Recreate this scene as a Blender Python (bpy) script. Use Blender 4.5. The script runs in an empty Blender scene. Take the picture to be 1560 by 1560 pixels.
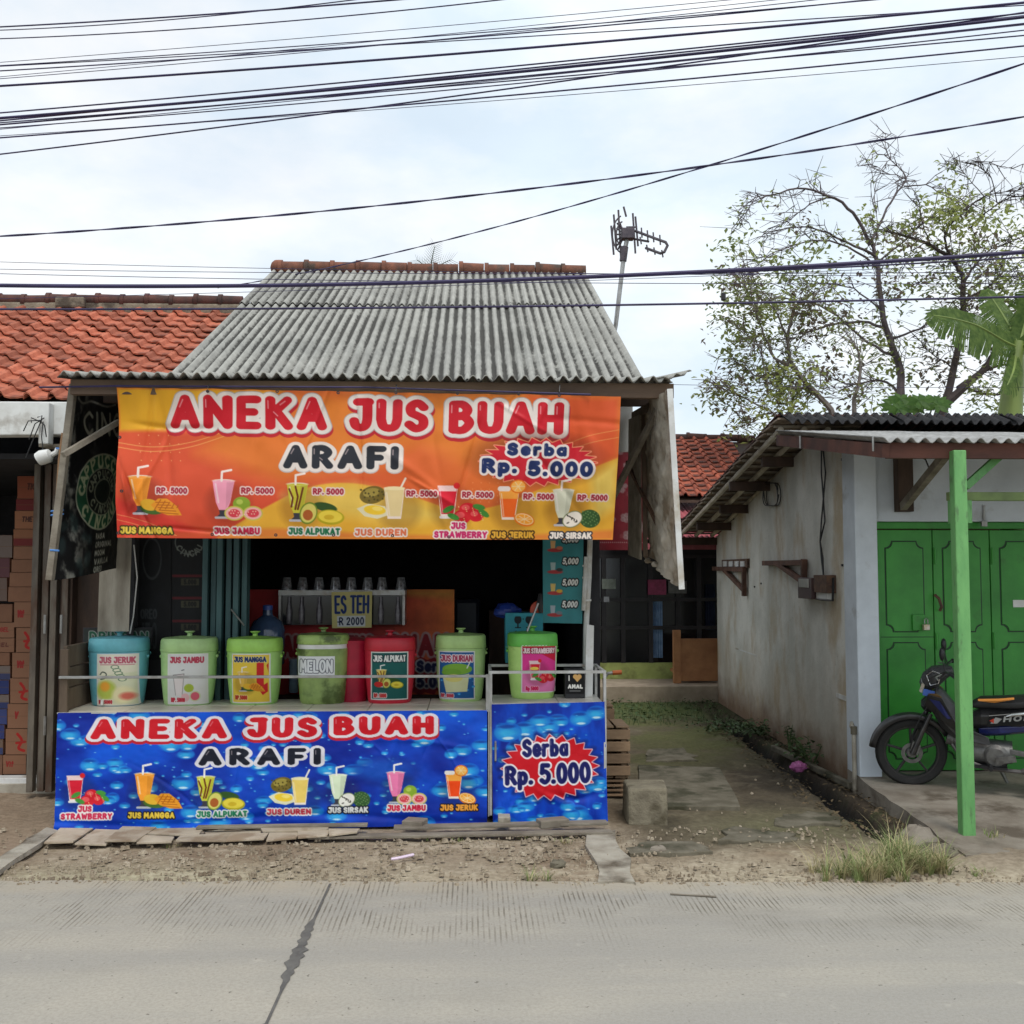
import bpy, math, random
import numpy as np
from mathutils import Vector, Matrix

# ------------------------------------------------------------------ camera, sky, sun, exposure
SC = bpy.context.scene
COL = SC.collection
CAM_Z = 1.7
F = 1560.0                       # focal length in photo pixels (square frame of 1560)
YAW, PITCH = math.atan(60 / 1560), math.atan(90 / 1560)
cam = bpy.data.cameras.new('camera')
cam.sensor_fit = 'HORIZONTAL'; cam.sensor_width = 36.0; cam.lens = 36.0
cam.clip_start = 0.05; cam.clip_end = 2000
cam_o = bpy.data.objects.new('camera', cam); COL.objects.link(cam_o)
cam_o.location = (0, 0, CAM_Z)
cam_o.rotation_euler = (math.radians(90) + PITCH, 0, -YAW)
SC.camera = cam_o

SUN_EL, SUN_AZ = math.radians(62), math.radians(165)      # azimuth from +Y towards +X
W = bpy.data.worlds.new('World'); SC.world = W; W.use_nodes = True
nt = W.node_tree; nt.nodes.clear()
wo = nt.nodes.new('ShaderNodeOutputWorld')
sky = nt.nodes.new('ShaderNodeTexSky'); sky.sky_type = 'NISHITA'; sky.sun_disc = False
sky.sun_elevation = SUN_EL; sky.sun_rotation = SUN_AZ; sky.dust_density = 2.0; sky.air_density = 1.0
b1 = nt.nodes.new('ShaderNodeBackground'); b1.inputs[1].default_value = 0.12
nt.links.new(sky.outputs[0], b1.inputs[0])
b2 = nt.nodes.new('ShaderNodeBackground'); b2.inputs[1].default_value = 0.95
tc = nt.nodes.new('ShaderNodeTexCoord')
mp = nt.nodes.new('ShaderNodeMapping'); mp.inputs['Scale'].default_value = (1, 1, 2.2); mp.inputs['Location'].default_value = (0.35, 0.2, 0.1)
nt.links.new(tc.outputs['Generated'], mp.inputs[0])
cn = nt.nodes.new('ShaderNodeTexNoise'); cn.inputs['Scale'].default_value = 2.6; cn.inputs['Detail'].default_value = 6; cn.inputs['Roughness'].default_value = 0.5
nt.links.new(mp.outputs[0], cn.inputs['Vector'])
cr = nt.nodes.new('ShaderNodeMapRange'); cr.inputs['From Min'].default_value = 0.34; cr.inputs['From Max'].default_value = 0.62
cr.inputs['To Min'].default_value = 0.78; cr.inputs['To Max'].default_value = 1.0
nt.links.new(cn.outputs['Fac'], cr.inputs['Value'])
cn2 = nt.nodes.new('ShaderNodeTexNoise'); cn2.inputs['Scale'].default_value = 4.2; cn2.inputs['Detail'].default_value = 7; cn2.inputs['Roughness'].default_value = 0.55
nt.links.new(mp.outputs[0], cn2.inputs['Vector'])
cr2 = nt.nodes.new('ShaderNodeMapRange'); cr2.inputs['From Min'].default_value = 0.38; cr2.inputs['From Max'].default_value = 0.66
nt.links.new(cn2.outputs['Fac'], cr2.inputs['Value'])
cm = nt.nodes.new('ShaderNodeMix'); cm.data_type = 'RGBA'; cm.inputs[6].default_value = (0.78, 0.90, 1.0, 1); cm.inputs[7].default_value = (1.06, 1.07, 1.07, 1)
nt.links.new(cr2.outputs[0], cm.inputs[0]); nt.links.new(cm.outputs[2], b2.inputs[0])
mx = nt.nodes.new('ShaderNodeMixShader')
nt.links.new(cr.outputs[0], mx.inputs[0]); nt.links.new(b1.outputs[0], mx.inputs[1]); nt.links.new(b2.outputs[0], mx.inputs[2])
nt.links.new(mx.outputs[0], wo.inputs[0])

sl = bpy.data.lights.new('sun', 'SUN'); sl.energy = 1.5; sl.angle = math.radians(18); sl.color = (1.0, 0.955, 0.89)
so = bpy.data.objects.new('sun', sl); COL.objects.link(so)
sd = Vector((math.sin(SUN_AZ) * math.cos(SUN_EL), math.cos(SUN_AZ) * math.cos(SUN_EL), math.sin(SUN_EL)))
so.rotation_euler = sd.to_track_quat('Z', 'Y').to_euler(); so.location = sd * 40

SC.view_settings.view_transform = 'Standard'; SC.view_settings.look = 'None'
SC.view_settings.exposure = 0.2; SC.view_settings.gamma = 1.0; SC.view_settings.use_curve_mapping = False
SC.render.resolution_x = SC.render.resolution_y = 1024
SC.cycles.max_bounces = 8; SC.cycles.use_denoising = True
try: SC.cycles.denoiser = 'OPENIMAGEDENOISE'
except Exception: pass

# ------------------------------------------------------------------ survey helpers: a bearing in the photo + a real distance -> a point of the place
_f = Vector((math.sin(YAW) * math.cos(PITCH), math.cos(YAW) * math.cos(PITCH), math.sin(PITCH)))
_r = Vector((math.cos(YAW), -math.sin(YAW), 0)); _u = _r.cross(_f)
CC = Vector((0, 0, CAM_Z))
def _d(px, py): return _f + _r * ((px - 780) / F) + _u * ((780 - py) / F)
def P(px, py, Y):
    d = _d(px, py); return CC + d * (Y / d.y)
def G(px, py, z=0.0):
    d = _d(px, py); return CC + d * ((z - CAM_Z) / d.z)
def PX(px, py, x):
    d = _d(px, py); return CC + d * (x / d.x)

R = random.Random(7)
RNG = np.random.RandomState(3)
def lin(c):
    if isinstance(c, np.ndarray):
        return np.where(c <= 0.04045, c / 12.92, ((c + 0.055) / 1.055) ** 2.4)
    return tuple((v / 12.92 if v <= 0.04045 else ((v + 0.055) / 1.055) ** 2.4) for v in c)
def rgb(r, g, b): return lin((r / 255, g / 255, b / 255))

# ------------------------------------------------------------------ materials
MATS = {}
def mat(name, c1, c2=None, scale=6.0, rough=0.7, bump=0.0, bscale=40.0, metallic=0.0, detail=5.0, lo=0.35, hi=0.65,
        rand=0.0, c3=None, s3=1.5, stretch=(1, 1, 1), spec=0.5, coat=0.0, attr=None, trans=0.0, rvar=0.0, c3lo=0.5, c3hi=0.62):
    """Principled material: c1/c2 mixed by noise, c3 as a larger stain layer, colour attribute optional, bump by noise."""
    if name in MATS: return MATS[name]
    m = bpy.data.materials.new(name); m.use_nodes = True
    t = m.node_tree; N = t.nodes; L = t.links
    b = N['Principled BSDF']
    tc = N.new('ShaderNodeTexCoord'); mpn = N.new('ShaderNodeMapping'); mpn.inputs['Scale'].default_value = stretch
    L.new(tc.outputs['Object'], mpn.inputs[0])
    def noise(sc, det=detail):
        n = N.new('ShaderNodeTexNoise'); n.inputs['Scale'].default_value = sc; n.inputs['Detail'].default_value = det
        n.inputs['Roughness'].default_value = 0.6; L.new(mpn.outputs[0], n.inputs['Vector']); return n
    def mix(f, a, bb, mode='MIX', fac=None):
        x = N.new('ShaderNodeMix'); x.data_type = 'RGBA'; x.blend_type = mode
        if f is not None: L.new(f, x.inputs[0])
        else: x.inputs[0].default_value = fac
        for i, v in ((6, a), (7, bb)):
            if isinstance(v, tuple): x.inputs[i].default_value = (*v, 1)
            else: L.new(v, x.inputs[i])
        return x.outputs[2]
    def ramp(src, a, bb):
        r = N.new('ShaderNodeMapRange'); r.inputs['From Min'].default_value = a; r.inputs['From Max'].default_value = bb
        L.new(src, r.inputs['Value']); return r.outputs[0]
    col = c1
    if attr:
        an = N.new('ShaderNodeAttribute'); an.attribute_name = attr; col = an.outputs['Color']
        if c2 is not None:     # c2 is a multiplier layer there
            n = noise(scale); col = mix(ramp(n.outputs['Fac'], lo, hi), col, mix(None, col, c2, 'MULTIPLY', 1.0))
    elif c2 is not None:
        n = noise(scale); col = mix(ramp(n.outputs['Fac'], lo, hi), c1, c2)
    if c3 is not None:
        n = noise(s3, 6); col = mix(ramp(n.outputs['Fac'], c3lo, c3hi), col, c3)
    if rand > 0:
        oi = N.new('ShaderNodeObjectInfo'); h = N.new('ShaderNodeHueSaturation')
        mr = N.new('ShaderNodeMapRange'); mr.inputs['To Min'].default_value = 1 - rand; mr.inputs['To Max'].default_value = 1 + rand * 0.6
        L.new(oi.outputs['Random'], mr.inputs['Value']); L.new(mr.outputs[0], h.inputs['Value'])
        if isinstance(col, tuple): h.inputs['Color'].default_value = (*col, 1)
        else: L.new(col, h.inputs['Color'])
        col = h.outputs[0]
    if isinstance(col, tuple): b.inputs['Base Color'].default_value = (*col, 1)
    else: L.new(col, b.inputs['Base Color'])
    b.inputs['Roughness'].default_value = rough; b.inputs['Metallic'].default_value = metallic
    b.inputs['Specular IOR Level'].default_value = spec
    if coat: b.inputs['Coat Weight'].default_value = coat
    if trans: b.inputs['Transmission Weight'].default_value = trans
    if rvar:
        n = noise(scale * 1.7); r = N.new('ShaderNodeMapRange'); r.inputs['To Min'].default_value = rough - rvar; r.inputs['To Max'].default_value = rough + rvar
        L.new(n.outputs['Fac'], r.inputs['Value']); L.new(r.outputs[0], b.inputs['Roughness'])
    if bump:
        n = noise(bscale, 4); bp = N.new('ShaderNodeBump'); bp.inputs['Strength'].default_value = bump; bp.inputs['Distance'].default_value = 0.01
        L.new(n.outputs['Fac'], bp.inputs['Height']); L.new(bp.outputs[0], b.inputs['Normal'])
    MATS[name] = m
    return m

M_wood = mat('weathered_wood', (0.16, 0.115, 0.075), (0.075, 0.05, 0.035), 5, 0.8, 0.35, 60, stretch=(1, 1, 0.25), rand=0.25)
M_woodlight = mat('pale_crate_wood', (0.33, 0.22, 0.13), (0.19, 0.12, 0.07), 8, 0.8, 0.3, 60, rand=0.25, stretch=(0.4, 1, 1))
M_woodgrey = mat('grey_old_wood', (0.27, 0.24, 0.19), (0.15, 0.125, 0.095), 9, 0.85, 0.35, 70, rand=0.15, stretch=(0.5, 1, 1))
M_darkwood = mat('dark_wood', (0.045, 0.028, 0.02), (0.085, 0.05, 0.033), 7, 0.75, 0.3, 50, stretch=(1, 1, 0.3))
M_beam = mat('eave_beam_wood', (0.20, 0.13, 0.08), (0.10, 0.065, 0.045), 4, 0.8, 0.3, 50, stretch=(0.3, 1, 1))
M_steel = mat('grey_steel', (0.42, 0.42, 0.41), (0.28, 0.27, 0.25), 12, 0.4, 0.1, 60, metallic=0.7)
M_aluminium = mat('aluminium', (0.62, 0.62, 0.61), (0.45, 0.45, 0.44), 14, 0.38, 0.1, 60, metallic=0.6)
M_rust = mat('rusty_iron', (0.16, 0.085, 0.05), (0.07, 0.04, 0.03), 20, 0.8, 0.3, 90)
M_black = mat('black_plastic', (0.012, 0.012, 0.014), (0.02, 0.02, 0.022), 20, 0.45)
M_cable = mat('black_cable', (0.018, 0.013, 0.055), (0.034, 0.024, 0.095), 3, 0.6)
M_white = mat('white_paint', (0.72, 0.73, 0.72), (0.55, 0.55, 0.53), 5, 0.6, 0.12, 40, c3=(0.42, 0.37, 0.29), s3=3)
M_whiteplastic = mat('white_plastic', (0.75, 0.75, 0.73), (0.62, 0.61, 0.58), 9, 0.45)
M_bamboo = mat('bamboo', (0.74, 0.68, 0.57), (0.50, 0.44, 0.35), 6, 0.65, 0.2, 40, stretch=(1, 1, 1))
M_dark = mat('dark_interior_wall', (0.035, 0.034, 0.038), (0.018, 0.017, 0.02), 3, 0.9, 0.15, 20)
M_rope = mat('blue_twine', (0.07, 0.22, 0.55), None, rough=0.6)

# ------------------------------------------------------------------ object helpers
def link(o, parent=None):
    COL.objects.link(o)
    if parent is not None: o.parent = parent
    return o
def tag(o, label=None, cat=None, group=None, kind=None):
    if label: o['label'] = label
    if cat: o['category'] = cat
    if group: o['group'] = group
    if kind: o['kind'] = kind
    return o
def thing(name, label, cat, loc=(0, 0, 0), group=None):
    o = bpy.data.objects.new(name, None); o.empty_display_size = 0.1
    o.location = loc; link(o); return tag(o, label, cat, group)
def origin_of(p):
    v = Vector((0, 0, 0))
    while p is not None:
        v += p.location; p = p.parent
    return v
class MB:
    """Collects shapes given in world coordinates; build() links them as one mesh object."""
    def __init__(s): s.v = []; s.f = []; s.a = []
    def add(s, vs, fs):
        n = len(s.v); s.v += [tuple(v) for v in vs]; s.f += [tuple(i + n for i in f) for f in fs]; return s
    def obox(s, c, ax, ay, az):
        """box from centre and half-axis vectors"""
        c, ax, ay, az = Vector(c), Vector(ax), Vector(ay), Vector(az)
        vs = [c + ax * i + ay * j + az * k for k in (-1, 1) for j in (-1, 1) for i in (-1, 1)]
        return s.add(vs, [(0, 2, 3, 1), (4, 5, 7, 6), (0, 1, 5, 4), (2, 6, 7, 3), (0, 4, 6, 2), (1, 3, 7, 5)])
    def box(s, x0, x1, y0, y1, z0, z1):
        return s.obox(((x0 + x1) / 2, (y0 + y1) / 2, (z0 + z1) / 2), ((x1 - x0) / 2, 0, 0), (0, (y1 - y0) / 2, 0), (0, 0, (z1 - z0) / 2))
    def bar(s, a, b, w, h, up=(0, 0, 1)):
        a, b = Vector(a), Vector(b); d = (b - a)
        if d.length < 1e-6: return s
        dn = d.normalized(); up = Vector(up)
        if abs(dn.dot(up)) > 0.98: up = Vector((0, 1, 0))
        sx = dn.cross(up).normalized(); sz = sx.cross(dn)
        return s.obox((a + b) / 2, d / 2, sx * (w / 2), sz * (h / 2))
    def tube(s, pts, r, n=8, cap=True):
        pts = [Vector(p) for p in pts]; m = len(pts)
        rs = r if isinstance(r, (list, tuple)) else [r] * m
        base = len(s.v); prev = None
        for i, p in enumerate(pts):
            t = (pts[min(i + 1, m - 1)] - pts[max(i - 1, 0)])
            t = t.normalized() if t.length > 1e-9 else Vector((0, 0, 1))
            if prev is None:
                a = Vector((0, 0, 1)) if abs(t.z) < 0.9 else Vector((1, 0, 0))
                nx = t.cross(a).normalized()
            else:
                nx = (prev - t * prev.dot(t))
                nx = nx.normalized() if nx.length > 1e-6 else t.orthogonal().normalized()
            prev = nx; ny = t.cross(nx)
            for k in range(n):
                an = 2 * math.pi * k / n
                s.v.append(tuple(p + (nx * math.cos(an) + ny * math.sin(an)) * rs[i]))
        for i in range(m - 1):
            for k in range(n):
                a = base + i * n + k; b = base + i * n + (k + 1) % n
                s.f.append((a, b, b + n, a + n))
        if cap:
            s.f.append(tuple(base + k for k in reversed(range(n)))); s.f.append(tuple(base + (m - 1) * n + k for k in range(n)))
        return s
    def lathe(s, prof, c=(0, 0, 0), n=28, sx=1.0, sy=1.0, axis='Z', sup=2.0, caps=(True, True)):
        c = Vector(c); base = len(s.v)
        for (r, h) in prof:
            for k in range(n):
                a = 2 * math.pi * k / n
                ca, sa = math.cos(a), math.sin(a)
                q = (abs(ca) ** sup + abs(sa) ** sup) ** (-1 / sup) if sup != 2 else 1
                x, y = r * sx * ca * q, r * sy * sa * q
                v = {'Z': (x, y, h), 'Y': (x, h, y), 'X': (h, x, y)}[axis]
                s.v.append(tuple(c + Vector(v)))
        for i in range(len(prof) - 1):
            for k in range(n):
                a = base + i * n + k; b = base + i * n + (k + 1) % n
                s.f.append((a, b, b + n, a + n))
        if caps[0]: s.f.append(tuple(base + k for k in reversed(range(n))))
        if caps[1]: s.f.append(tuple(base + (len(prof) - 1) * n + k for k in range(n)))
        return s
    def prism(s, poly, d):
        """polygon points (3D, planar) extruded by vector d"""
        d = Vector(d); n = len(poly); base = len(s.v)
        s.v += [tuple(Vector(p)) for p in poly] + [tuple(Vector(p) + d) for p in poly]
        s.f.append(tuple(base + i for i in range(n))); s.f.append(tuple(base + n + i for i in reversed(range(n))))
        for i in range(n):
            j = (i + 1) % n; s.f.append((base + i, base + n + i, base + n + j, base + j))
        return s
    def sphere(s, c, r, n=10, m=6, sc=(1, 1, 1)):
        prof = [(max(1e-4, math.sin(math.pi * i / m)) * r, -math.cos(math.pi * i / m) * r * sc[2]) for i in range(m + 1)]
        return s.lathe(prof, c, n, sc[0], sc[1])
    def rot(s, start, M, c):
        c = Vector(c)
        for i in range(start, len(s.v)): s.v[i] = tuple(c + M @ (Vector(s.v[i]) - c))
        return s
    def build(s, name, m, parent=None, smooth=False, bevel=0.0, label=None, off=None):
        me = bpy.data.meshes.new(name)
        o0 = origin_of(parent) if off is None else Vector(off)
        me.from_pydata([(v[0] - o0.x, v[1] - o0.y, v[2] - o0.z) for v in s.v], [], s.f)
        me.update()
        if s.f:
            import bmesh
            bm = bmesh.new(); bm.from_mesh(me); bmesh.ops.recalc_face_normals(bm, faces=bm.faces); bm.to_mesh(me); bm.free()
        if smooth:
            me.polygons.foreach_set('use_smooth', [True] * len(me.polygons))
            try: me.set_sharp_from_angle(angle=math.radians(40))
            except Exception: pass
        if s.a and len(s.a) == len(s.v):
            at = me.attributes.new('valley', 'FLOAT', 'POINT'); at.data.foreach_set('value', s.a)
        me.materials.append(m)
        o = link(bpy.data.objects.new(name, me), parent)
        if bevel:
            bv = o.modifiers.new('bevel', 'BEVEL'); bv.width = bevel; bv.segments = 2; bv.limit_method = 'ANGLE'; bv.angle_limit = math.radians(40)
        if label: o['label'] = label
        return o
def single(mb, name, m, label, cat, group=None, **k):
    """a thing that is one mesh, its origin at its lowest centre"""
    vs = np.array(mb.v); loc = Vector((vs[:, 0].mean(), vs[:, 1].mean(), vs[:, 2].min()))
    o = mb.build(name, m, None, off=loc, **k); o.location = loc
    return tag(o, label, cat, group)
def wavy(a, b, n, amp, seed, r0=None):
    """points of a rough edge between a and b"""
    rr = random.Random(seed); a, b = Vector(a), Vector(b); out = []
    for i in range(n + 1):
        p = a.lerp(b, i / n); out.append(p + Vector((rr.uniform(-amp, amp), rr.uniform(-amp, amp), rr.uniform(-amp, amp) * 0.5)))
    return out
def grid_mesh(name, X, Y, Z, m, parent=None, colors=None, smooth=True, off=None, attr='print'):
    """structured grid; X,Y,Z arrays (rows, cols); colors (rows, cols, 3) linear"""
    h, w = X.shape
    o0 = origin_of(parent) if off is None else Vector(off)
    me = bpy.data.meshes.new(name)
    co = np.stack([X - o0.x, Y - o0.y, Z - o0.z], -1).reshape(-1, 3).astype(np.float32)
    idx = np.arange(h * w).reshape(h, w)
    q = np.stack([idx[:-1, :-1], idx[:-1, 1:], idx[1:, 1:], idx[1:, :-1]], -1).reshape(-1, 4)
    nf = len(q)
    me.vertices.add(len(co)); me.vertices.foreach_set('co', co.ravel())
    me.loops.add(nf * 4); me.loops.foreach_set('vertex_index', q.ravel().astype(np.int32))
    me.polygons.add(nf); me.polygons.foreach_set('loop_start', np.arange(0, nf * 4, 4, dtype=np.int32))
    me.polygons.foreach_set('loop_total', np.full(nf, 4, dtype=np.int32))
    me.update(calc_edges=True); me.validate()
    if smooth: me.polygons.foreach_set('use_smooth', np.ones(len(me.polygons), dtype=bool))
    if colors is not None:
        at = me.attributes.new(attr, 'FLOAT_COLOR', 'POINT')
        c = np.ones((h * w, 4), np.float32); c[:, :3] = np.clip(colors.reshape(-1, 3), 0, 1)
        at.data.foreach_set('color', c.ravel())
    me.materials.append(m)
    o = link(bpy.data.objects.new(name, me), parent)
    return o
def copy_tree(o, parent=None):
    c = o.copy(); COL.objects.link(c); c.parent = parent
    for ch in list(o.children): copy_tree(ch, c)
    return c
def vnoise(h, w, cells, seed, octaves=4, rough=0.5):
    """smooth value noise 0..1"""
    rs = np.random.RandomState(seed); out = np.zeros((h, w)); amp = 1.0; tot = 0
    for o in range(octaves):
        cy = max(1, int(cells[0] * 2 ** o)); cx = max(1, int(cells[1] * 2 ** o))
        g = rs.rand(cy + 2, cx + 2)
        y = np.linspace(0, cy, h); x = np.linspace(0, cx, w)
        yi = np.minimum(y.astype(int), cy); xi = np.minimum(x.astype(int), cx)
        fy = y - yi; fx = x - xi; fy = fy * fy * (3 - 2 * fy); fx = fx * fx * (3 - 2 * fx)
        a = g[yi][:, xi]; b = g[yi][:, xi + 1]; c = g[yi + 1][:, xi]; d = g[yi + 1][:, xi + 1]
        fx = fx[None, :]; fy = fy[:, None]
        out += amp * ((a * (1 - fx) + b * fx) * (1 - fy) + (c * (1 - fx) + d * fx) * fy); tot += amp; amp *= rough
    return out / tot
# ------------------------------------------------------------------ flat print: a small painter (distance fields -> colour attribute of the printed sheet)
def _cr(pts, n=7):
    """Catmull-Rom through pts"""
    p = [pts[0]] + list(pts) + [pts[-1]]; out = []
    for i in range(1, len(p) - 2):
        for k in range(n):
            t = k / n; a, b, c, d = p[i - 1], p[i], p[i + 1], p[i + 2]
            out.append(tuple(0.5 * (2 * b[j] + (c[j] - a[j]) * t + (2 * a[j] - 5 * b[j] + 4 * c[j] - d[j]) * t * t + (-a[j] + 3 * b[j] - 3 * c[j] + d[j]) * t ** 3) for j in (0, 1)))
    out.append(tuple(pts[-1])); return out
def _el(cx, cy, rx, ry, n=22): return [(cx + rx * math.cos(2 * math.pi * i / n), cy + ry * math.sin(2 * math.pi * i / n)) for i in range(n + 1)]
_S = _cr
GL = {
 'A': (.78, [[(0, 0), (.39, 1), (.78, 0)], [(.17, .33), (.61, .33)]]),
 'B': (.66, [[(0, 0), (0, 1)], _S([(0, 1), (.36, 1), (.56, .78), (.36, .54), (0, .54)]), _S([(.1, .54), (.40, .54), (.65, .28), (.40, 0), (0, 0)])]),
 'C': (.68, [_S([(.66, .82), (.40, 1), (.08, .76), (.0, .5), (.08, .24), (.40, 0), (.66, .18)])]),
 'D': (.68, [[(0, 0), (0, 1)], _S([(0, 1), (.33, 1), (.60, .78), (.67, .5), (.60, .22), (.33, 0), (0, 0)])]),
 'E': (.58, [[(.58, 1), (0, 1), (0, 0), (.58, 0)], [(0, .52), (.46, .52)]]),
 'F': (.56, [[(.56, 1), (0, 1), (0, 0)], [(0, .5), (.44, .5)]]),
 'G': (.72, [_S([(.68, .82), (.40, 1), (.08, .76), (.0, .5), (.08, .24), (.40, 0), (.70, .16), (.70, .44)]), [(.70, .44), (.42, .44)]]),
 'H': (.68, [[(0, 0), (0, 1)], [(.68, 0), (.68, 1)], [(0, .5), (.68, .5)]]),
 'I': (.02, [[(0, 0), (0, 1)]]),
 'J': (.62, [[(.14, 1), (.62, 1)], _S([(.56, 1), (.56, .35), (.48, .08), (.28, 0), (.08, .08), (0, .26)])]),
 'K': (.66, [[(0, 0), (0, 1)], [(.62, 1), (.04, .46)], [(.2, .58), (.66, 0)]]),
 'L': (.54, [[(0, 1), (0, 0), (.54, 0)]]),
 'M': (.86, [[(0, 0), (.08, 1), (.43, .35), (.78, 1), (.86, 0)]]),
 'N': (.70, [[(0, 0), (0, 1), (.70, 0), (.70, 1)]]),
 'O': (.74, [_el(.37, .5, .37, .5)]),
 'P': (.62, [[(0, 0), (0, 1)], _S([(0, 1), (.36, 1), (.60, .74), (.36, .46), (0, .46)])]),
 'R': (.66, [[(0, 0), (0, 1)], _S([(0, 1), (.36, 1), (.60, .76), (.36, .50), (0, .50)]), [(.28, .5), (.66, 0)]]),
 'S': (.62, [_S([(.58, .84), (.34, 1), (.06, .86), (.08, .62), (.32, .51), (.56, .38), (.56, .12), (.28, 0), (.0, .16)])]),
 'T': (.64, [[(0, 1), (.64, 1)], [(.32, 1), (.32, 0)]]),
 'U': (.68, [[(0, 1), (0, .35)] + _S([(0, .35), (.10, .08), (.34, 0), (.58, .08), (.68, .35)]) + [(.68, 1)]]),
 'V': (.72, [[(0, 1), (.36, 0), (.72, 1)]]),
 'W': (.98, [[(0, 1), (.22, 0), (.49, .75), (.76, 0), (.98, 1)]]),
 'X': (.66, [[(0, 1), (.66, 0)], [(0, 0), (.66, 1)]]),
 'Y': (.68, [[(0, 1), (.34, .48), (.68, 1)], [(.34, .48), (.34, 0)]]),
 'Z': (.62, [[(0, 1), (.62, 1), (0, 0), (.62, 0)]]),
 '0': (.56, [_el(.28, .5, .28, .5)]),
 '1': (.26, [[(0, .8), (.22, 1), (.22, 0)]]),
 '2': (.56, [_S([(0, .78), (.10, .96), (.30, 1), (.52, .88), (.50, .62), (.24, .30), (0, 0)]), [(0, 0), (.56, 0)]]),
 '3': (.54, [_S([(0, .9), (.26, 1), (.50, .80), (.22, .54)]), _S([(.22, .54), (.54, .3), (.26, 0), (0, .12)])]),
 '5': (.56, [[(.52, 1), (.08, 1), (.04, .58)], _S([(.04, .56), (.28, .63), (.54, .46), (.52, .16), (.26, 0), (0, .12)])]),
 '.': (.04, [[(0, 0.02), (.02, 0.02)]]), ',': (.06, [[(.04, 0.04), (0, -.14)]]), '-': (.3, [[(0, .45), (.3, .45)]]),
 'e': (.52, [_S([(.02, .34), (.50, .34), (.44, .58), (.26, .68), (.06, .56), (0, .32), (.08, .08), (.28, 0), (.50, .12)])]),
 'r': (.40, [[(0, 0), (0, .66)], _S([(0, .40), (.14, .62), (.38, .66)])]),
 'b': (.52, [[(0, 0), (0, 1)], _el(.26, .31, .26, .31)]),
 'a': (.54, [_el(.26, .31, .26, .31), [(.53, .64), (.53, 0)]]),
 'p': (.52, [[(0, .62), (0, -.34)], _el(.26, .31, .26, .31)]),
 't': (.36, [[(.16, 1), (.16, 0)], [(0, .68), (.36, .68)]]), 'i': (.02, [[(0, 0), (0, .6)], [(0, .86), (.01, .86)]]),
}
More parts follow.
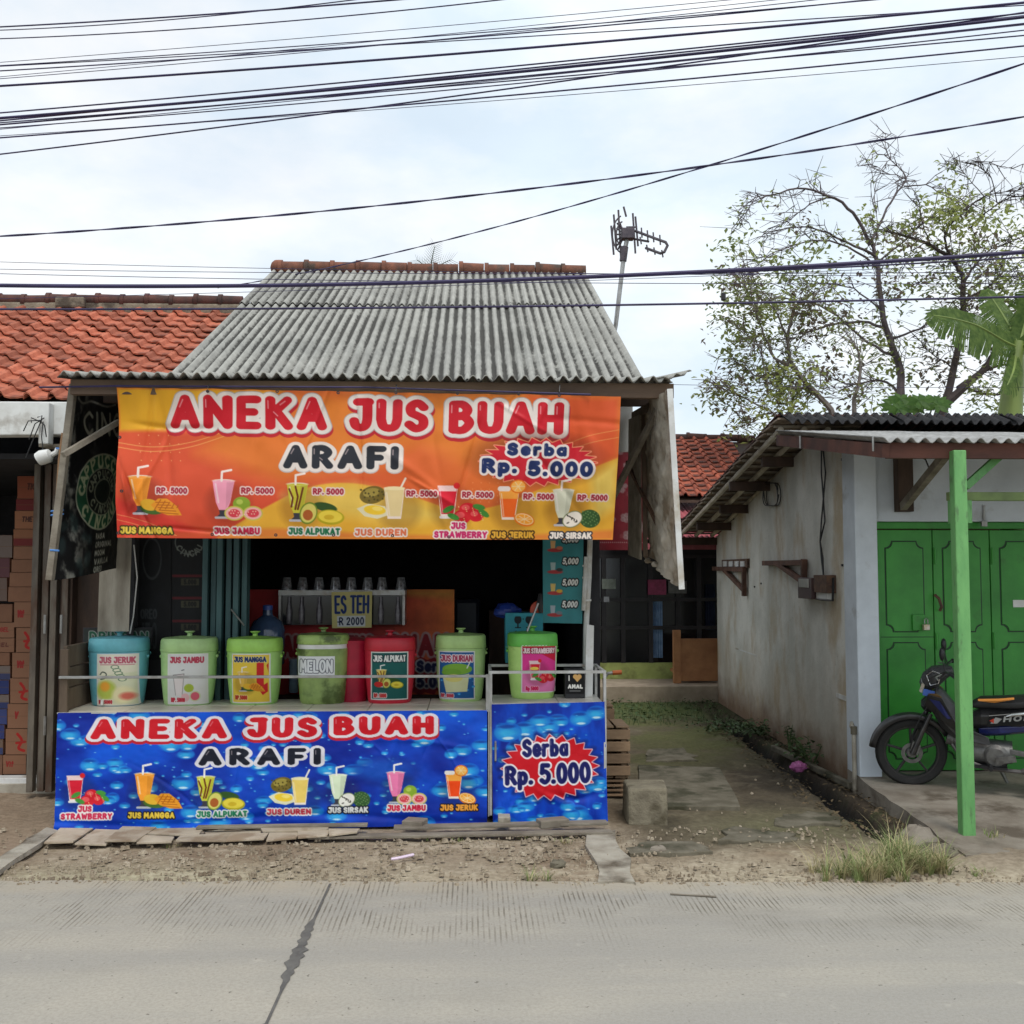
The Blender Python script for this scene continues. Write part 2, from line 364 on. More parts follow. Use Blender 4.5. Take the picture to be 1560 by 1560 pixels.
class Canvas:
    def __init__(s, x0, x1, y0, y1, step=1.0, bg=(1, 1, 1)):
        s.x0, s.x1, s.y0, s.y1 = x0, x1, y0, y1
        w = max(2, int(round((x1 - x0) / step)) + 1); h = max(2, int(round((y1 - y0) / step)) + 1)
        s.step = (x1 - x0) / (w - 1)
        s.X, s.Y = np.meshgrid(np.linspace(x0, x1, w), np.linspace(y0, y1, h))
        s.img = np.empty((h, w, 3)); s.img[:] = s._c(bg)
    def _c(s, c):
        c = np.array(c, float); return c / 255 if c.max() > 1.0 else c
    def win(s, a, b, c, d):
        h, w = s.X.shape
        i0 = max(0, int((a - s.x0) / s.step) - 1); i1 = min(w, int((b - s.x0) / s.step) + 3)
        sy = (s.y1 - s.y0) / (h - 1)
        j0 = max(0, int((c - s.y0) / sy) - 1); j1 = min(h, int((d - s.y0) / sy) + 3)
        return (slice(j0, max(j0, j1)), slice(i0, max(i0, i1)))
    def put(s, sl, d, col, alpha=1.0, soft=1.0):
        """blend colour where distance d<0"""
        if d.size == 0: return
        a = np.clip(0.5 - d / (s.step * 1.0 * soft), 0, 1)[..., None] * alpha
        c = s._c(col) if not callable(col) else col(s.X[sl], s.Y[sl])
        s.img[sl] = s.img[sl] * (1 - a) + c * a
    def seg(s, sl, pl, asp=1.0):
        X, Y = s.X[sl], s.Y[sl] * asp; d = np.full(X.shape, 1e9)
        for (ax, ay), (bx, by) in zip(pl[:-1], pl[1:]):
            ay *= asp; by *= asp
            dx, dy = bx - ax, by - ay; L = dx * dx + dy * dy + 1e-12
            t = np.clip(((X - ax) * dx + (Y - ay) * dy) / L, 0, 1)
            np.minimum(d, np.hypot(X - ax - t * dx, Y - ay - t * dy), out=d)
        return d
    def line(s, pl, r, col, alpha=1.0):
        xs = [p[0] for p in pl]; ys = [p[1] for p in pl]
        sl = s.win(min(xs) - r - 2, max(xs) + r + 2, min(ys) - r - 2, max(ys) + r + 2)
        if s.X[sl].size: s.put(sl, s.seg(sl, pl) - r, col, alpha)
    def ell(s, cx, cy, rx, ry, col, ang=0, alpha=1.0, soft=1.0, arc=None):
        m = max(rx, ry) + 2 + soft; sl = s.win(cx - m, cx + m, cy - m, cy + m)
        if not s.X[sl].size: return
        X, Y = s.X[sl] - cx, s.Y[sl] - cy; ca, sa = math.cos(ang), math.sin(ang)
        u, v = (X * ca + Y * sa) / rx, (-X * sa + Y * ca) / ry
        s.put(sl, (np.hypot(u, v) - 1) * min(rx, ry), col, alpha, soft)
    def ring(s, cx, cy, rx, ry, w, col, alpha=1.0, ang=0):
        m = max(rx, ry) + w + 2; sl = s.win(cx - m, cx + m, cy - m, cy + m)
        if not s.X[sl].size: return
        X, Y = s.X[sl] - cx, s.Y[sl] - cy; ca, sa = math.cos(ang), math.sin(ang)
        u, v = (X * ca + Y * sa) / rx, (-X * sa + Y * ca) / ry
        s.put(sl, np.abs((np.hypot(u, v) - 1) * min(rx, ry)) - w / 2, col, alpha)
    def poly(s, pts, col, alpha=1.0, grow=0.0, soft=1.0):
        xs = [p[0] for p in pts]; ys = [p[1] for p in pts]; g = abs(grow) + 2 + soft
        sl = s.win(min(xs) - g, max(xs) + g, min(ys) - g, max(ys) + g)
        X, Y = s.X[sl], s.Y[sl]
        if not X.size: return
        ins = np.zeros(X.shape, bool); n = len(pts)
        for i in range(n):
            (ax, ay), (bx, by) = pts[i], pts[(i + 1) % n]
            if ay == by: continue
            c = ((ay > Y) != (by > Y)) & (X < (bx - ax) * (Y - ay) / (by - ay) + ax); ins ^= c
        d = s.seg(sl, list(pts) + [pts[0]]); d = np.where(ins, -d, d)
        s.put(sl, d - grow, col, alpha, soft)
    def text(s, t, x0, x1, yt, yb, r, layers, gap=0.26, space=0.5, slant=0.0, curve=0.0, asp=1.0):
        """t fitted between x0..x1 and yt..yb (photo px); r = stroke radius; layers = [(extra, colour, dx, dy)]"""
        ry = r / asp; H = (yb - yt) - 2 * ry; x = 0; parts = []
        g = gap + 2 * r / max(H, 1e-6) * 0.55
        for ch in t:
            if ch == ' ': x += space; continue
            w, pl = GL[ch]; parts.append((x, pl)); x += w + g
        tot = max(x - g, 1e-3); sx = (x1 - x0 - 2 * r) / tot
        strokes = [[(x0 + r + (ox + p[0]) * sx + slant * p[1] * H, yb - ry - p[1] * H + curve * (((ox + p[0]) / tot - 0.5) ** 2)) for p in q] for ox, pl in parts for q in pl]
        for (e, col, dx, dy) in layers:
            for (cx0, cx1, grp) in s._groups(strokes):
                m = r + e + 2 + abs(dx) + abs(dy)
                ys = [p[1] for q in grp for p in q]
                sl = s.win(cx0 - m, cx1 + m, min(ys) - m, max(ys) + m)
                if not s.X[sl].size: continue
                d = np.full(s.X[sl].shape, 1e9)
                for q in grp: np.minimum(d, s.seg(sl, [(p[0] + dx, p[1] + dy) for p in q], asp), out=d)
                s.put(sl, d - r - e * (1 + (asp - 1) * .7), col)
        return strokes
    def _groups(s, strokes):
        for q in strokes:
            xs = [p[0] for p in q]; yield min(xs), max(xs), [q]
    def gloss(s, strokes, r, col=(255, 235, 235), k=0.55):
        """small highlights on the upper left of letter strokes"""
        for q in strokes:
            a, b = q[0], q[1]
            if a[1] > b[1]: a, b = b, a
            if abs(a[1] - b[1]) > 4 * r * 0.5:
                p0 = (a[0] - r * .45, a[1] + r * .2); p1 = (a[0] + (b[0] - a[0]) * .32 - r * .45, a[1] + (b[1] - a[1]) * .32)
                s.line([p0, p1], max(.55, r * .13), col, k)
    def lin(s): return lin(s.img)
def burst(cx, cy, rx, ry, n, k=0.82, skip=0):
    out = []
    for i in range(2 * n):
        a = math.pi * i / n; q = 1 if i % 2 == 0 else k
        out.append((cx + rx * q * math.cos(a + .03 * (i % 2)), cy + ry * q * math.sin(a)))
    return out
JUICE = {'mangga': (255, 165, 50), 'jambu': (250, 170, 200), 'alpukat': (205, 205, 60), 'duren': (240, 225, 150), 'strawberry': (222, 30, 55), 'jeruk': (250, 110, 30), 'sirsak': (225, 235, 215)}
def drink(c, kind, x, y, k=1.0, col=None, straw=True):
    """a glass of juice with its fruit; (x,y) = top left of the glass, k = scale, 33x62 px glass at k=1"""
    col = col or JUICE[kind]
    q = lambda a, b: (x + a * k, y + b * k)
    c.ell(*q(24, 36), 34 * k, 34 * k, (60, 20, 10), alpha=.22, soft=16 * k)
    if kind in ('duren', 'strawberry', 'jeruk'):
        if kind == 'duren':
            c.ell(*q(-18, 12), 20 * k, 14 * k, (120, 105, 40), -.2); c.ell(*q(-20, 8), 13 * k, 7 * k, (165, 150, 70), -.2)
            for i in range(16): c.ell(*q(-36 + (i * 7) % 36, 4 + (i * 5) % 18), 1.6 * k, 1.6 * k, (80, 72, 25))
            c.poly([q(-42, 34), q(-24, 26), q(2, 30), q(8, 44), q(-10, 50), q(-30, 46)], (235, 235, 200)); c.ell(*q(-14, 36), 17 * k, 7.5 * k, (250, 215, 60), .1)
            c.ell(*q(-10, 34), 8 * k, 3.5 * k, (255, 235, 120), .1)
        c.poly([q(0, 0), q(32, 0), q(27, 50), q(6, 50)], (250, 240, 230)); 
        c.poly([q(1, 3), q(31, 3), q(26, 46), q(7, 46)], col)
        if kind == 'strawberry': c.poly([q(1, 0), q(31, 0), q(30, 9), q(2, 9)], (245, 215, 215)); c.ell(*q(30, 0), 5 * k, 5 * k, (225, 40, 45)); c.line([q(6, 51), q(28, 51)], 2.2 * k, (235, 235, 235))
        if kind == 'jeruk':
            c.poly([q(1, 0), q(31, 0), q(30, 16), q(2, 16)], (255, 175, 70)); c.ell(*q(30, -4), 13 * k, 11 * k, (235, 120, 20)); c.ell(*q(30, -4), 11 * k, 9 * k, (255, 190, 90)); c.line([q(2, 0), q(14, 0)], 4 * k, (245, 240, 235))
            for i in range(6): c.line([q(30, -4), q(30 + 10 * math.cos(i * 1.047), -4 + 8 * math.sin(i * 1.047))], .6 * k, (250, 225, 170))
        if kind == 'duren': c.line([q(25, 2), q(33, -15)], 1.5 * k, (245, 240, 225)); c.ell(*q(16, 1), 16 * k, 3 * k, (250, 240, 190))
        c.line([q(4, 8), q(9, 44)], .9 * k, (255, 255, 255), .5)
    else:
        c.poly([q(0, 0), q(34, 0), q(28, 34), q(23, 46), q(11, 46), q(6, 34)], col)
        c.poly([q(22, 2), q(33, 2), q(27, 34), q(21, 44)], tuple(int(v * .86) for v in col), .6)
        c.line([q(5, 5), q(10, 34)], 1.3 * k, (255, 255, 255), .55)
        c.ell(*q(17, 0), 17 * k, 2.4 * k, (245, 240, 225)); c.ell(*q(17, .6), 14.5 * k, 1.6 * k, col)
        c.poly([q(11, 46), q(23, 46), q(22, 52), q(29, 59), q(5, 59), q(12, 52)], (60, 60, 72)); c.line([q(6, 58), q(28, 58)], 1.8 * k, (190, 195, 205))
        if straw: c.line([q(14, 0), q(14, -14), q(28, -17)], 1.7 * k, (250, 245, 240))
    if kind == 'mangga':
        c.ell(*q(36, 50), 20 * k, 9 * k, (70, 110, 40), .1); c.ell(*q(32, 44), 15 * k, 9 * k, (235, 185, 50), .15)
        c.poly([q(34, 44), q(46, 34), q(60, 34), q(76, 46), q(84, 60), q(62, 60), q(44, 54)], (240, 160, 40))
        for i in range(5): c.line([q(40 + i * 9, 52 - i * 1), q(50 + i * 7, 36 + i * 2)], .8 * k, (185, 100, 15)); c.line([q(42 + i * 2, 40 + i * 4), q(62 + i * 4, 40 + i * 4.5)], .7 * k, (185, 100, 15))
    elif kind == 'jambu':
        c.ell(*q(45, 36), 13 * k, 11 * k, (140, 175, 50)); c.ell(*q(42, 33), 5 * k, 4 * k, (185, 210, 90))
        for cx in (34, 62): c.ell(*q(cx, 51), 15 * k, 11.5 * k, (205, 205, 90)); c.ell(*q(cx, 51), 13 * k, 9.5 * k, (245, 190, 185)); c.ell(*q(cx, 51), 9 * k, 6.5 * k, (222, 70, 85))
        for i in range(18): c.ell(*q(27 + (i * 11) % 42, 47 + (i * 7) % 8), .9 * k, .9 * k, (250, 225, 200))
    elif kind == 'alpukat':
        for pl in ([(4, 8), (10, 22), (8, 36)], [(14, 4), (18, 20), (14, 40)], [(26, 6), (22, 24), (18, 40)]): c.line([q(*p) for p in pl], 1.5 * k, (110, 50, 20))
        c.ell(*q(62, 36), 19 * k, 7 * k, (50, 85, 35), .2); c.ell(*q(35, 46), 14 * k, 18 * k, (110, 140, 40), .35); c.ell(*q(35, 46), 12 * k, 15.5 * k, (220, 215, 110), .35); c.ell(*q(34, 49), 8 * k, 8.5 * k, (175, 95, 40))
        c.ell(*q(70, 52), 22 * k, 12 * k, (185, 175, 30), .05); c.ell(*q(70, 51), 19 * k, 9.5 * k, (240, 220, 75), .05); c.ell(*q(68, 52), 8 * k, 4 * k, (215, 185, 45))
    elif kind == 'strawberry':
        for a, b, r in ((48, 38, 13), (40, 50, 14), (62, 48, 12)): c.ell(*q(a, b), r * k, r * .82 * k, (215, 28, 45)); c.ell(*q(a - 3, b - 3), r * .5 * k, r * .35 * k, (240, 90, 95))
        for a, b, g in ((18, 38, -.5), (26, 50, .4), (66, 34, .2), (74, 44, .6)): c.ell(*q(a, b), 10 * k, 4.5 * k, (70, 150, 60), g)
        for i in range(16): c.ell(*q(34 + (i * 13) % 40, 34 + (i * 7) % 24), .8 * k, .8 * k, (250, 215, 150))
    elif kind == 'jeruk':
        c.ell(*q(42, 50), 17 * k, 10.5 * k, (235, 125, 15), .3); c.ell(*q(42, 49), 15 * k, 8.5 * k, (255, 235, 190), .3); c.ell(*q(42, 49), 13.5 * k, 7.3 * k, (255, 170, 50), .3)
        for i in range(8): c.line([q(42, 49), q(42 + 12 * math.cos(i * .785), 49 + 6.5 * math.sin(i * .785))], .6 * k, (255, 230, 180))
    elif kind == 'sirsak':
        c.ell(*q(62, 47), 17 * k, 15 * k, (55, 95, 50), .3)
        for i in range(26): c.ell(*q(50 + (i * 9) % 26, 35 + (i * 5) % 24), 1.2 * k, 1.2 * k, (110, 150, 90))
        c.ell(*q(34, 48), 17 * k, 13 * k, (120, 135, 90), -.5); c.ell(*q(34, 48), 15.5 * k, 11.5 * k, (240, 240, 230), -.5)
        for i in range(8): c.ell(*q(26 + (i * 7) % 17, 42 + (i * 5) % 13), 2.2 * k, 1.1 * k, (45, 40, 35), .8 + i)
def bubbles(c, n, seed, rmin, rmax):
    rr = random.Random(seed)
    for i in range(n):
        r = rmin + (rmax - rmin) * rr.random() ** 3.2; x = rr.uniform(c.x0, c.x1); y = rr.uniform(c.y0, c.y1); e = rr.uniform(.55, .8)
        c.ell(x, y, r, r * e, (14, 110, 215), alpha=.8, soft=1.5)
        c.ell(x - r * .1, y + r * .15 * e, r * .75, r * .55 * e, (60, 190, 240), alpha=.8, soft=max(1.5, r * .5))
        c.ell(x, y + r * .62 * e, r * .4, r * .14 * e, (215, 242, 250), alpha=.9, soft=1.2)
        if r > 3.5: c.ell(x - r * .1, y - r * .55 * e, r * .6, r * .18 * e, (10, 55, 150), alpha=.7, soft=2)
WH = (238, 236, 232)
def sheet(name, c, corners, m, parent=None, wrinkle=None, off=None, normal=None):
    """the printed canvas as a real sheet: corners TL, TR, BR, BL (world); wrinkle(u,v) pushes along the normal"""
    tl, tr, br, bl = [np.array(p, float) for p in corners]
    h, w = c.X.shape
    u = np.linspace(0, 1, w)[None, :, None]; v = np.linspace(0, 1, h)[:, None, None]
    p = (tl * (1 - u) + tr * u) * (1 - v) + (bl * (1 - u) + br * u) * v
    nrm = np.cross(tr - tl, bl - tl); nrm /= np.linalg.norm(nrm)
    if wrinkle is not None: p = p + wrinkle(u[..., 0] + 0 * v[..., 0], v[..., 0] + 0 * u[..., 0])[..., None] * nrm
    return grid_mesh(name, p[..., 0], p[..., 1], p[..., 2], m, parent, c.lin(), off=off)
M_vinyl = mat('printed_vinyl', (1, 1, 1), (0.92, 0.91, 0.89), 3, 0.45, 0.04, 30, attr='print', spec=0.28)
M_paper = mat('printed_paper', (1, 1, 1), (0.9, 0.88, 0.84), 5, 0.65, 0.0, 30, attr='print', spec=0.3)
M_oldvinyl = mat('dusty_printed_vinyl', (1, 1, 1), (0.6, 0.58, 0.55), 4, 0.6, 0.1, 30, attr='print', spec=0.3)

def art_main():
    c = Canvas(178, 946, 592, 822, 0.9)
    X, Y = c.X, c.Y
    base = np.zeros(X.shape + (3,)); A = lambda r, g, b: np.array([r, g, b]) / 255.
    k = np.clip((X - 430) / 420, 0, 1)[..., None]
    base[:] = A(222, 95, 55) * (1 - k) + A(236, 150, 55) * k
    k = np.clip((Y - 600) / 200, 0, 1)[..., None]
    base = base * (1 - .35 * k) + A(222, 62, 48) * .35 * k
    c.img = base
    # yellow upper left corner, orange band, red right corner, yellow hill below
    c.poly([(178, 592), (430, 592), (330, 655), (178, 658)], (232, 178, 42), soft=8)
    c.poly([(330, 655), (420, 592), (760, 592), (730, 640), (560, 655), (600, 700), (430, 740), (300, 690)], (232, 140, 52), .75, soft=40)
    c.poly([(560, 700), (640, 672), (760, 720), (820, 700), (690, 600), (480, 610), (470, 690)], (234, 140, 50), .7, soft=30)
    c.poly([(800, 592), (946, 592), (946, 690), (870, 730), (830, 650)], (226, 92, 50), .9, soft=20)
    hill = [(p[0], p[1]) for p in _cr([(330, 822), (400, 776), (470, 742), (540, 735), (620, 752), (700, 775), (770, 765), (850, 730), (946, 690)])]
    c.poly([(178, 822), (178, 760), (260, 790), (330, 822)], (222, 58, 50), .8, soft=10)
    c.poly(hill + [(946, 822)], (238, 184, 58), soft=3)
    c.poly([(430, 755), (540, 736), (640, 762), (700, 790), (600, 800), (500, 780)], (244, 220, 110), .75, soft=26)
    c.poly([(905, 720), (946, 695), (946, 770), (915, 790)], (246, 226, 120), .8, soft=20)
    c.poly([(178, 822), (260, 812), (420, 806), (600, 815), (760, 818), (946, 806), (946, 822)], (226, 110, 60), .6, soft=8)
    for dy in (0, 7): c.line(_cr([(178, 676 + dy), (230, 682 + dy), (290, 674 + dy), (345, 655 + dy)]), .55, (248, 190, 110), .8)
    for dy in (0, 8): c.line(_cr([(178, 786 + dy), (230, 800 + dy), (270, 818)]), .5, (248, 180, 110), .7)
    for dy in (0, 12): c.line(_cr([(860, 672 + dy), (900, 655 + dy), (946, 645 + dy)]), .5, (248, 190, 110), .7)
    for i in range(5):
        for j in range(4): c.ell(208 + i * 15 + j * 2, 664 + j * 13, .9, .9, (248, 190, 130), alpha=.8)
    for i in range(4):
        for j in range(4): c.ell(722 + i * 13, 732 + j * 10, .9, .9, (248, 170, 110), alpha=.6)
    lay = [(7.5, (196, 40, 52), 1, 5), (7, (186, 190, 192), 0, 0), (5.8, (236, 236, 232), 0, 0), (0, (205, 26, 44), 0, 0)]
    st = c.text('ANEKA', 256, 496, 601, 653, 7.6, lay, gap=.30, asp=1.28); st += c.text('JUS', 530, 652, 602, 654, 7.6, lay, gap=.30, asp=1.28); st += c.text('BUAH', 682, 859, 603, 655, 7.6, lay, gap=.30, asp=1.28)
    c.gloss(st, 7.5)
    st = c.text('ARAFI', 430, 608, 676, 713, 6.2, [(6, (200, 200, 200), 0, 1), (5.2, WH, 0, 0), (0, (44, 48, 58), 0, 0)], gap=.34, asp=1.3); c.gloss(st, 6.5)
    c.ell(820, 694, 96, 42, (90, 30, 20), alpha=.5, soft=22)
    c.poly(burst(822, 698, 92, 38, 26), (240, 160, 120), grow=1.4); c.poly(burst(822, 698, 92, 38, 26), (205, 32, 50))
    bl = [(3.6, (240, 238, 236), 0, 0), (0, (32, 50, 105), 0, 0)]
    st = c.text('Serba', 773, 866, 668, 689, 3.2, bl, gap=.30); st += c.text('Rp.', 735, 790, 693, 717, 3.8, bl, gap=.26); st += c.text('5.000', 806, 908, 696, 721, 3.8, bl, gap=.24); c.gloss(st, 3.8, k=.4)
    for kind, x, y in (('mangga', 197, 728), ('jambu', 325, 733), ('alpukat', 436, 737), ('duren', 586, 741), ('strawberry', 668, 737), ('jeruk', 763, 741), ('sirsak', 847, 742)):
        drink(c, kind, x, y, .98, {'duren': (238, 222, 165)}.get(kind))
    for x, y in ((239, 749), (368, 748), (477, 748), (620, 750), (706, 751), (801, 753), (886, 754)):
        c.text('RP. 5000', x, x + 48, y - 5, y + 5, 1.25, [(1.9, (240, 226, 222), 0, 0), (0, (172, 40, 62), 0, 0)], gap=.2)
    for t, x0, x1, y, cf, co in (('JUS MANGGA', 183, 265, 811, (238, 214, 80), (60, 60, 20)), ('JUS JAMBU', 327, 396, 811, (205, 40, 80), WH), ('JUS ALPUKAT', 439, 520, 811, (30, 120, 80), WH),
                               ('JUS DUREN', 542, 621, 812, (226, 120, 80), WH), ('JUS', 690, 713, 801, (205, 40, 110), WH), ('STRAWBERRY', 664, 747, 815, (205, 40, 110), WH),
                               ('JUS JERUK', 753, 820, 815, (232, 180, 60), (60, 40, 15)), ('JUS SIRSAK', 845, 912, 816, (244, 242, 236), (35, 45, 60))):
        c.text(t, x0, x1, y - 6, y + 5, 1.5, [(2.1, co, 0, 0), (0, cf, 0, 0)], gap=.24)
    n = vnoise(*X.shape, (3, 9), 5, 4)[..., None]
    c.img = np.clip(c.img * (.94 + .08 * n), 0, 1) * np.array([1.0, .95, .93])
    return c
def blue_bg(c, seed):
    n = vnoise(*c.X.shape, (3, 9), seed, 4)[..., None]
    n = np.clip((n - .5) * 1.9 + .5, 0, 1); c.img = np.array([0, 36, 150]) / 255. * (1 - n) + np.array([6, 92, 226]) / 255. * n
def art_counter():
    c = Canvas(88, 742, 1086, 1264, 0.9); blue_bg(c, 11)
    bubbles(c, 330, 5, .8, 18)
    c.ell(588, 1180, 52, 24, (10, 45, 140), alpha=.55, soft=8); c.ell(580, 1177, 38, 15, (20, 90, 200), alpha=.7, soft=12)
    lay = [(5.4, (196, 30, 48), 0, 3.5), (4.4, (232, 226, 232), 0, 0), (0, (208, 16, 34), 0, 0)]
    st = c.text('ANEKA', 138, 344, 1096, 1127, 6.6, lay, gap=.34, asp=1.75); st += c.text('JUS', 374, 482, 1095, 1126, 6.6, lay, gap=.34, asp=1.75); st += c.text('BUAH', 506, 660, 1094, 1123, 6.6, lay, gap=.34, asp=1.75)
    c.gloss(st, 6.2, k=.4)
    st = c.text('ARAFI', 302, 488, 1142, 1168, 5.6, [(3.8, (226, 224, 232), 0, 0), (0, (20, 24, 40), 0, 0)], gap=.42, asp=1.75); c.gloss(st, 5.2, k=.5)
    for kind, x, y, kk in (('strawberry', 104, 1182, .78), ('mangga', 206, 1180, .88), ('alpukat', 300, 1185, .80), ('duren', 443, 1188, .82), ('sirsak', 500, 1184, .80), ('jambu', 588, 1181, .80), ('jeruk', 678, 1182, .80)):
        drink(c, kind, x, y, kk, {'sirsak': (222, 238, 205), 'jambu': (245, 130, 180), 'duren': (245, 215, 110), 'jeruk': (252, 78, 20)}.get(kind))
    for t, x0, x1, y, cf, co in (('JUS', 122, 143, 1233, (205, 40, 80), WH), ('STRAWBERRY', 97, 174, 1244, (205, 40, 80), WH), ('JUS MANGGA', 197, 268, 1243, (240, 205, 70), (20, 20, 30)), ('JUS ALPUKAT', 301, 377, 1242, (35, 130, 90), WH),
                               ('JUS DUREN', 406, 473, 1240, (215, 60, 80), WH), ('JUS SIRSAK', 499, 560, 1238, (235, 238, 235), (20, 22, 35)), ('JUS JAMBU', 589, 648, 1236, (215, 35, 70), WH), ('JUS JERUK', 670, 728, 1236, (245, 165, 60), (20, 20, 30))):
        c.text(t, x0, x1, y - 5, y + 4.6, 1.35, [(1.8, co, 0, 0), (0, cf, 0, 0)], gap=.24)
    return c
def art_cabinet():
    c = Canvas(748, 924, 1072, 1254, 0.9); blue_bg(c, 21)
    bubbles(c, 120, 8, .9, 22)
    c.poly(burst(837, 1170, 80, 53, 24, .84), (6, 20, 80), .55, grow=3, soft=6)
    c.poly(burst(837, 1170, 76, 50, 24, .84), (235, 190, 200), grow=1.3); c.poly(burst(837, 1170, 76, 50, 24, .84), (208, 18, 34))
    bl = [(2.6, (240, 236, 240), 0, 0), (0, (20, 24, 96), 0, 0)]
    st = c.text('Serba', 794, 866, 1126, 1154, 3.2, bl, gap=.28); st += c.text('Rp.', 767, 811, 1166, 1196, 3.6, bl, gap=.24); st += c.text('5.000', 820, 900, 1163, 1196, 3.6, bl, gap=.22)
    c.gloss(st, 3.6, k=.4)
    return c
# ------------------------------------------------------------------ ground and road
WALL_A, WALL_B = Vector((2.98, 7.87, 0)), Vector((3.19, 13.3, 0))        # foot of the right-hand house's side wall
def wall_x(Y): return WALL_A.x + (WALL_B.x - WALL_A.x) * (Y - WALL_A.y) / (WALL_B.y - WALL_A.y)
def road_edge(x): return 5.73 - 0.045 * x + 0.008 * math.sin(x * 5.1) + 0.006 * math.sin(x * 13.7)
def fine(a, b, st): return np.arange(a, b + st / 2, st)
gx = np.concatenate([[-300, -120, -50, -20, -9, -6.5], fine(-5, 6.2, .03), [7, 9, 14, 30, 80, 160, 300]])
gy = np.concatenate([[-60, -20, -8, 0, 3, 5.0], fine(5.4, 14.2, .03), [15, 17, 20, 30, 60, 120, 300]])
GX, GY = np.meshgrid(gx, gy)
n1 = vnoise(len(gy), len(gx), (14, 18), 1, 5, .62); n2 = vnoise(len(gy), len(gx), (50, 60), 2, 4, .7); n3 = vnoise(len(gy), len(gx), (5, 6), 4, 4)
fineZone = ((GX > -5.05) & (GX < 6.25) & (GY > 5.38) & (GY < 14.25)).astype(float)
GZ = (-0.012 + (n1 - .5) * .035 + (n2 - .5) * .03) * fineZone - 0.03 * (1 - fineZone)
wx = WALL_A.x + (WALL_B.x - WALL_A.x) * (GY - WALL_A.y) / (WALL_B.y - WALL_A.y)
edge = 5.73 - 0.045 * GX
GZ = np.where(GY < edge + .02, np.minimum(GZ, -.012), GZ)
gut = np.exp(-((GX - (wx - .24 + (n1 - .5) * .12 + (n2 - .5) * .06)) / .085) ** 4) * np.clip((GY - 6.3) / .8, 0, 1) * np.clip((12.6 - GY) / 2.0, 0, 1)
GZ -= gut * .17
ramp_r = np.clip((GX - 2.80) / .16, 0, 1) * np.clip((GY - 5.62 + (n3 - .5) * .2) / .42, 0, 1) * fineZone * np.clip((6.35 - GY) / .2 + np.clip((GX - 2.96) / .05, 0, 1), 0, 1)
ramp_r = ramp_r * ramp_r * (3 - 2 * ramp_r) * (GY < 6.6)
GZ += ramp_r * .05
def C3(r, g, b): return np.array(rgb(r, g, b))
gc = np.empty(GX.shape + (3,)); gc[:] = C3(158, 143, 122)
def lay(mask, col): 
    global gc
    m = np.clip(mask, 0, 1)[..., None]; gc = gc * (1 - m) + col * m
lay(np.clip((n1 - .45) * 5, 0, 1) * .8, C3(134, 115, 94)); lay(np.clip((n2 - .52) * 5, 0, 1) * .7, C3(192, 180, 158))
front = np.clip((6.3 - GY) / .5, 0, 1)
lay(front * np.clip((n3 - .4) * 4, 0, 1) * .8, C3(184, 174, 152)); lay(np.exp(-((GX + 2.0) / .9) ** 2) * front * .55, C3(180, 178, 146))
lay(np.clip((-2.72 - GX) / .1, 0, 1) * .8, C3(148, 128, 108))
alley = np.clip((GX - .9) / .3, 0, 1) * np.clip((GY - 6.15 - (n1 - .5) * .9) / .6, 0, 1)
lay(alley * .92, C3(90, 80, 63)); lay(alley * np.clip((n1 - .48) * 7, 0, 1) * .8, C3(62, 53, 40)); lay(alley * np.clip((n2 - .58) * 6, 0, 1) * .5, C3(126, 116, 95))
moss = alley * np.clip((GY - 8.6 + (n3 - .5) * 5) / 2.5, 0, 1)
lay(moss * np.clip((n1 - .35) * 4, 0, 1) * .8, C3(102, 106, 60)); lay(np.clip((GY - 11.4) / 1.0, 0, 1) * .7 * alley, C3(84, 100, 52))
lay(np.exp(-((GX - 2.1) / .55) ** 2 - ((GY - 6.9) / .45) ** 2) * .6, C3(118, 118, 84))
bank = np.exp(-((GX - wx + .16) / .20) ** 4) * np.clip((GY - 6.3) / .6, 0, 1)
lay(bank * .8, C3(70, 58, 44)); lay(bank * np.clip((n2 - .5) * 6, 0, 1) * .7, C3(70, 76, 40)); lay(np.clip(gut * 1.6, 0, 1), C3(24, 21, 18)); lay(ramp_r * .85, C3(150, 136, 118)); lay(ramp_r * np.clip((n2 - .5) * 5, 0, 1) * .5, C3(120, 106, 88))
lay((1 - fineZone), C3(104, 98, 72))
M_ground = mat('dirt_ground', (1, 1, 1), (0.74, 0.72, 0.69), 28, 0.95, 0.6, 70, attr='soil', detail=8, lo=.4, hi=.6)
ground = grid_mesh('ground', GX, GY, GZ, M_ground, None, gc, attr='soil'); tag(ground, kind='structure')

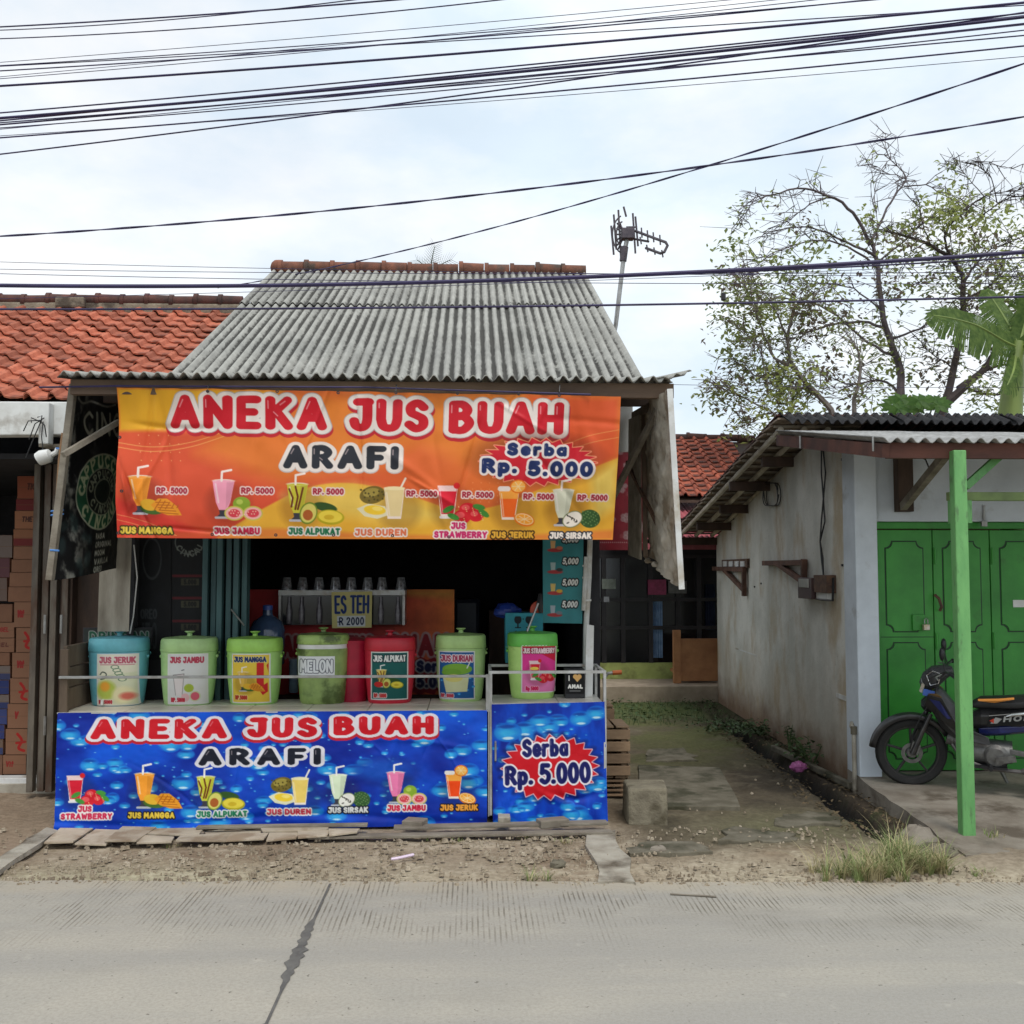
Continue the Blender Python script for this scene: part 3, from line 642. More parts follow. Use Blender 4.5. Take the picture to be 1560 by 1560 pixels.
def road_material():
    m = bpy.data.materials.new('tined_concrete'); m.use_nodes = True; t = m.node_tree; N, L = t.nodes, t.links; b = N['Principled BSDF']
    tc = N.new('ShaderNodeTexCoord')
    def noise(sc, det=6, st=(1, 1, 1)):
        mp = N.new('ShaderNodeMapping'); mp.inputs['Scale'].default_value = st; L.new(tc.outputs['Object'], mp.inputs[0])
        n = N.new('ShaderNodeTexNoise'); n.inputs['Scale'].default_value = sc; n.inputs['Detail'].default_value = det; n.inputs['Roughness'].default_value = .62; L.new(mp.outputs[0], n.inputs['Vector']); return n.outputs['Fac']
    def rng(src, a, b_, c=0., d=1.):
        r = N.new('ShaderNodeMapRange'); r.inputs[1].default_value = a; r.inputs[2].default_value = b_; r.inputs[3].default_value = c; r.inputs[4].default_value = d; L.new(src, r.inputs[0]); return r.outputs[0]
    def math_(op, a, b_=None):
        k = N.new('ShaderNodeMath'); k.operation = op; k.use_clamp = False
        for i, v in enumerate((a, b_)):
            if v is None: continue
            if isinstance(v, (int, float)): k.inputs[i].default_value = v
            else: L.new(v, k.inputs[i])
        return k.outputs[0]
    def mix(f, a, b_):
        x = N.new('ShaderNodeMix'); x.data_type = 'RGBA'; L.new(f, x.inputs[0])
        for i, v in ((6, a), (7, b_)):
            if isinstance(v, tuple): x.inputs[i].default_value = (*v, 1)
            else: L.new(v, x.inputs[i])
        return x.outputs[2]
    sep = N.new('ShaderNodeSeparateXYZ'); L.new(tc.outputs['Object'], sep.inputs[0])
    col = mix(rng(noise(1.1, 7), .35, .65), rgb(170, 164, 152), rgb(158, 154, 145))
    col = mix(rng(noise(2.0, 6, (.12, 1, 1)), .42, .6, 0, .75), col, rgb(150, 147, 141))            # polished wheel tracks
    col = mix(rng(noise(60, 5), .42, .62, 0, .38), col, rgb(136, 131, 121))
    col = mix(rng(noise(9, 8), .62, .72, 0, .5), col, rgb(180, 174, 162))
    col = mix(rng(noise(30, 2), .70, .72, 0, .75), col, rgb(92, 86, 78))                             # small dark chips
    col = mix(rng(noise(.8, 7, (.6, 1.4, 1)), .56, .72, 0, .45), col, rgb(122, 117, 108))               # old spills
    col = mix(rng(noise(160, 3), .50, .70, 0, .3), col, rgb(184, 179, 166))
    dust = rng(math_('ADD', math_('ADD', sep.outputs['Y'], math_('MULTIPLY', sep.outputs['X'], .045)), math_('MULTIPLY', math_('SUBTRACT', noise(4, 7), .5), .55)), 5.46, 5.76, 0, .45)
    col = mix(dust, col, rgb(178, 164, 140))                                                             # dust carried onto the slab edge
    # tined grooves across the road, worn smooth away from the edge
    gx_ = math_('ADD', math_('MULTIPLY', sep.outputs['X'], 2 * math.pi / .0265), math_('MULTIPLY', noise(3, 2), 1.6))
    g = rng(math_('SINE', gx_), .35, .85)
    ed = math_('ADD', sep.outputs['Y'], math_('MULTIPLY', sep.outputs['X'], .045))
    wob = math_('ADD', ed, math_('MULTIPLY', math_('SUBTRACT', noise(1.3, 4), .5), 1.3))
    wear = rng(wob, 4.75, 5.2); patch = rng(noise(1.9, 6), .43, .56); fleck = rng(noise(22, 4, (.6, .22, 1)), .36, .54)
    gm = math_('MULTIPLY', math_('MULTIPLY', g, wear), math_('MULTIPLY', patch, fleck))
    col = mix(math_('MULTIPLY', gm, .75), col, rgb(104, 97, 84))
    L.new(col, b.inputs['Base Color']); b.inputs['Roughness'].default_value = .88; b.inputs['Specular IOR Level'].default_value = .35
    h = math_('SUBTRACT', math_('MULTIPLY', noise(90, 4), .35), math_('MULTIPLY', gm, .8))
    bp = N.new('ShaderNodeBump'); bp.inputs['Strength'].default_value = .5; bp.inputs['Distance'].default_value = .006; L.new(h, bp.inputs['Height']); L.new(bp.outputs[0], b.inputs['Normal'])
    return m
mb = MB(); xs = [-120, -40, -12] + list(np.arange(-6, 7.01, .12)) + [12, 40, 120]
top = [(x, road_edge(x) if abs(x) < 8 else 5.73 - .045 * x) for x in xs]
for x, y in top: mb.v += [(x, -4.0 - .045 * x, 0), (x, y, 0), (x, y + .004, -.08)]
for i in range(len(xs) - 1):
    a = i * 3; mb.f += [(a, a + 3, a + 4, a + 1), (a + 1, a + 4, a + 5, a + 2)]
road = mb.build('road', road_material()); tag(road, kind='structure')
M_tar = mat('joint_tar', rgb(104, 102, 98), rgb(84, 82, 80), 12, .8, .2, 60)
mb = MB(); rr = random.Random(5); ys = np.linspace(-4, 5.71, 260); lft, rgt = [], []
for y in ys:
    w0 = .006; k = max(0, 1 - abs(y - 4.72) / .42) ** .6 if 4.3 < y < 5.15 else 0
    wl = w0 + k * (.012 + .045 * rr.random() ** 1.5); wr = w0 + k * (.006 + .030 * rr.random() ** 1.5)
    if y < 4.35 and rr.random() < .28: wl += rr.uniform(.01, .05)
    lft.append((-.77 - wl, y, .004)); rgt.append((-.77 + wr, y, .004))
for i in range(len(ys)): mb.v += [lft[i], rgt[i]]
mb.f += [(2 * i, 2 * i + 1, 2 * i + 3, 2 * i + 2) for i in range(len(ys) - 1)]
mb.build('joint_sealant', M_tar, road)
for xj in (3.72, -5.3):
    mb = MB(); mb.v = [(xj - .005, -4, .004), (xj + .005, -4, .004), (xj + .005, 5.5, .004), (xj - .005, 5.5, .004)]; mb.f = [(0, 1, 2, 3)]; mb.build('joint_sealant', M_tar, road)

M_conc = mat('rough_concrete', rgb(176, 170, 156), rgb(150, 142, 128), 7, .92, .5, 60, c3=rgb(92, 82, 68), s3=2.2)
M_concd = mat('mossy_concrete', rgb(118, 112, 97), rgb(92, 86, 71), 7, .93, .5, 60, c3=rgb(66, 64, 46), s3=3)
def slab(name, pts, z0, z1, m, seed=1, amp=.012, n=5, **k):
    poly = []
    for i in range(len(pts)): poly += wavy(Vector((*pts[i][:2], z0)), Vector((*pts[(i + 1) % len(pts)][:2], z0)), n, amp, seed + i)[:-1]
    poly = [Vector((p.x, p.y, z0)) for p in poly]
    return MB().prism(poly, (0, 0, z1 - z0)).build(name, m, bevel=.006, **k)
g2 = lambda px, py, z=0: (G(px, py, z).x, G(px, py, z).y)
o = slab('concrete_strip', [g2(915, 1347), g2(972, 1347), g2(936, 1268), g2(890, 1276)], -.05, .014, M_conc, 3, .03); tag(o, kind='structure')
o = slab('concrete_path', [g2(980, 1232), g2(1128, 1232), g2(1096, 1172), g2(972, 1168)], -.05, .018, M_concd, 8); tag(o, kind='structure')
for k, q in enumerate(([(1100, 1282), (1215, 1282), (1200, 1268), (1110, 1262)], [(1180, 1258), (1290, 1256), (1265, 1238), (1190, 1240)], [(960, 1302), (1080, 1300), (1060, 1285), (970, 1282)], [(985, 1160), (1060, 1158), (1050, 1140), (990, 1142)])):
    o = slab('path_stone', [g2(*p) for p in q], -.05, .006, M_concd, 20 + k * 7, .05); tag(o, 'flat worn stone set in the dirt alley, ' + ('nearest the grass clump', 'beside the drain', 'nearest the road', 'beyond the wooden crates')[k], 'stone', 'flat stones in the alley')
mb = MB().prism(wavy(G(-40, 1360), G(88, 1272), 8, .01, 4) + wavy(G(70, 1268), G(-60, 1350), 8, .01, 5), (0, 0, .03)); o = mb.build('floor_edging', M_conc); tag(o, kind='structure')
o = slab('shop_floor', [(-6.5, 8.16), (-2.52, 8.16), (-2.52, 11.5), (-6.5, 11.5)], -.05, .06, M_conc, 30, .003); tag(o, kind='structure')
o = slab('house_floor', [(-2.5, 7.7), (.9, 7.7), (.9, 11.3), (-2.5, 11.3)], -.05, .03, M_concd, 31, .003); tag(o, kind='structure')

o = MB().bar(G(1178, 1139, .03), G(1296, 1197, .03), .05, .05).build('drain_lip', M_concd, bevel=.008); tag(o, kind='structure')
# ------------------------------------------------------------------ corrugated sheets and clay tiles
def corr(mb, o, u, v, pitch=.08, amp=.017, ns=8, nv=6, th=.006, ph=0.0, warp=0.0, seed=0):
    """corrugated sheet: origin o, u across the waves, v along them"""
    o, u, v = Vector(o), Vector(u), Vector(v); L = u.length; nx = max(8, int(L / pitch * ns)); nrm = u.cross(v).normalized()
    if nrm.z < 0: nrm = -nrm
    rr = random.Random(seed); wl = [rr.uniform(-1, 1) * warp for _ in range(nx + 1)]
    base = len(mb.v)
    for lay_ in (0, 1):
        for j in range(nv + 1):
            for i in range(nx + 1):
                a = 2 * math.pi * (i / nx * L / pitch) + ph
                p = o + u * (i / nx) + v * (j / nv) + nrm * (amp * math.cos(a) - lay_ * th + (wl[i] if j == 0 else 0))
                mb.v.append(tuple(p)); mb.a.append(.5 - .5 * math.cos(a))
    W_ = nx + 1; H_ = nv + 1
    for lay_ in (0, 1):
        b = base + lay_ * W_ * H_
        for j in range(nv):
            for i in range(nx): mb.f.append((b + j * W_ + i, b + j * W_ + i + 1, b + (j + 1) * W_ + i + 1, b + (j + 1) * W_ + i))
    b2 = base + W_ * H_
    for i in range(nx):
        mb.f.append((base + i, b2 + i, b2 + i + 1, base + i + 1)); q = nv * W_
        mb.f.append((base + q + i, base + q + i + 1, b2 + q + i + 1, b2 + q + i))
    for j in range(nv):
        mb.f.append((base + j * W_, base + (j + 1) * W_, b2 + (j + 1) * W_, b2 + j * W_)); k = nx
        mb.f.append((base + j * W_ + k, b2 + j * W_ + k, b2 + (j + 1) * W_ + k, base + (j + 1) * W_ + k))
    return mb
def roof_material():
    m = bpy.data.materials.new('weathered_fibre_cement'); m.use_nodes = True; t = m.node_tree; N, L = t.nodes, t.links; b = N['Principled BSDF']
    tc = N.new('ShaderNodeTexCoord')
    def noise(sc, det=6, st=(1, 1, 1)):
        mp = N.new('ShaderNodeMapping'); mp.inputs['Scale'].default_value = st; L.new(tc.outputs['Object'], mp.inputs[0])
        n = N.new('ShaderNodeTexNoise'); n.inputs['Scale'].default_value = sc; n.inputs['Detail'].default_value = det; n.inputs['Roughness'].default_value = .65; L.new(mp.outputs[0], n.inputs['Vector']); return n.outputs['Fac']
    def rng(src, a, b_, c=0., d=1.):
        r = N.new('ShaderNodeMapRange'); r.inputs[1].default_value = a; r.inputs[2].default_value = b_; r.inputs[3].default_value = c; r.inputs[4].default_value = d; L.new(src, r.inputs[0]); return r.outputs[0]
    def mth(op, a, b_):
        k = N.new('ShaderNodeMath'); k.operation = op
        for i, v in enumerate((a, b_)):
            if isinstance(v, (int, float)): k.inputs[i].default_value = v
            else: L.new(v, k.inputs[i])
        return k.outputs[0]
    def mix(f, a, b_):
        x = N.new('ShaderNodeMix'); x.data_type = 'RGBA'; L.new(f, x.inputs[0])
        for i, v in ((6, a), (7, b_)):
            if isinstance(v, tuple): x.inputs[i].default_value = (*v, 1)
            else: L.new(v, x.inputs[i])
        return x.outputs[2]
    at = N.new('ShaderNodeAttribute'); at.attribute_name = 'valley'; oi = N.new('ShaderNodeObjectInfo')
    col = mix(rng(noise(9, 7), .35, .65), rgb(178, 177, 170), rgb(156, 155, 149))
    col = mix(rng(noise(2.2, 6, (1, .3, .3)), .48, .66, 0, .7), col, rgb(138, 137, 132))       # darker runs down the slope
    big = rng(noise(.9, 4), .4, .62, -.12, .22)
    v = mth('ADD', at.outputs['Fac'], mth('ADD', mth('MULTIPLY', mth('SUBTRACT', noise(34, 5, (1, .5, .5)), .5), 1.2), big))
    v = mth('ADD', v, mth('MULTIPLY', mth('SUBTRACT', oi.outputs['Random'], .5), .25))
    col = mix(rng(v, .50, .90, 0, .95), col, rgb(72, 71, 68))                                     # soot and moss in the valleys
    col = mix(rng(noise(70, 3), .66, .72, 0, .7), col, rgb(70, 69, 66))
    L.new(col, b.inputs['Base Color']); b.inputs['Roughness'].default_value = .95; b.inputs['Specular IOR Level'].default_value = .2
    bp = N.new('ShaderNodeBump'); bp.inputs['Strength'].default_value = .4; bp.inputs['Distance'].default_value = .006; L.new(noise(90, 4), bp.inputs['Height']); L.new(bp.outputs[0], b.inputs['Normal'])
    return m
M_asb = roof_material()
M_asbn = mat('pale_fibre_cement', rgb(172, 172, 170), rgb(142, 141, 138), 9, .9, .3, 90, rand=.05)
M_asbk = mat('blackened_fibre_cement', (.035, .034, .036), (.012, .012, .014), 9, .95, .5, 60)
M_clay = mat('terracotta_tile', rgb(190, 110, 82), rgb(156, 84, 62), 10, .85, .35, 60, c3=rgb(112, 68, 52), s3=7, rand=.34, c3lo=.56, c3hi=.72)
M_clayold = mat('old_terracotta', rgb(176, 92, 66), rgb(128, 66, 50), 12, .88, .35, 60, c3=rgb(66, 46, 40), s3=6, rand=.35, c3lo=.5, c3hi=.66)
M_ridge = mat('ridge_terracotta', rgb(138, 88, 68), rgb(98, 66, 54), 8, .88, .3, 60, rand=.3, c3=rgb(84, 70, 62), s3=5)
M_ridgeold = mat('blackened_ridge_tile', rgb(104, 66, 58), rgb(70, 54, 50), 8, .88, .3, 60, rand=.2)
def tile_mesh(name, w, l, m):
    """one interlocking clay tile, flat pan and a roll on its left edge; local x across, y up the slope, z out"""
    prof = [(0, .004), (.05, .034), (.14, .050), (.24, .040), (.32, .010), (.52, .000), (.8, .003), (1.0, .010)]
    mb = MB(); n = len(prof)
    for (yy, lift) in ((-.5, .020), (.56, -.002)):
        for x, z in prof: mb.v.append(((x - .5) * w * 1.06, yy * l, z + lift))
        for x, z in prof: mb.v.append(((x - .5) * w * 1.06, yy * l, z + lift - .013))
    for i in range(n - 1):
        mb.f += [(i, i + 1, 2 * n + i + 1, 2 * n + i), (n + i, 3 * n + i, 3 * n + i + 1, n + i + 1), (i, n + i, n + i + 1, i + 1)]
    mb.f += [(0, 2 * n, 3 * n, n), (n - 1, 2 * n - 1, 4 * n - 1, 3 * n - 1)]
    me = bpy.data.meshes.new(name); me.from_pydata(mb.v, [], mb.f); me.materials.append(m); me.update(); return me
def tile_roof(parent, me, x0, nx, w, pe, pr, rows, seed, skip=None):
    """rows of tiles from the eave point pe (Y,z) to the ridge pr"""
    rr = random.Random(seed); dy, dz = pr[0] - pe[0], pr[1] - pe[1]; sl = math.atan2(dz, dy); off = origin_of(parent)
    for j in range(rows):
        t = (j + .5) / rows
        for i in range(nx):
            x = x0 + (i + .5 + (.0 if j % 2 else .0)) * w
            if skip and skip(x, t): continue
            o = bpy.data.objects.new('tile', me)
            o.location = (x - off.x + rr.uniform(-.006, .006), pe[0] + dy * t - off.y + rr.uniform(-.008, .008), pe[1] + dz * t - off.z + rr.uniform(0, .006))
            o.rotation_euler = (sl + rr.uniform(-.03, .03), rr.uniform(-.03, .03), rr.uniform(-.03, .03)); link(o, parent)
def ridge_row(parent, a, b, n, r, m, seed):
    rr = random.Random(seed); a, b = Vector(a), Vector(b)
    for i in range(n):
        p, q = a.lerp(b, i / n), a.lerp(b, (i + .97) / n); jit = Vector((0, 0, rr.uniform(-.012, .012)))
        mb = MB(); L = (q - p).length
        mb.tube([p + jit, p.lerp(q, .16) + jit, p.lerp(q, .17) + jit, q + jit * .5], [r * 1.22, r * 1.22, r, r * .96], 12)
        mb.build('ridge_tile', m, parent, smooth=True)

# ------------------------------------------------------------------ juice shop house with its big grey roof
HX0, HX1, HF, HB = -2.1, .88, 7.72, 11.3
RF, RB = (7.44, 3.10), (11.3, 5.02)
house = thing('juice_shop_house', 'low house with a corrugated grey roof behind the juice stall', 'house', ((HX0 + HX1) / 2, HF, 0))
def rz(Y): return RF[1] + (RB[1] - RF[1]) * (Y - RF[0]) / (RB[0] - RF[0])
for nm, x in (('wall', HX0), ('wall', HX1)):
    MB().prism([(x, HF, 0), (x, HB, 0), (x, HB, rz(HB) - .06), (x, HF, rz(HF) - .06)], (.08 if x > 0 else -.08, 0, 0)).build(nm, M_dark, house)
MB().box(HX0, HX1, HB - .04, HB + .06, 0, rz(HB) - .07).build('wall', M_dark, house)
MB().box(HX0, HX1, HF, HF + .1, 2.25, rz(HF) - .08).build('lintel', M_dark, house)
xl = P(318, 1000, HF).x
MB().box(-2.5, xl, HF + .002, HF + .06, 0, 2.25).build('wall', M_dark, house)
roof = MB().box(-2.2, 1.2, 7.6, 7.68, 3.0, 3.07).build('roof', M_darkwood, house)
for y in (8.9, 10.2): MB().box(-2.2, 1.2, y, y + .07, rz(y) - .13, rz(y) - .06).build('purlin', M_darkwood, roof)
XL, XR = -2.2, 1.23; nsh = 4; wsh = (XR - XL) / nsh; ov = 9.75
rr = random.Random(2)
for row, (ya, yb, up) in enumerate(((7.42, ov + .12, 0), (ov - .06, 11.34, .022))):
    for i in range(nsh):
        dx = rr.uniform(-.004, .004); dyy = rr.uniform(-.05, .05) if row else rr.uniform(-.012, .012)
        x = XL + i * wsh - .03 + dx
        mb = MB(); corr(mb, (x, ya + dyy, rz(ya + dyy) + up + (i % 2) * .007), (wsh + .06, 0, 0), (0, yb - ya, rz(yb) - rz(ya)), ph=2 * math.pi * ((x - XL) % .08) / .08, ns=8, nv=5, warp=.0012, seed=i + row * 9)
        mb.build('roof_sheet', M_asb, roof, smooth=True)
ridge_row(roof, (-2.16, 11.3, 5.07), (1.27, 11.3, 5.06), 12, .075, M_ridge, 3)
MB().sphere((-2.17, 11.3, 5.07), .085, 10, 6).build('ridge_end', M_ridge, roof, smooth=True)
# the awning over the stall
awn = MB().bar((-2.47, 6.36, 2.83), (1.26, 6.36, 2.83), .06, .09).build('awning', M_beam, house)
for k, (xa, xb) in enumerate(((-2.52, -1.55), (-1.6, -.62), (-.67, .31), (.26, 1.24))):
    mb = MB(); corr(mb, (xa, 6.25 + .01 * (k % 2), 2.895 - .003 * k + (k % 2) * .006), (xb - xa, 0, 0), (0, 1.3, .19), ns=8, nv=3, ph=2 * math.pi * (xa % .08) / .08, warp=.002, seed=40 + k, amp=.019); mb.build('awning_sheet', M_asb, awn, smooth=True)
mb = MB(); corr(mb, (1.18, 6.22, 2.89), (.17, 0, .045), (0, 1.2, .18), ns=8, nv=3, amp=.012); mb.build('awning_sheet', M_asb, awn, smooth=True)
for x in (-2.35, -1.2, -.1, 1.0): MB().bar((x, 6.42, 2.85), (x, 7.7, 3.03), .05, .06).build('rafter', M_darkwood, awn)
MB().bar((-2.5, 7.0, 2.88), (1.22, 7.0, 2.88), .05, .08).build('purlin', M_darkwood, awn)
MB().tube([P(60, 590, 6.31), P(180, 588, 6.30), P(560, 590, 6.28), P(900, 601, 6.28)], .006, 6).build('wire', M_cable, awn)
mb = MB().bar(P(96, 693, 6.30), P(182, 642, 6.62), .035, .035); mb.build('strut', M_woodgrey, awn, bevel=.003)
mb = MB().bar((1.20, 6.42, 2.78), P(930, 765, 7.2), .035, .04); mb.build('strut', M_woodgrey, awn, bevel=.003)
mb = MB().bar(P(955, 704, 7.5), P(1002, 800, 6.7), .02, .025); mb.build('strut', M_rust, awn)
mb = MB().bar((1.21, 6.38, 2.78), (1.21, 7.6, 2.86), .04, .06); mb.build('rafter', M_wood, awn)
MB().bar(P(112, 586, 6.42), P(76, 884, 6.38), .04, .05).build('post', M_woodgrey, awn, bevel=.004)
MB().box(.86, 1.21, 7.66, 7.69, 2.60, 3.10).build('ceiling_board', mat('dull_white_board', (.62, .61, .58), (.46, .45, .42), 4, .8), awn)

# ------------------------------------------------------------------ neighbouring shop on the left
SX0, SX1 = -6.4, -2.52
shop = thing('tiled_roof_shop', 'shop with an orange clay tiled roof and a white fascia at the left edge', 'shop', ((SX0 + SX1) / 2, 8.1, 0))
TE, TR = (7.32, 2.905), (9.75, 4.16)
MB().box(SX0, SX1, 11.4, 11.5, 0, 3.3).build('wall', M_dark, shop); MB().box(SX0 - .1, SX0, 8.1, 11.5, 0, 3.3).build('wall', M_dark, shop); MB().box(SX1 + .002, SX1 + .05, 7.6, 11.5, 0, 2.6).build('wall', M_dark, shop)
M_fascia = mat('stained_white_plaster', rgb(226, 228, 226), rgb(206, 206, 202), 5, .85, .2, 40, c3=rgb(120, 104, 84), s3=2.6, c3lo=.55, c3hi=.72)
mb = MB().prism([(-6.4, 7.27, P(50, 612, 7.27).z), (P(106, 640, 7.27).x, 7.27, P(105, 612, 7.27).z), (P(104, 672, 7.27).x, 7.27, P(104, 662, 7.27).z), (-6.4, 7.27, P(0, 672, 7.27).z)], (0, .14, 0)); mb.build('fascia', M_fascia, shop, bevel=.008)
mb = MB().box(SX0, P(104, 612, 7.4).x, 7.28, 7.46, TE[1] - .075, TE[1] - .05); mb.build('eave_board', M_woodgrey, shop)
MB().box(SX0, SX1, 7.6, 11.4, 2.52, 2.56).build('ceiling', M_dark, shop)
sroof = MB().prism([(SX0, TE[0], TE[1] - .04), (-2.25, TE[0], TE[1] - .04), (-2.25, TR[0], TR[1] - .04), (SX0, TR[0], TR[1] - .04)], (0, 0, -.02)).build('roof', M_darkwood, shop)
tm = tile_mesh('clay_tile', .182, .195, M_clay)
tile_roof(sroof, tm, -5.0, 15, .182, TE, TR, 14, 5)
MB().prism([(SX0, TR[0], TR[1] - .05), (SX0, 11.5, 3.3), (-2.3, 11.5, 3.3), (-2.3, TR[0], TR[1] - .05)], (0, 0, -.03)).build('roof_back', M_clayold, sroof)
MB().box(SX0, -2.2, TR[0] - .03, TR[0] + .1, TR[1] - .03, TR[1] + .085).build('ridge_mortar', mat('grey_mortar', rgb(150, 140, 122), rgb(112, 102, 88), 9, .95, .6, 50, c3=rgb(84, 76, 66), s3=4), sroof, bevel=.02)
ridge_row(sroof, (-5.2, TR[0] + .02, TR[1] + .115), (-2.2, TR[0] + .02, TR[1] + .115), 13, .055, M_ridgeold, 6)
a = P(85, 470, 9.7); b = P(130, 453, 9.7)
MB().box(a.x, b.x, 9.66, 9.9, a.z, b.z).build('mortar_cap', MATS['grey_mortar'], sroof, bevel=.02)
MB().box(SX0, -2.6, 8.17, 8.3, 0, .10).build('threshold', M_white, shop, bevel=.006)

# ------------------------------------------------------------------ white and green house on the right
rh = thing('green_door_house', 'grey plastered house with green folding doors on the right', 'house', (WALL_A.x, WALL_A.y, 0))
def wall_material():
    m = bpy.data.materials.new('stained_plaster'); m.use_nodes = True; t = m.node_tree; N, L = t.nodes, t.links; b = N['Principled BSDF']
    tc = N.new('ShaderNodeTexCoord')
    def noise(sc, det=6, st=(1, 1, 1), loc=(0, 0, 0)):
        mp = N.new('ShaderNodeMapping'); mp.inputs['Scale'].default_value = st; mp.inputs['Location'].default_value = loc; L.new(tc.outputs['Object'], mp.inputs[0])
        n = N.new('ShaderNodeTexNoise'); n.inputs['Scale'].default_value = sc; n.inputs['Detail'].default_value = det; n.inputs['Roughness'].default_value = .62; L.new(mp.outputs[0], n.inputs['Vector']); return n.outputs['Fac']
    def rng(src, a, b_, c=0., d=1.):
        r = N.new('ShaderNodeMapRange'); r.inputs[1].default_value = a; r.inputs[2].default_value = b_; r.inputs[3].default_value = c; r.inputs[4].default_value = d; L.new(src, r.inputs[0]); return r.outputs[0]
    def mix(f, a, b_):
        x = N.new('ShaderNodeMix'); x.data_type = 'RGBA'; L.new(f, x.inputs[0])
        for i, v in ((6, a), (7, b_)):
            if isinstance(v, tuple): x.inputs[i].default_value = (*v, 1)
            else: L.new(v, x.inputs[i])
        return x.outputs[2]
    def add(a, b_, op='ADD'):
        k = N.new('ShaderNodeMath'); k.operation = op
        for i, v in enumerate((a, b_)):
            if isinstance(v, (int, float)): k.inputs[i].default_value = v
            else: L.new(v, k.inputs[i])
        return k.outputs[0]
    sep = N.new('ShaderNodeSeparateXYZ'); L.new(tc.outputs['Object'], sep.inputs[0])
    col = mix(rng(noise(1.7, 6), .38, .62), rgb(222, 220, 212), rgb(198, 197, 188))
    col = mix(rng(noise(2.4, 7, (1, 1, .5), (3, 1, 2)), .52, .66, 0, .75), col, rgb(182, 163, 132))
    col = mix(rng(noise(3.2, 7, (1, 1, .22), (7, 0, 0)), .5, .7, 0, .2), col, rgb(164, 160, 148))
    hz = add(sep.outputs['Z'], add(add(noise(1.6, 6), -.5), 1.1, 'MULTIPLY'))
    col = mix(rng(hz, .95, .15, 0, .6), col, rgb(166, 146, 120))
    hz2 = add(sep.outputs['Z'], add(add(noise(2.6, 6, (1, 1, 1), (5, 5, 0)), -.5), .7, 'MULTIPLY'))
    col = mix(rng(hz2, .42, .06, 0, .85), col, rgb(116, 88, 66))
    col = mix(rng(noise(34, 4), .6, .72, 0, .45), col, rgb(144, 138, 124))
    L.new(col, b.inputs['Base Color']); b.inputs['Roughness'].default_value = .92; b.inputs['Specular IOR Level'].default_value = .25
    bp = N.new('ShaderNodeBump'); bp.inputs['Strength'].default_value = .35; bp.inputs['Distance'].default_value = .012; L.new(noise(16, 7), bp.inputs['Height']); L.new(bp.outputs[0], b.inputs['Normal'])
    return m
M_plaster = wall_material()
RG, RE = (8.75, 3.05), (13.35, 2.24)                                 # ridge and back eave of its low roof
def bz(Y): return RG[1] + (RE[1] - RG[1]) * (Y - RG[0]) / (RE[0] - RG[0])
def fz(Y): return 2.535 + .158 * (Y - 6.37)                          # front canopy sheet
A, B = WALL_A, WALL_B
side = [A, B, Vector((B.x, B.y, bz(B.y) - .10)), Vector((wall_x(RG[0]), RG[0], RG[1] - .14)), Vector((A.x, A.y, fz(A.y) - .11))]
MB().prism([Vector(p) for p in side], (.13, 0, 0)).build('wall', M_plaster, rh, label='stained grey side wall')
M_wfront = mat('white_wall_paint', rgb(214, 222, 230), rgb(196, 204, 212), 3, .75, .15, 40, c3=rgb(142, 138, 130), s3=2.5, c3lo=.58, c3hi=.75)
DT, DL, DB = P(1325, 795, 8.02).z, P(1326, 900, 8.02).x, .135
MB().box(A.x - .006, DL, 7.855, 8.12, 0, fz(7.87) - .10).build('pillar', M_wfront, rh, bevel=.008)
MB().box(DL, 7.4, 7.93, 8.1, DT, fz(7.9) - .08).build('wall', M_wfront, rh, label='white wall above the green doors')
MB().box(7.2, 7.4, 8.0, 13.3, 0, 2.2).build('wall', M_plaster, rh); MB().box(3.35, 7.2, 13.2, 13.3, 0, 2.2).build('wall', M_plaster, rh)
hroof = MB().prism([(2.64, RG[0], RG[1]), (7.6, RG[0], RG[1]), (7.6, RE[0], RE[1]), (2.64, RE[0], RE[1])], (0, 0, .012)).build('roof', M_ridgeold, rh)
VX = 2.66
M_batten = mat('pale_batten', (.46, .41, .34), (.30, .26, .21), 8, .85, rand=.2)
um = bpy.data.meshes.new('roof_tile_slab'); q = MB().box(-.1, .1, -.13, .13, -.008, .008); um.from_pydata(q.v, [], q.f); um.materials.append(mat('tile_underside', rgb(168, 150, 132), rgb(120, 104, 92), 9, .95, .4, 60, rand=.3)); um.update()
sl = math.atan2(RE[1] - RG[1], RE[0] - RG[0]); off = origin_of(hroof); rr = random.Random(9)
nrow = 22
for j in range(nrow):
    Y = RG[0] + .1 + (RE[0] - RG[0] - .15) * j / (nrow - 1)
    for i in range(4):
        o = bpy.data.objects.new('tile', um); o.location = (VX + .08 + i * .205 + rr.uniform(-.006, .006) - off.x, Y - off.y, bz(Y) - .022 - off.z); o.rotation_euler = (sl + .09 + rr.uniform(-.02, .02), rr.uniform(-.05, .05), rr.uniform(-.03, .03)); link(o, hroof)
    MB().bar((VX, Y + .06, bz(Y + .06) - .045), (wall_x(Y) + .1, Y + .06, bz(Y + .06) - .045), .02, .022).build('batten', M_batten, hroof)
for dx in (.05, .26, .47):
    p, q = Vector((VX + dx, 8.85, bz(8.85) - .085)), Vector((VX + dx, 13.3, bz(13.3) - .085)); n = 12
    pts, rs = [], []
    for i in range(n):
        for e, r_ in ((0.02, .027), (.5, .0245), (.98, .027)): pts.append(p.lerp(q, (i + e) / n)); rs.append(r_)
    MB().tube(pts, rs, 8).build('rafter', M_bamboo, hroof, smooth=True)
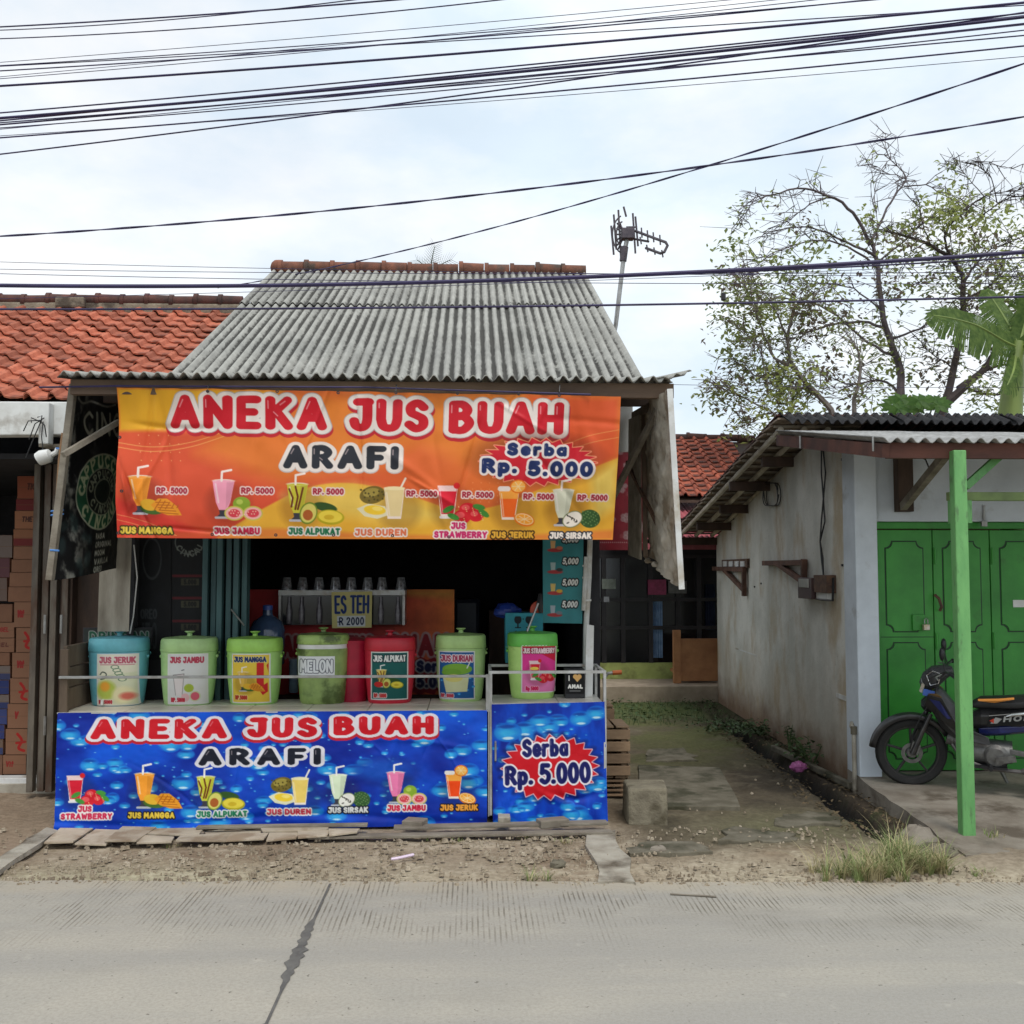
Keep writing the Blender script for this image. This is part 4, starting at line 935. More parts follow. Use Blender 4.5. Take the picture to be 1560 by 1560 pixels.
for Y, w in ((9.6, .30), (10.5, .42), (11.5, .32), (12.4, .42), (13.28, .6)):
    MB().box(wall_x(Y) - w, wall_x(Y) + .2, Y - .03, Y + .03, bz(Y) - .21, bz(Y) - .115).build('purlin', M_darkwood, hroof, bevel=.004)
for k in range(5):
    mb = MB(); xa = 2.66 + k * .98; corr(mb, (xa, 8.50, 2.965), (1.0, 0, 0), (0, .28, .105), pitch=.085, amp=.02, nv=1, warp=.004, seed=60 + k); mb.build('roof_sheet', M_asbk, hroof, smooth=True)
    mb = MB(); corr(mb, (xa, 8.72, 3.06), (1.0, 0, 0), (0, .5, -.09), pitch=.085, amp=.02, nv=1); mb.build('roof_sheet', M_asbk, hroof, smooth=True)
canopy = MB().bar((2.66, 6.46, fz(6.46) - .075), (7.4, 6.46, fz(6.46) - .075), .05, .10).build('canopy', M_beam, rh)
canopy.data.materials[0] = mat('red_brown_beam', rgb(104, 64, 52), rgb(72, 46, 40), 6, .8, .2, 40, stretch=(.3, 1, 1))
MB().bar((2.64, 6.42, fz(6.42) - .075), (2.64, 8.7, fz(8.7) - .075), .045, .09).build('beam', MATS['red_brown_beam'], canopy)
for k in range(5):
    mb = MB(); xa = 2.60 + k * .96; corr(mb, (xa, 6.36, fz(6.36) - .004 * k), (1.0, 0, 0), (0, 2.3, .158 * 2.3), pitch=.09, amp=.016, nv=2, ph=k * .4); mb.build('canopy_sheet', M_asbn, canopy, smooth=True)
for x in (3.4, 4.4, 5.4): MB().bar((x, 6.5, fz(6.5) - .06), (x, 7.95, fz(7.95) - .06), .05, .06).build('rafter', M_darkwood, canopy)
for px in (1219, 1282, 1330):
    pz = P(px, 664, 6.5 if px > 1300 else 8.0); MB().tube([pz, pz - Vector((0, 0, .10))], .008, 6).build('bolt', M_steel, canopy)
a = P(1362, 690, 7.9); b = P(1387, 780, 7.9); MB().box(a.x, b.x, 7.83, 7.925, b.z, fz(7.85) - .06).build('bracket_post', M_darkwood, canopy, bevel=.004)
MB().bar(P(1376, 772, 7.80), P(1446, 686, 6.75), .05, .06).build('strut', M_woodgrey, canopy, bevel=.004)
MB().tube([P(1404, 684, 7.2), P(1399, 694, 7.2), P(1410, 700, 7.2), P(1415, 712, 7.15)], .006, 5).build('wire', M_black, canopy)
M_gpost = mat('chipped_green_paint', rgb(112, 172, 102), rgb(92, 150, 88), 7, .55, .3, 50, c3=rgb(88, 128, 80), s3=18, c3lo=.56, c3hi=.66, stretch=(1, 1, .35))
pb = G(1474, 1272, .05); MB().box(pb.x - .042, pb.x + .042, pb.y - .03, pb.y + .045, .0, fz(6.5) - .085).build('post', M_gpost, canopy, bevel=.008)
MB().bar(P(1470, 742, 6.62), P(1530, 688, 6.6), .045, .05).build('brace', M_gpost, canopy, bevel=.004)
M_gold = mat('faded_green_beam', rgb(120, 140, 84), rgb(96, 112, 70), 6, .7, .2, 40)
a = P(1472, 763, 6.66); b = P(1472, 750, 6.66); MB().box(pb.x + .045, 7.0, 6.63, 6.68, a.z, b.z).build('beam', M_gold, canopy, bevel=.003)
a = P(1478, 797, 6.64); MB().box(pb.x + .045, a.x, 6.61, 6.66, a.z, P(1478, 762, 6.64).z - .003).build('cleat', M_gpost, canopy)
# raised floor in front of the doors
M_step = mat('step_concrete', rgb(146, 138, 126), rgb(116, 106, 94), 4, .92, .4, 50, c3=rgb(92, 82, 70), s3=3)
mb = MB(); ed = wavy(Vector((2.90, 6.02, 0)), Vector((2.965, 8.1, 0)), 16, .014, 50)
for p in ed: zt_ = .035 + (p.y - 6.02) / 2.08 * .10; mb.v += [(p.x - .01, p.y, -.22), (p.x, p.y, zt_), (7.3, p.y, zt_)]
for i in range(len(ed) - 1): a = i * 3; mb.f += [(a, a + 1, a + 4, a + 3), (a + 1, a + 2, a + 5, a + 4)]
mb.v += [(2.89, 6.02, -.22), (7.3, 6.02, -.22)]; n = len(mb.v); mb.f.append((n - 2, n - 1, 2, 1))
o = mb.build('house_step', M_step); tag(o, kind='structure')
# green folding doors
M_door = mat('green_door_paint', rgb(60, 152, 54), rgb(44, 126, 42), 2.5, .42, .08, 30, c3=rgb(52, 92, 40), s3=4, c3lo=.6, c3hi=.8)
M_doord = mat('green_door_groove', rgb(14, 62, 22), rgb(10, 48, 18), 6, .5)
LW = (P(1421, 1000, 8.0).x - P(1333, 1000, 8.0).x)
doors = MB().box(DL, 7.0, 8.0, 8.06, DT - .055, DT - .002).build('door_frame', M_door, rh, bevel=.004)
MB().box(DL, DL + .035, 7.985, 8.06, DB, DT - .06).build('jamb', M_door, doors, bevel=.003)
xd = DL + .04
def outline(x0, x1, z0, z1, c):
    """moulding outline with scooped corners"""
    pts = []
    for (cx, cz, sx, sz) in ((x0, z0, 1, 1), (x1, z0, -1, 1), (x1, z1, -1, -1), (x0, z1, 1, -1)):
        ar = [(cx + sx * c * math.cos(a), cz + sz * c * math.sin(a)) for a in np.linspace(0, math.pi / 2, 5)]
        pts += ar[::-1] if sx * sz > 0 else ar
    return pts
for k in range(8):
    x0 = xd + k * LW; x1 = x0 + LW - .008
    leaf = MB().box(x0, x1, 8.0, 8.04, DB + .005, DT - .065).build('door', M_door, rh, bevel=.004)
    zm = DB + (DT - DB) * .53
    for (za, zb) in ((zm + .045, DT - .15), (DB + .09, zm - .03)):
        for s_, (e, yy, mm) in enumerate(((0, 7.9985, M_doord), (.010, 7.992, M_door))):
            ol = outline(x0 + .07 + e, x1 - .07 - e, za + e, zb - e, .055)
            MB().prism([(a_, yy, b_) for a_, b_ in ol], (0, .012, 0)).build('panel' if s_ else 'panel_groove', mm, leaf, bevel=.003 if s_ else 0)
    if k == 0: MB().box(x0 + .02, x1, 7.9975, 8.0, zm + .006, zm + .012).build('rail_line', M_doord, leaf)
    for zz in (DB + .35, DB + .95, DB + 1.62): MB().tube([(x0 + .012, 7.992, zz), (x0 + .012, 7.992, zz + .13)], .011, 7).build('hinge', M_door, leaf)
a = P(1424, 906, 7.97); b = P(1432, 930, 7.97); MB().tube([a, a + Vector((.02, -.03, -.03)), b + Vector((0, -.03, .03)), b], .012, 7).build('handle', M_rust, rh)
a = P(1389, 936, 7.99); b = P(1408, 960, 7.99); MB().box(a.x, b.x, 7.972, 7.998, b.z, a.z).build('hatch', M_door, rh, bevel=.003)
lk = thing('padlock', 'small brass padlock hanging on the green door', 'padlock', P(1411, 958, 7.95))
a = P(1406, 960, 7.95); b = P(1415, 947, 7.95); MB().box(a.x, b.x, 7.93, 7.968, a.z, P(1411, 951, 7.95).z).build('body', mat('brass', (.45, .36, .2), (.6, .56, .5), 30, .4, metallic=.6), lk, bevel=.004)
c_ = P(1411, 950, 7.95); MB().tube([c_ + Vector((-.013, 0, 0)), c_ + Vector((-.012, 0, .03)), c_ + Vector((0, 0, .042)), c_ + Vector((.012, 0, .03)), c_ + Vector((.013, 0, 0))], .004, 6).build('shackle', M_steel, lk)
for px, y0, y1 in ((1327, 768, 792), (1499, 770, 792)): MB().tube([P(px, y0, 7.92), P(px, y1, 7.92)], .009, 7).build('bolt', M_steel, rh); MB().obox(P(px, y1 + 6, 7.92), (.022, 0, 0), (0, .012, 0), (0, 0, .02)).build('bolt_plate', M_steel, rh)
a = P(1543, 914, 7.99); b = P(1566, 925, 7.99); MB().box(a.x, b.x, 7.985, 7.998, b.z, a.z).build('sticker', M_whiteplastic, rh)

# fittings on the grey side wall
def WP(px, py):
    """point on the side wall face"""
    d = _d(px, py); n = Vector((-(B.y - A.y), B.x - A.x, 0)).normalized(); t = (A - CC).dot(n) / d.dot(n); return CC + d * t
nW = Vector((-(B.y - A.y), B.x - A.x, 0)).normalized(); tW = (B - A).normalized()
def wbox(mb, px0, px1, py0, py1, out, base=0.0):
    p, q = WP(px0, py0), WP(px1, py1); yc = (p.y + q.y) / 2; r0 = WP((px0 + px1) / 2, py0); r1 = WP((px0 + px1) / 2, py1)
    c = WP((px0 + px1) / 2, (py0 + py1) / 2) + nW * (base + out / 2); return mb.obox(c, tW * (abs(q.y - p.y) / 2), nW * (out / 2), Vector((0, 0, abs(r0.z - r1.z) / 2)))
vent = thing('wall_vent', 'small pierced air vent high on the grey side wall', 'vent', WP(1121, 862))
wbox(MB(), 1102, 1141, 852, 865, .03).build('frame', M_rust, vent)
for k in range(4): wbox(MB(), 1106 + k * 9, 1112 + k * 9, 855, 863, .012, .03).build('block', M_white, vent)
def bracket(label, p_out, p_corner, p_foot, m):
    t = thing('shelf_bracket', label, 'bracket', WP(*p_corner), 'timber brackets on the side wall')
    a, b, c = WP(*p_out) + nW * .04, WP(*p_corner) + nW * .04, WP(*p_foot) + nW * .04
    MB().bar(a, b, .05, .05).build('arm', m, t, bevel=.003); MB().bar(b + Vector((0, 0, .03)), c, .05, .05).build('upright', m, t, bevel=.003)
    MB().bar(a.lerp(b, .35) + nW * .002, b.lerp(c, .78), .045, .045).build('brace', m, t, bevel=.003)
M_redwood = mat('red_brown_wood', rgb(112, 78, 62), rgb(78, 54, 44), 6, .8, .3, 50)
bracket('triangular timber bracket below the pierced air vent', (1092, 866), (1139, 868), (1139, 908), M_redwood)
bracket('triangular timber bracket reaching left of the electricity meter', (1170, 858), (1232, 857), (1231, 895), M_redwood)
mt = thing('electricity_meter', 'brown electricity meter and rusty fuse box on the side wall', 'meter', WP(1250, 915))
wbox(MB(), 1230, 1252, 880, 912, .09).build('meter_case', mat('maroon_case', (.045, .02, .022), (.07, .035, .03), 9, .5), mt, bevel=.006)
wbox(MB(), 1233, 1248, 882, 895, .01, .09).build('window', mat('meter_glass', (.42, .42, .38), (.5, .5, .46), 9, .2), mt, bevel=.003)
wbox(MB(), 1253, 1274, 876, 903, .08).build('fuse_box', M_rust, mt, bevel=.004)
wbox(MB(), 1254, 1271, 903, 912, .06).build('tray', M_white, mt)
MB().tube([WP(1252, 912) + nW * .05, WP(1264, 914) + nW * .06, WP(1276, 915) + nW * .04, WP(1275, 880) + nW * .03], .010, 6).build('cable', M_black, mt)
for k in range(2):
    pts = [(1257, 680), (1261 - k * 4, 720), (1258 + k * 2, 760), (1260 - k * 3, 795), (1253 + k * 2, 825), (1257, 850), (1258 + k * 2, 876)]
    o = single(MB().tube([WP(*p) + nW * (.02 + .012 * k) for p in pts], .007, 6), 'meter_cable', M_black, ('thin black cable running down to the electricity meter', 'second black cable beside it down to the meter')[k], 'cable')
pts = [WP(1180 + 11 * math.cos(a), 753 + 20 * math.sin(a) + 3 * math.sin(3 * a)) + nW * (.03 + .02 * math.sin(a * .7)) for a in np.linspace(0, 6 * math.pi, 60)]
single(MB().tube(pts, .006, 5), 'cable_coil', M_black, 'coil of black cable hanging under the roof edge', 'cable')
o = thing('waste_pipe', 'thin grey drain pipe at the corner of the side wall', 'pipe', G(1306, 1200)); a = Vector((A.x - .03, A.y + .03, 0))
MB().tube([a + Vector((0, 0, -.08)), a + Vector((0, 0, .46)), a + Vector((-.005, .03, .50)), a + Vector((.02, .09, .51))], .018, 8).build('pipe', M_conc, o, smooth=True); MB().tube([a + Vector((0, 0, .44)), a + Vector((0, 0, .50))], .025, 8).build('elbow', M_concd, o)
mbp = MB(); 
for (px, py, r_) in ((1284, 700, .014), (1284, 861, .013), (1150, 894, .012), (1160, 889, .012), (1118, 790, .02)): c_ = WP(px, py); mbp.obox(c_ + nW * .004, tW * r_ * 1.2, nW * .006, Vector((0, 0, r_ * .7)))
single(mbp, 'wall_plugs', M_black, 'few dark plugs and nail holes in the side wall', 'plug')['kind'] = 'stuff'
wbox(MB(), 1275, 1289, 1058, 1065, .006).build('paint_patch', M_white, rh); wbox(MB(), 1120, 1152, 992, 994, .003).build('paint_streak', M_white, rh)

# ------------------------------------------------------------------ house at the end of the alley
bh = thing('alley_house', 'dark fronted house with an old red tiled roof at the end of the alley', 'house', (2.4, 13.5, 0))
BX0, BX1, BF = .6, 4.6, 14.3
MB().prism([(BX0, 13.4, -.02), (BX1, 13.4, -.02), (BX1, BF + .2, -.02), (BX0, BF + .2, -.02)], (0, 0, .22)).build('porch_floor', mat('porch_concrete', rgb(182, 166, 146), rgb(150, 136, 118), 5, .85, .2, 40), bh, bevel=.01)
M_lime = mat('lime_paint', rgb(190, 204, 124), rgb(168, 182, 104), 5, .8, .15, 40, c3=rgb(140, 146, 88), s3=3)
M_navy = mat('dark_window_frame', (.016, .015, .018), (.03, .028, .03), 6, .5)
za, zb = P(950, 1040, BF).z, P(950, 1010, BF).z
MB().box(BX0, BX1, BF, BF + .1, .1, zb).build('low_wall', M_lime, bh)
MB().box(BX0, BX1, BF + .02, BF + .1, P(950, 845, BF).z, P(950, 800, BF).z).build('wall', M_dark, bh)
gls = mat('dark_glass', (.012, .014, .018), None, rough=.12, spec=.6)
zt = P(950, 845, BF).z
cols = [895, 917, 946, 988, 1030, 1062, 1098, 1135]; rowsz = [zb, zb + (zt - zb) * .34, zb + (zt - zb) * .6, zt]
for i in range(len(cols) - 1):
    x0, x1 = P(cols[i], 900, BF).x, P(cols[i + 1], 900, BF).x
    w_ = MB().box(x0, x0 + .06, BF, BF + .09, zb, zt).build('window', M_navy, bh)
    for k in range(3):
        MB().box(x0 + .06, x1, BF + .005, BF + .085, rowsz[k + 1] - .05, rowsz[k + 1]).build('window_bar', M_navy, w_)
        MB().box(x0 + .06, x1, BF + .05, BF + .058, rowsz[k], rowsz[k + 1] - .05).build('pane', gls, w_)
def curtain(px0, px1, py0, py1, col, name='curtain'):
    a, b = P(px0, py0, BF + .03), P(px1, py1, BF + .03); mb = MB(); n = 24
    for j in (0, 1):
        for i in range(n + 1): mb.v.append((a.x + (b.x - a.x) * i / n, BF + .03 + .012 * math.sin(i * 1.6), (a.z, b.z)[j]))
    for i in range(n): mb.f.append((i, i + 1, n + 2 + i, n + 1 + i))
    return mb.build(name, col, bh, smooth=True)
M_curt = mat('blue_curtain', rgb(140, 170, 204), rgb(104, 134, 170), 9, .8)
curtain(988, 1010, 915, 1002, M_curt); curtain(1074, 1090, 890, 960, mat('navy_curtain', rgb(44, 56, 84), rgb(34, 44, 66), 9, .8))
for (px0, px1, py0, py1, col, nm) in ((917, 938, 882, 897, rgb(140, 150, 140), 'sticker'), (987, 1015, 883, 906, rgb(168, 70, 110), 'poster'), (1018, 1046, 885, 904, rgb(120, 122, 120), 'poster'), (920, 928, 909, 917, rgb(170, 175, 180), 'sticker')):
    a, b = P(px0, py0, BF - .01), P(px1, py1, BF - .01); MB().box(a.x, b.x, BF - .012, BF - .004, b.z, a.z).build(nm, mat(nm + str(px0), col, tuple(v * .6 for v in col), 14, .6), bh)
M_pink = mat('pink_red_sheet', rgb(176, 92, 100), rgb(150, 74, 80), 6, .6, .1, 40, rand=.15)
for k, (py, Y) in enumerate(((822, 13.3), (788, 13.75))):
    for i in range(3):
        a = P(1005, py, Y); mb = MB(); corr(mb, (a.x - .5 + i * .95, Y, a.z), (.97, 0, 0), (0, .9, .30), pitch=.07, amp=.012, nv=1); mb.build('porch_sheet', M_pink, bh, smooth=True)
a = P(1005, 834, 13.48); MB().box(BX0, BX1, 13.32, 13.36, a.z - .03, a.z + .05).build('porch_beam', M_pink, bh)
for xx in (BX0 + .1, 4.4): MB().box(xx, xx + .08, 13.5, 13.58, .2, a.z - .03).build('post', M_darkwood, bh)
broof = MB().prism([(BX0 - .3, 14.0, P(1000, 757, 14.0).z - .05), (BX1, 14.0, P(1000, 757, 14.0).z - .05), (BX1, 16.2, P(1000, 668, 16.2).z - .05), (BX0 - .3, 16.2, P(1000, 668, 16.2).z - .05)], (0, 0, -.03)).build('roof', M_darkwood, bh)
tm2 = tile_mesh('old_tile', .20, .20, M_clayold)
tile_roof(broof, tm2, 1.9, 11, .20, (14.0, P(1000, 757, 14.0).z), (16.2, P(1000, 668, 16.2).z), 13, 15)
ridge_row(broof, P(1020, 666, 16.2), P(1150, 668, 16.2), 5, .06, M_ridgeold, 8)
MB().box(BX0, BX1, 15.2, 15.3, 0, 2.6).build('wall', M_dark, bh); 
for xx in (BX0, BX1 - .1): MB().box(xx, xx + .1, BF + .1, 15.3, 0, 2.6).build('wall', M_dark, bh)
MB().box(BX0, BX1, BF + .1, 15.3, 2.55, 2.6).build('ceiling', M_dark, bh)
# ------------------------------------------------------------------ orange shop banner under the eave
def hang(t, label, cat, name, c, corners, m, wr=None, parent=None):
    vs = [Vector(p) for p in corners]; loc = (vs[0] + vs[1] + vs[2] + vs[3]) / 4; loc.z = min(v.z for v in vs)
    o = sheet(name, c, vs, m, parent, wr, off=loc); o.location = loc
    return tag(o, label, cat)
rw = np.random.RandomState(4)
def creases(u, v, n, seed, amp, asp):
    """sharp folds in hung vinyl"""
    rr = random.Random(seed); d = 0 * u
    for k in range(n):
        u0, v0, a = rr.random(), rr.random() ** 1.6, rr.uniform(-.5, .5) + (math.pi / 2 if rr.random() < .65 else .4); L = rr.uniform(.15, .5); w = rr.uniform(.012, .03)
        x, y = (u - u0) * asp, v - v0; s_ = x * math.cos(a) + y * math.sin(a); t = -x * math.sin(a) + y * math.cos(a) + .25 * s_ * s_ * rr.uniform(-1, 1)
        d = d + rr.uniform(.4, 1) * amp * rr.choice((-1, 1)) * np.exp(-(t / w) ** 2) * np.exp(-(s_ / L) ** 4)
    return d
def wr_main(u, v):
    d = .016 * np.sin(u * 21 + 1.5 * v) * (1 - .4 * v) + .012 * np.sin(u * 60 + 5 * v) * np.exp(-v * 3) + .020 * np.sin(v * 5 + u * 3)
    for k in range(13):
        uu = (k + .5) / 13; d = d - .026 * np.exp(-((u - uu) / .018) ** 2) * np.exp(-v * 7)
    d = d + .03 * np.exp(-((u - .985) / .03) ** 2) * v + .02 * np.exp(-((u - .02) / .025) ** 2) * np.sin(v * 9) + .02 * np.exp(-((u - .9 - .05 * v) / .012) ** 2) * np.exp(-((v - .3) / .3) ** 2)
    return d + creases(u, v, 26, 5, .014, 3.3) + (vnoise(*u.shape, (3, 9), 77, 3, .45) - .5) * .045
ban = hang(None, 'large orange vinyl banner reading ANEKA JUS BUAH ARAFI under the eave', 'banner', 'shop_banner', art_main(), (P(177, 590, 6.30), P(946, 604, 6.29), P(935, 823, 6.40), P(178, 819, 6.38)), M_vinyl, wr_main)
M_eye = mat('eyelet', (.05, .04, .04), None, rough=.4, metallic=.5)
for (px, py) in ((316, 596), (422, 596), (515, 598), (603, 598), (697, 599), (790, 600), (852, 602), (182, 666), (185, 748), (180, 812), (323, 814), (420, 815), (508, 815), (598, 816), (684, 818), (778, 820), (855, 820)):
    c_ = P(px, py, 6.255); MB().lathe([(.004, 0), (.010, 0), (.010, .008), (.004, .008)], c_, 10, axis='Y', caps=(False, False)).build('eyelet', M_eye, ban)
for (x0, x1) in ((316, 318), (603, 604), (852, 853)): MB().tube([P(x0, 597, 6.27), P(x1, 586, 6.29)], .004, 5).build('tie', M_black, ban)

# ------------------------------------------------------------------ counters
M_tile = mat('cream_tile', rgb(236, 228, 212), rgb(220, 212, 196), 5, .35, .05, 30, rand=.06)
M_grout = mat('grout', rgb(120, 112, 100), rgb(96, 88, 78), 12, .9)
M_frame = mat('white_metal_frame', rgb(196, 196, 194), rgb(164, 162, 158), 9, .45, c3=rgb(120, 96, 76), s3=8, c3lo=.62, c3hi=.72)
CY0, CY1 = 6.955, 7.69
ctl, ctr = P(89, 1087, CY0), P(742, 1083, CY0); CZ = (ctl.z + ctr.z) / 2
ct = thing('stall_counter', 'long juice stall counter with a blue printed front and tiled top', 'counter', ((ctl.x + ctr.x) / 2, CY0, 0))
MB().box(ctl.x, ctr.x, CY0 + .006, CY1, .035, CZ - .03).build('body', M_grout, ct)
n = 7; tw = (ctr.x - ctl.x) / n
for j in range(2):
    for i in range(n):
        MB().box(ctl.x + i * tw + .003, ctl.x + (i + 1) * tw - .003, CY0 + .002 + j * .352, CY0 + .002 + (j + 1) * .352 - .006, CZ - .028, CZ).build('tile', M_tile, ct, bevel=.003)
def wr_ct(u, v): return creases(u, np.clip(1.3 * v - .3, 0, 2), 12, 9, .007, 3.7) + .004 * np.sin(u * 17) + .008 * np.sin(v * 3) * np.sin(u * 9 + 1) * v + (vnoise(*u.shape, (4, 12), 31, 4) - .5) * .022 + .008 * np.exp(-((v - .93 - .04 * np.sin(u * 8)) / .03) ** 2)
sheet('front_banner', art_counter(), (P(88, 1086, CY0 - .02), P(742, 1082, CY0 - .02), P(742, 1258, CY0 - .022), P(82, 1265, CY0 - .03)), M_vinyl, ct, wr_ct)
MB().box(ctl.x - .005, ctr.x + .005, CY0 - .012, CY0 + .004, CZ - .002, CZ + .006).build('edge_trim', M_frame, ct)
ra, rb = P(90, 1032, CY0 + .02), P(743, 1030, CY0 + .02)
MB().bar(ra, rb, .018, .018).build('rail', M_steel, ct, bevel=.002)
MB().box(rb.x - .012, rb.x + .012, CY0 + .01, CY0 + .034, CZ, rb.z + .012).build('rail_post', M_steel, ct)
MB().box(ra.x - .004, ra.x + .05, CY0 + .035, CY0 + .075, CZ, P(93, 990, CY0).z).build('end_post', M_wood, ct, bevel=.004)
zt_ = P(93, 990, CY0).z
for k, (h0, h1) in enumerate(((0, .34), (.35, .66), (.67, 1.0))):
    MB().box(ra.x + .0, ra.x + .025, CY0 + .08, CY1 - .04, CZ + .004 + (zt_ + .02 - CZ) * h0, CZ + (zt_ + .02 - CZ) * h1).build('side_plank', M_wood, ct, bevel=.004)
KY0, KY1 = 7.0, 7.5
kl, kr = P(749, 1073, KY0), P(920, 1070, KY0); KZ = (kl.z + kr.z) / 2
cab = thing('small_cabinet', 'small steel framed cabinet with a blue Serba Rp. 5.000 front', 'cabinet', ((kl.x + kr.x) / 2, KY0, 0))
MB().box(kl.x, kr.x, KY0 + .006, KY1, .07, KZ - .02).build('body', M_grout, cab); MB().box(kl.x, kl.x + (kr.x - kl.x) * .6, KY0 + .004, KY1, KZ - .018, KZ).build('tile', mat('grey_tile', rgb(214, 212, 204), rgb(186, 183, 176), 5, .35, rand=.05), cab, bevel=.003)
MB().box(kl.x + (kr.x - kl.x) * .605, kr.x, KY0 + .004, KY1, KZ - .018, KZ).build('tile', MATS['grey_tile'], cab, bevel=.003)
def wr_cb(u, v): return creases(u, np.clip(1.3 * v - .3, 0, 2), 5, 12, .007, 1.0) + .005 * np.sin(u * 6 + v * 5) + .012 * np.exp(-((v - .82 + .25 * np.abs(u - .72)) / .03) ** 2) * np.exp(-((u - .72) / .2) ** 2) + (vnoise(*u.shape, (4, 4), 33, 4) - .5) * .020
sheet('front_banner', art_cabinet(), (P(749, 1073, KY0 - .02), P(921, 1069, KY0 - .02), P(926, 1251, KY0 - .02), P(751, 1256, KY0 - .02)), M_vinyl, cab, wr_cb)
for x in (kl.x - .006, kr.x + .006):
    MB().box(x - .009, x + .009, KY0 - .012, KY0 + .012, .06, P(750, 1024, KY0).z).build('frame_post', M_frame, cab)
    MB().box(x - .009, x + .009, KY1 - .012, KY1 + .012, .06, P(750, 1024, KY0).z).build('frame_post', M_frame, cab)
zr = P(830, 1024, KY0).z
MB().box(kl.x - .016, kr.x + .016, KY0 - .013, KY0 + .013, zr - .008, zr + .01).build('rail', M_frame, cab); MB().box(kl.x - .016, kr.x + .016, KY1 - .013, KY1 + .013, zr - .008, zr + .01).build('rail', M_frame, cab)
for x in (kl.x - .006, kr.x + .006): MB().box(x - .008, x + .008, KY0 + .013, KY1 - .013, zr - .006, zr + .008).build('rail', M_frame, cab)
for dx, m_ in ((.02, M_concd), ((kr.x - kl.x) - .09, M_whiteplastic)): MB().box(kl.x + dx, kl.x + dx + .07, KY0 + .0, KY0 + .1, .02, .069).build('foot', m_, cab, bevel=.004)
h = P(755, 1131, KY0 - .05); g_ = P(755, 1161, KY0 - .05); MB().tube([h + Vector((0, .03, 0)), h + Vector((0, 0, -.01)), g_ + Vector((0, 0, .01)), g_ + Vector((0, .03, 0))], .007, 8).build('handle', M_steel, cab, smooth=True)
MB().box(ctr.x + .008, kl.x - .018, CY0 + .004, CY0 + .02, .06, CZ).build('filler_strip', M_frame, ct)

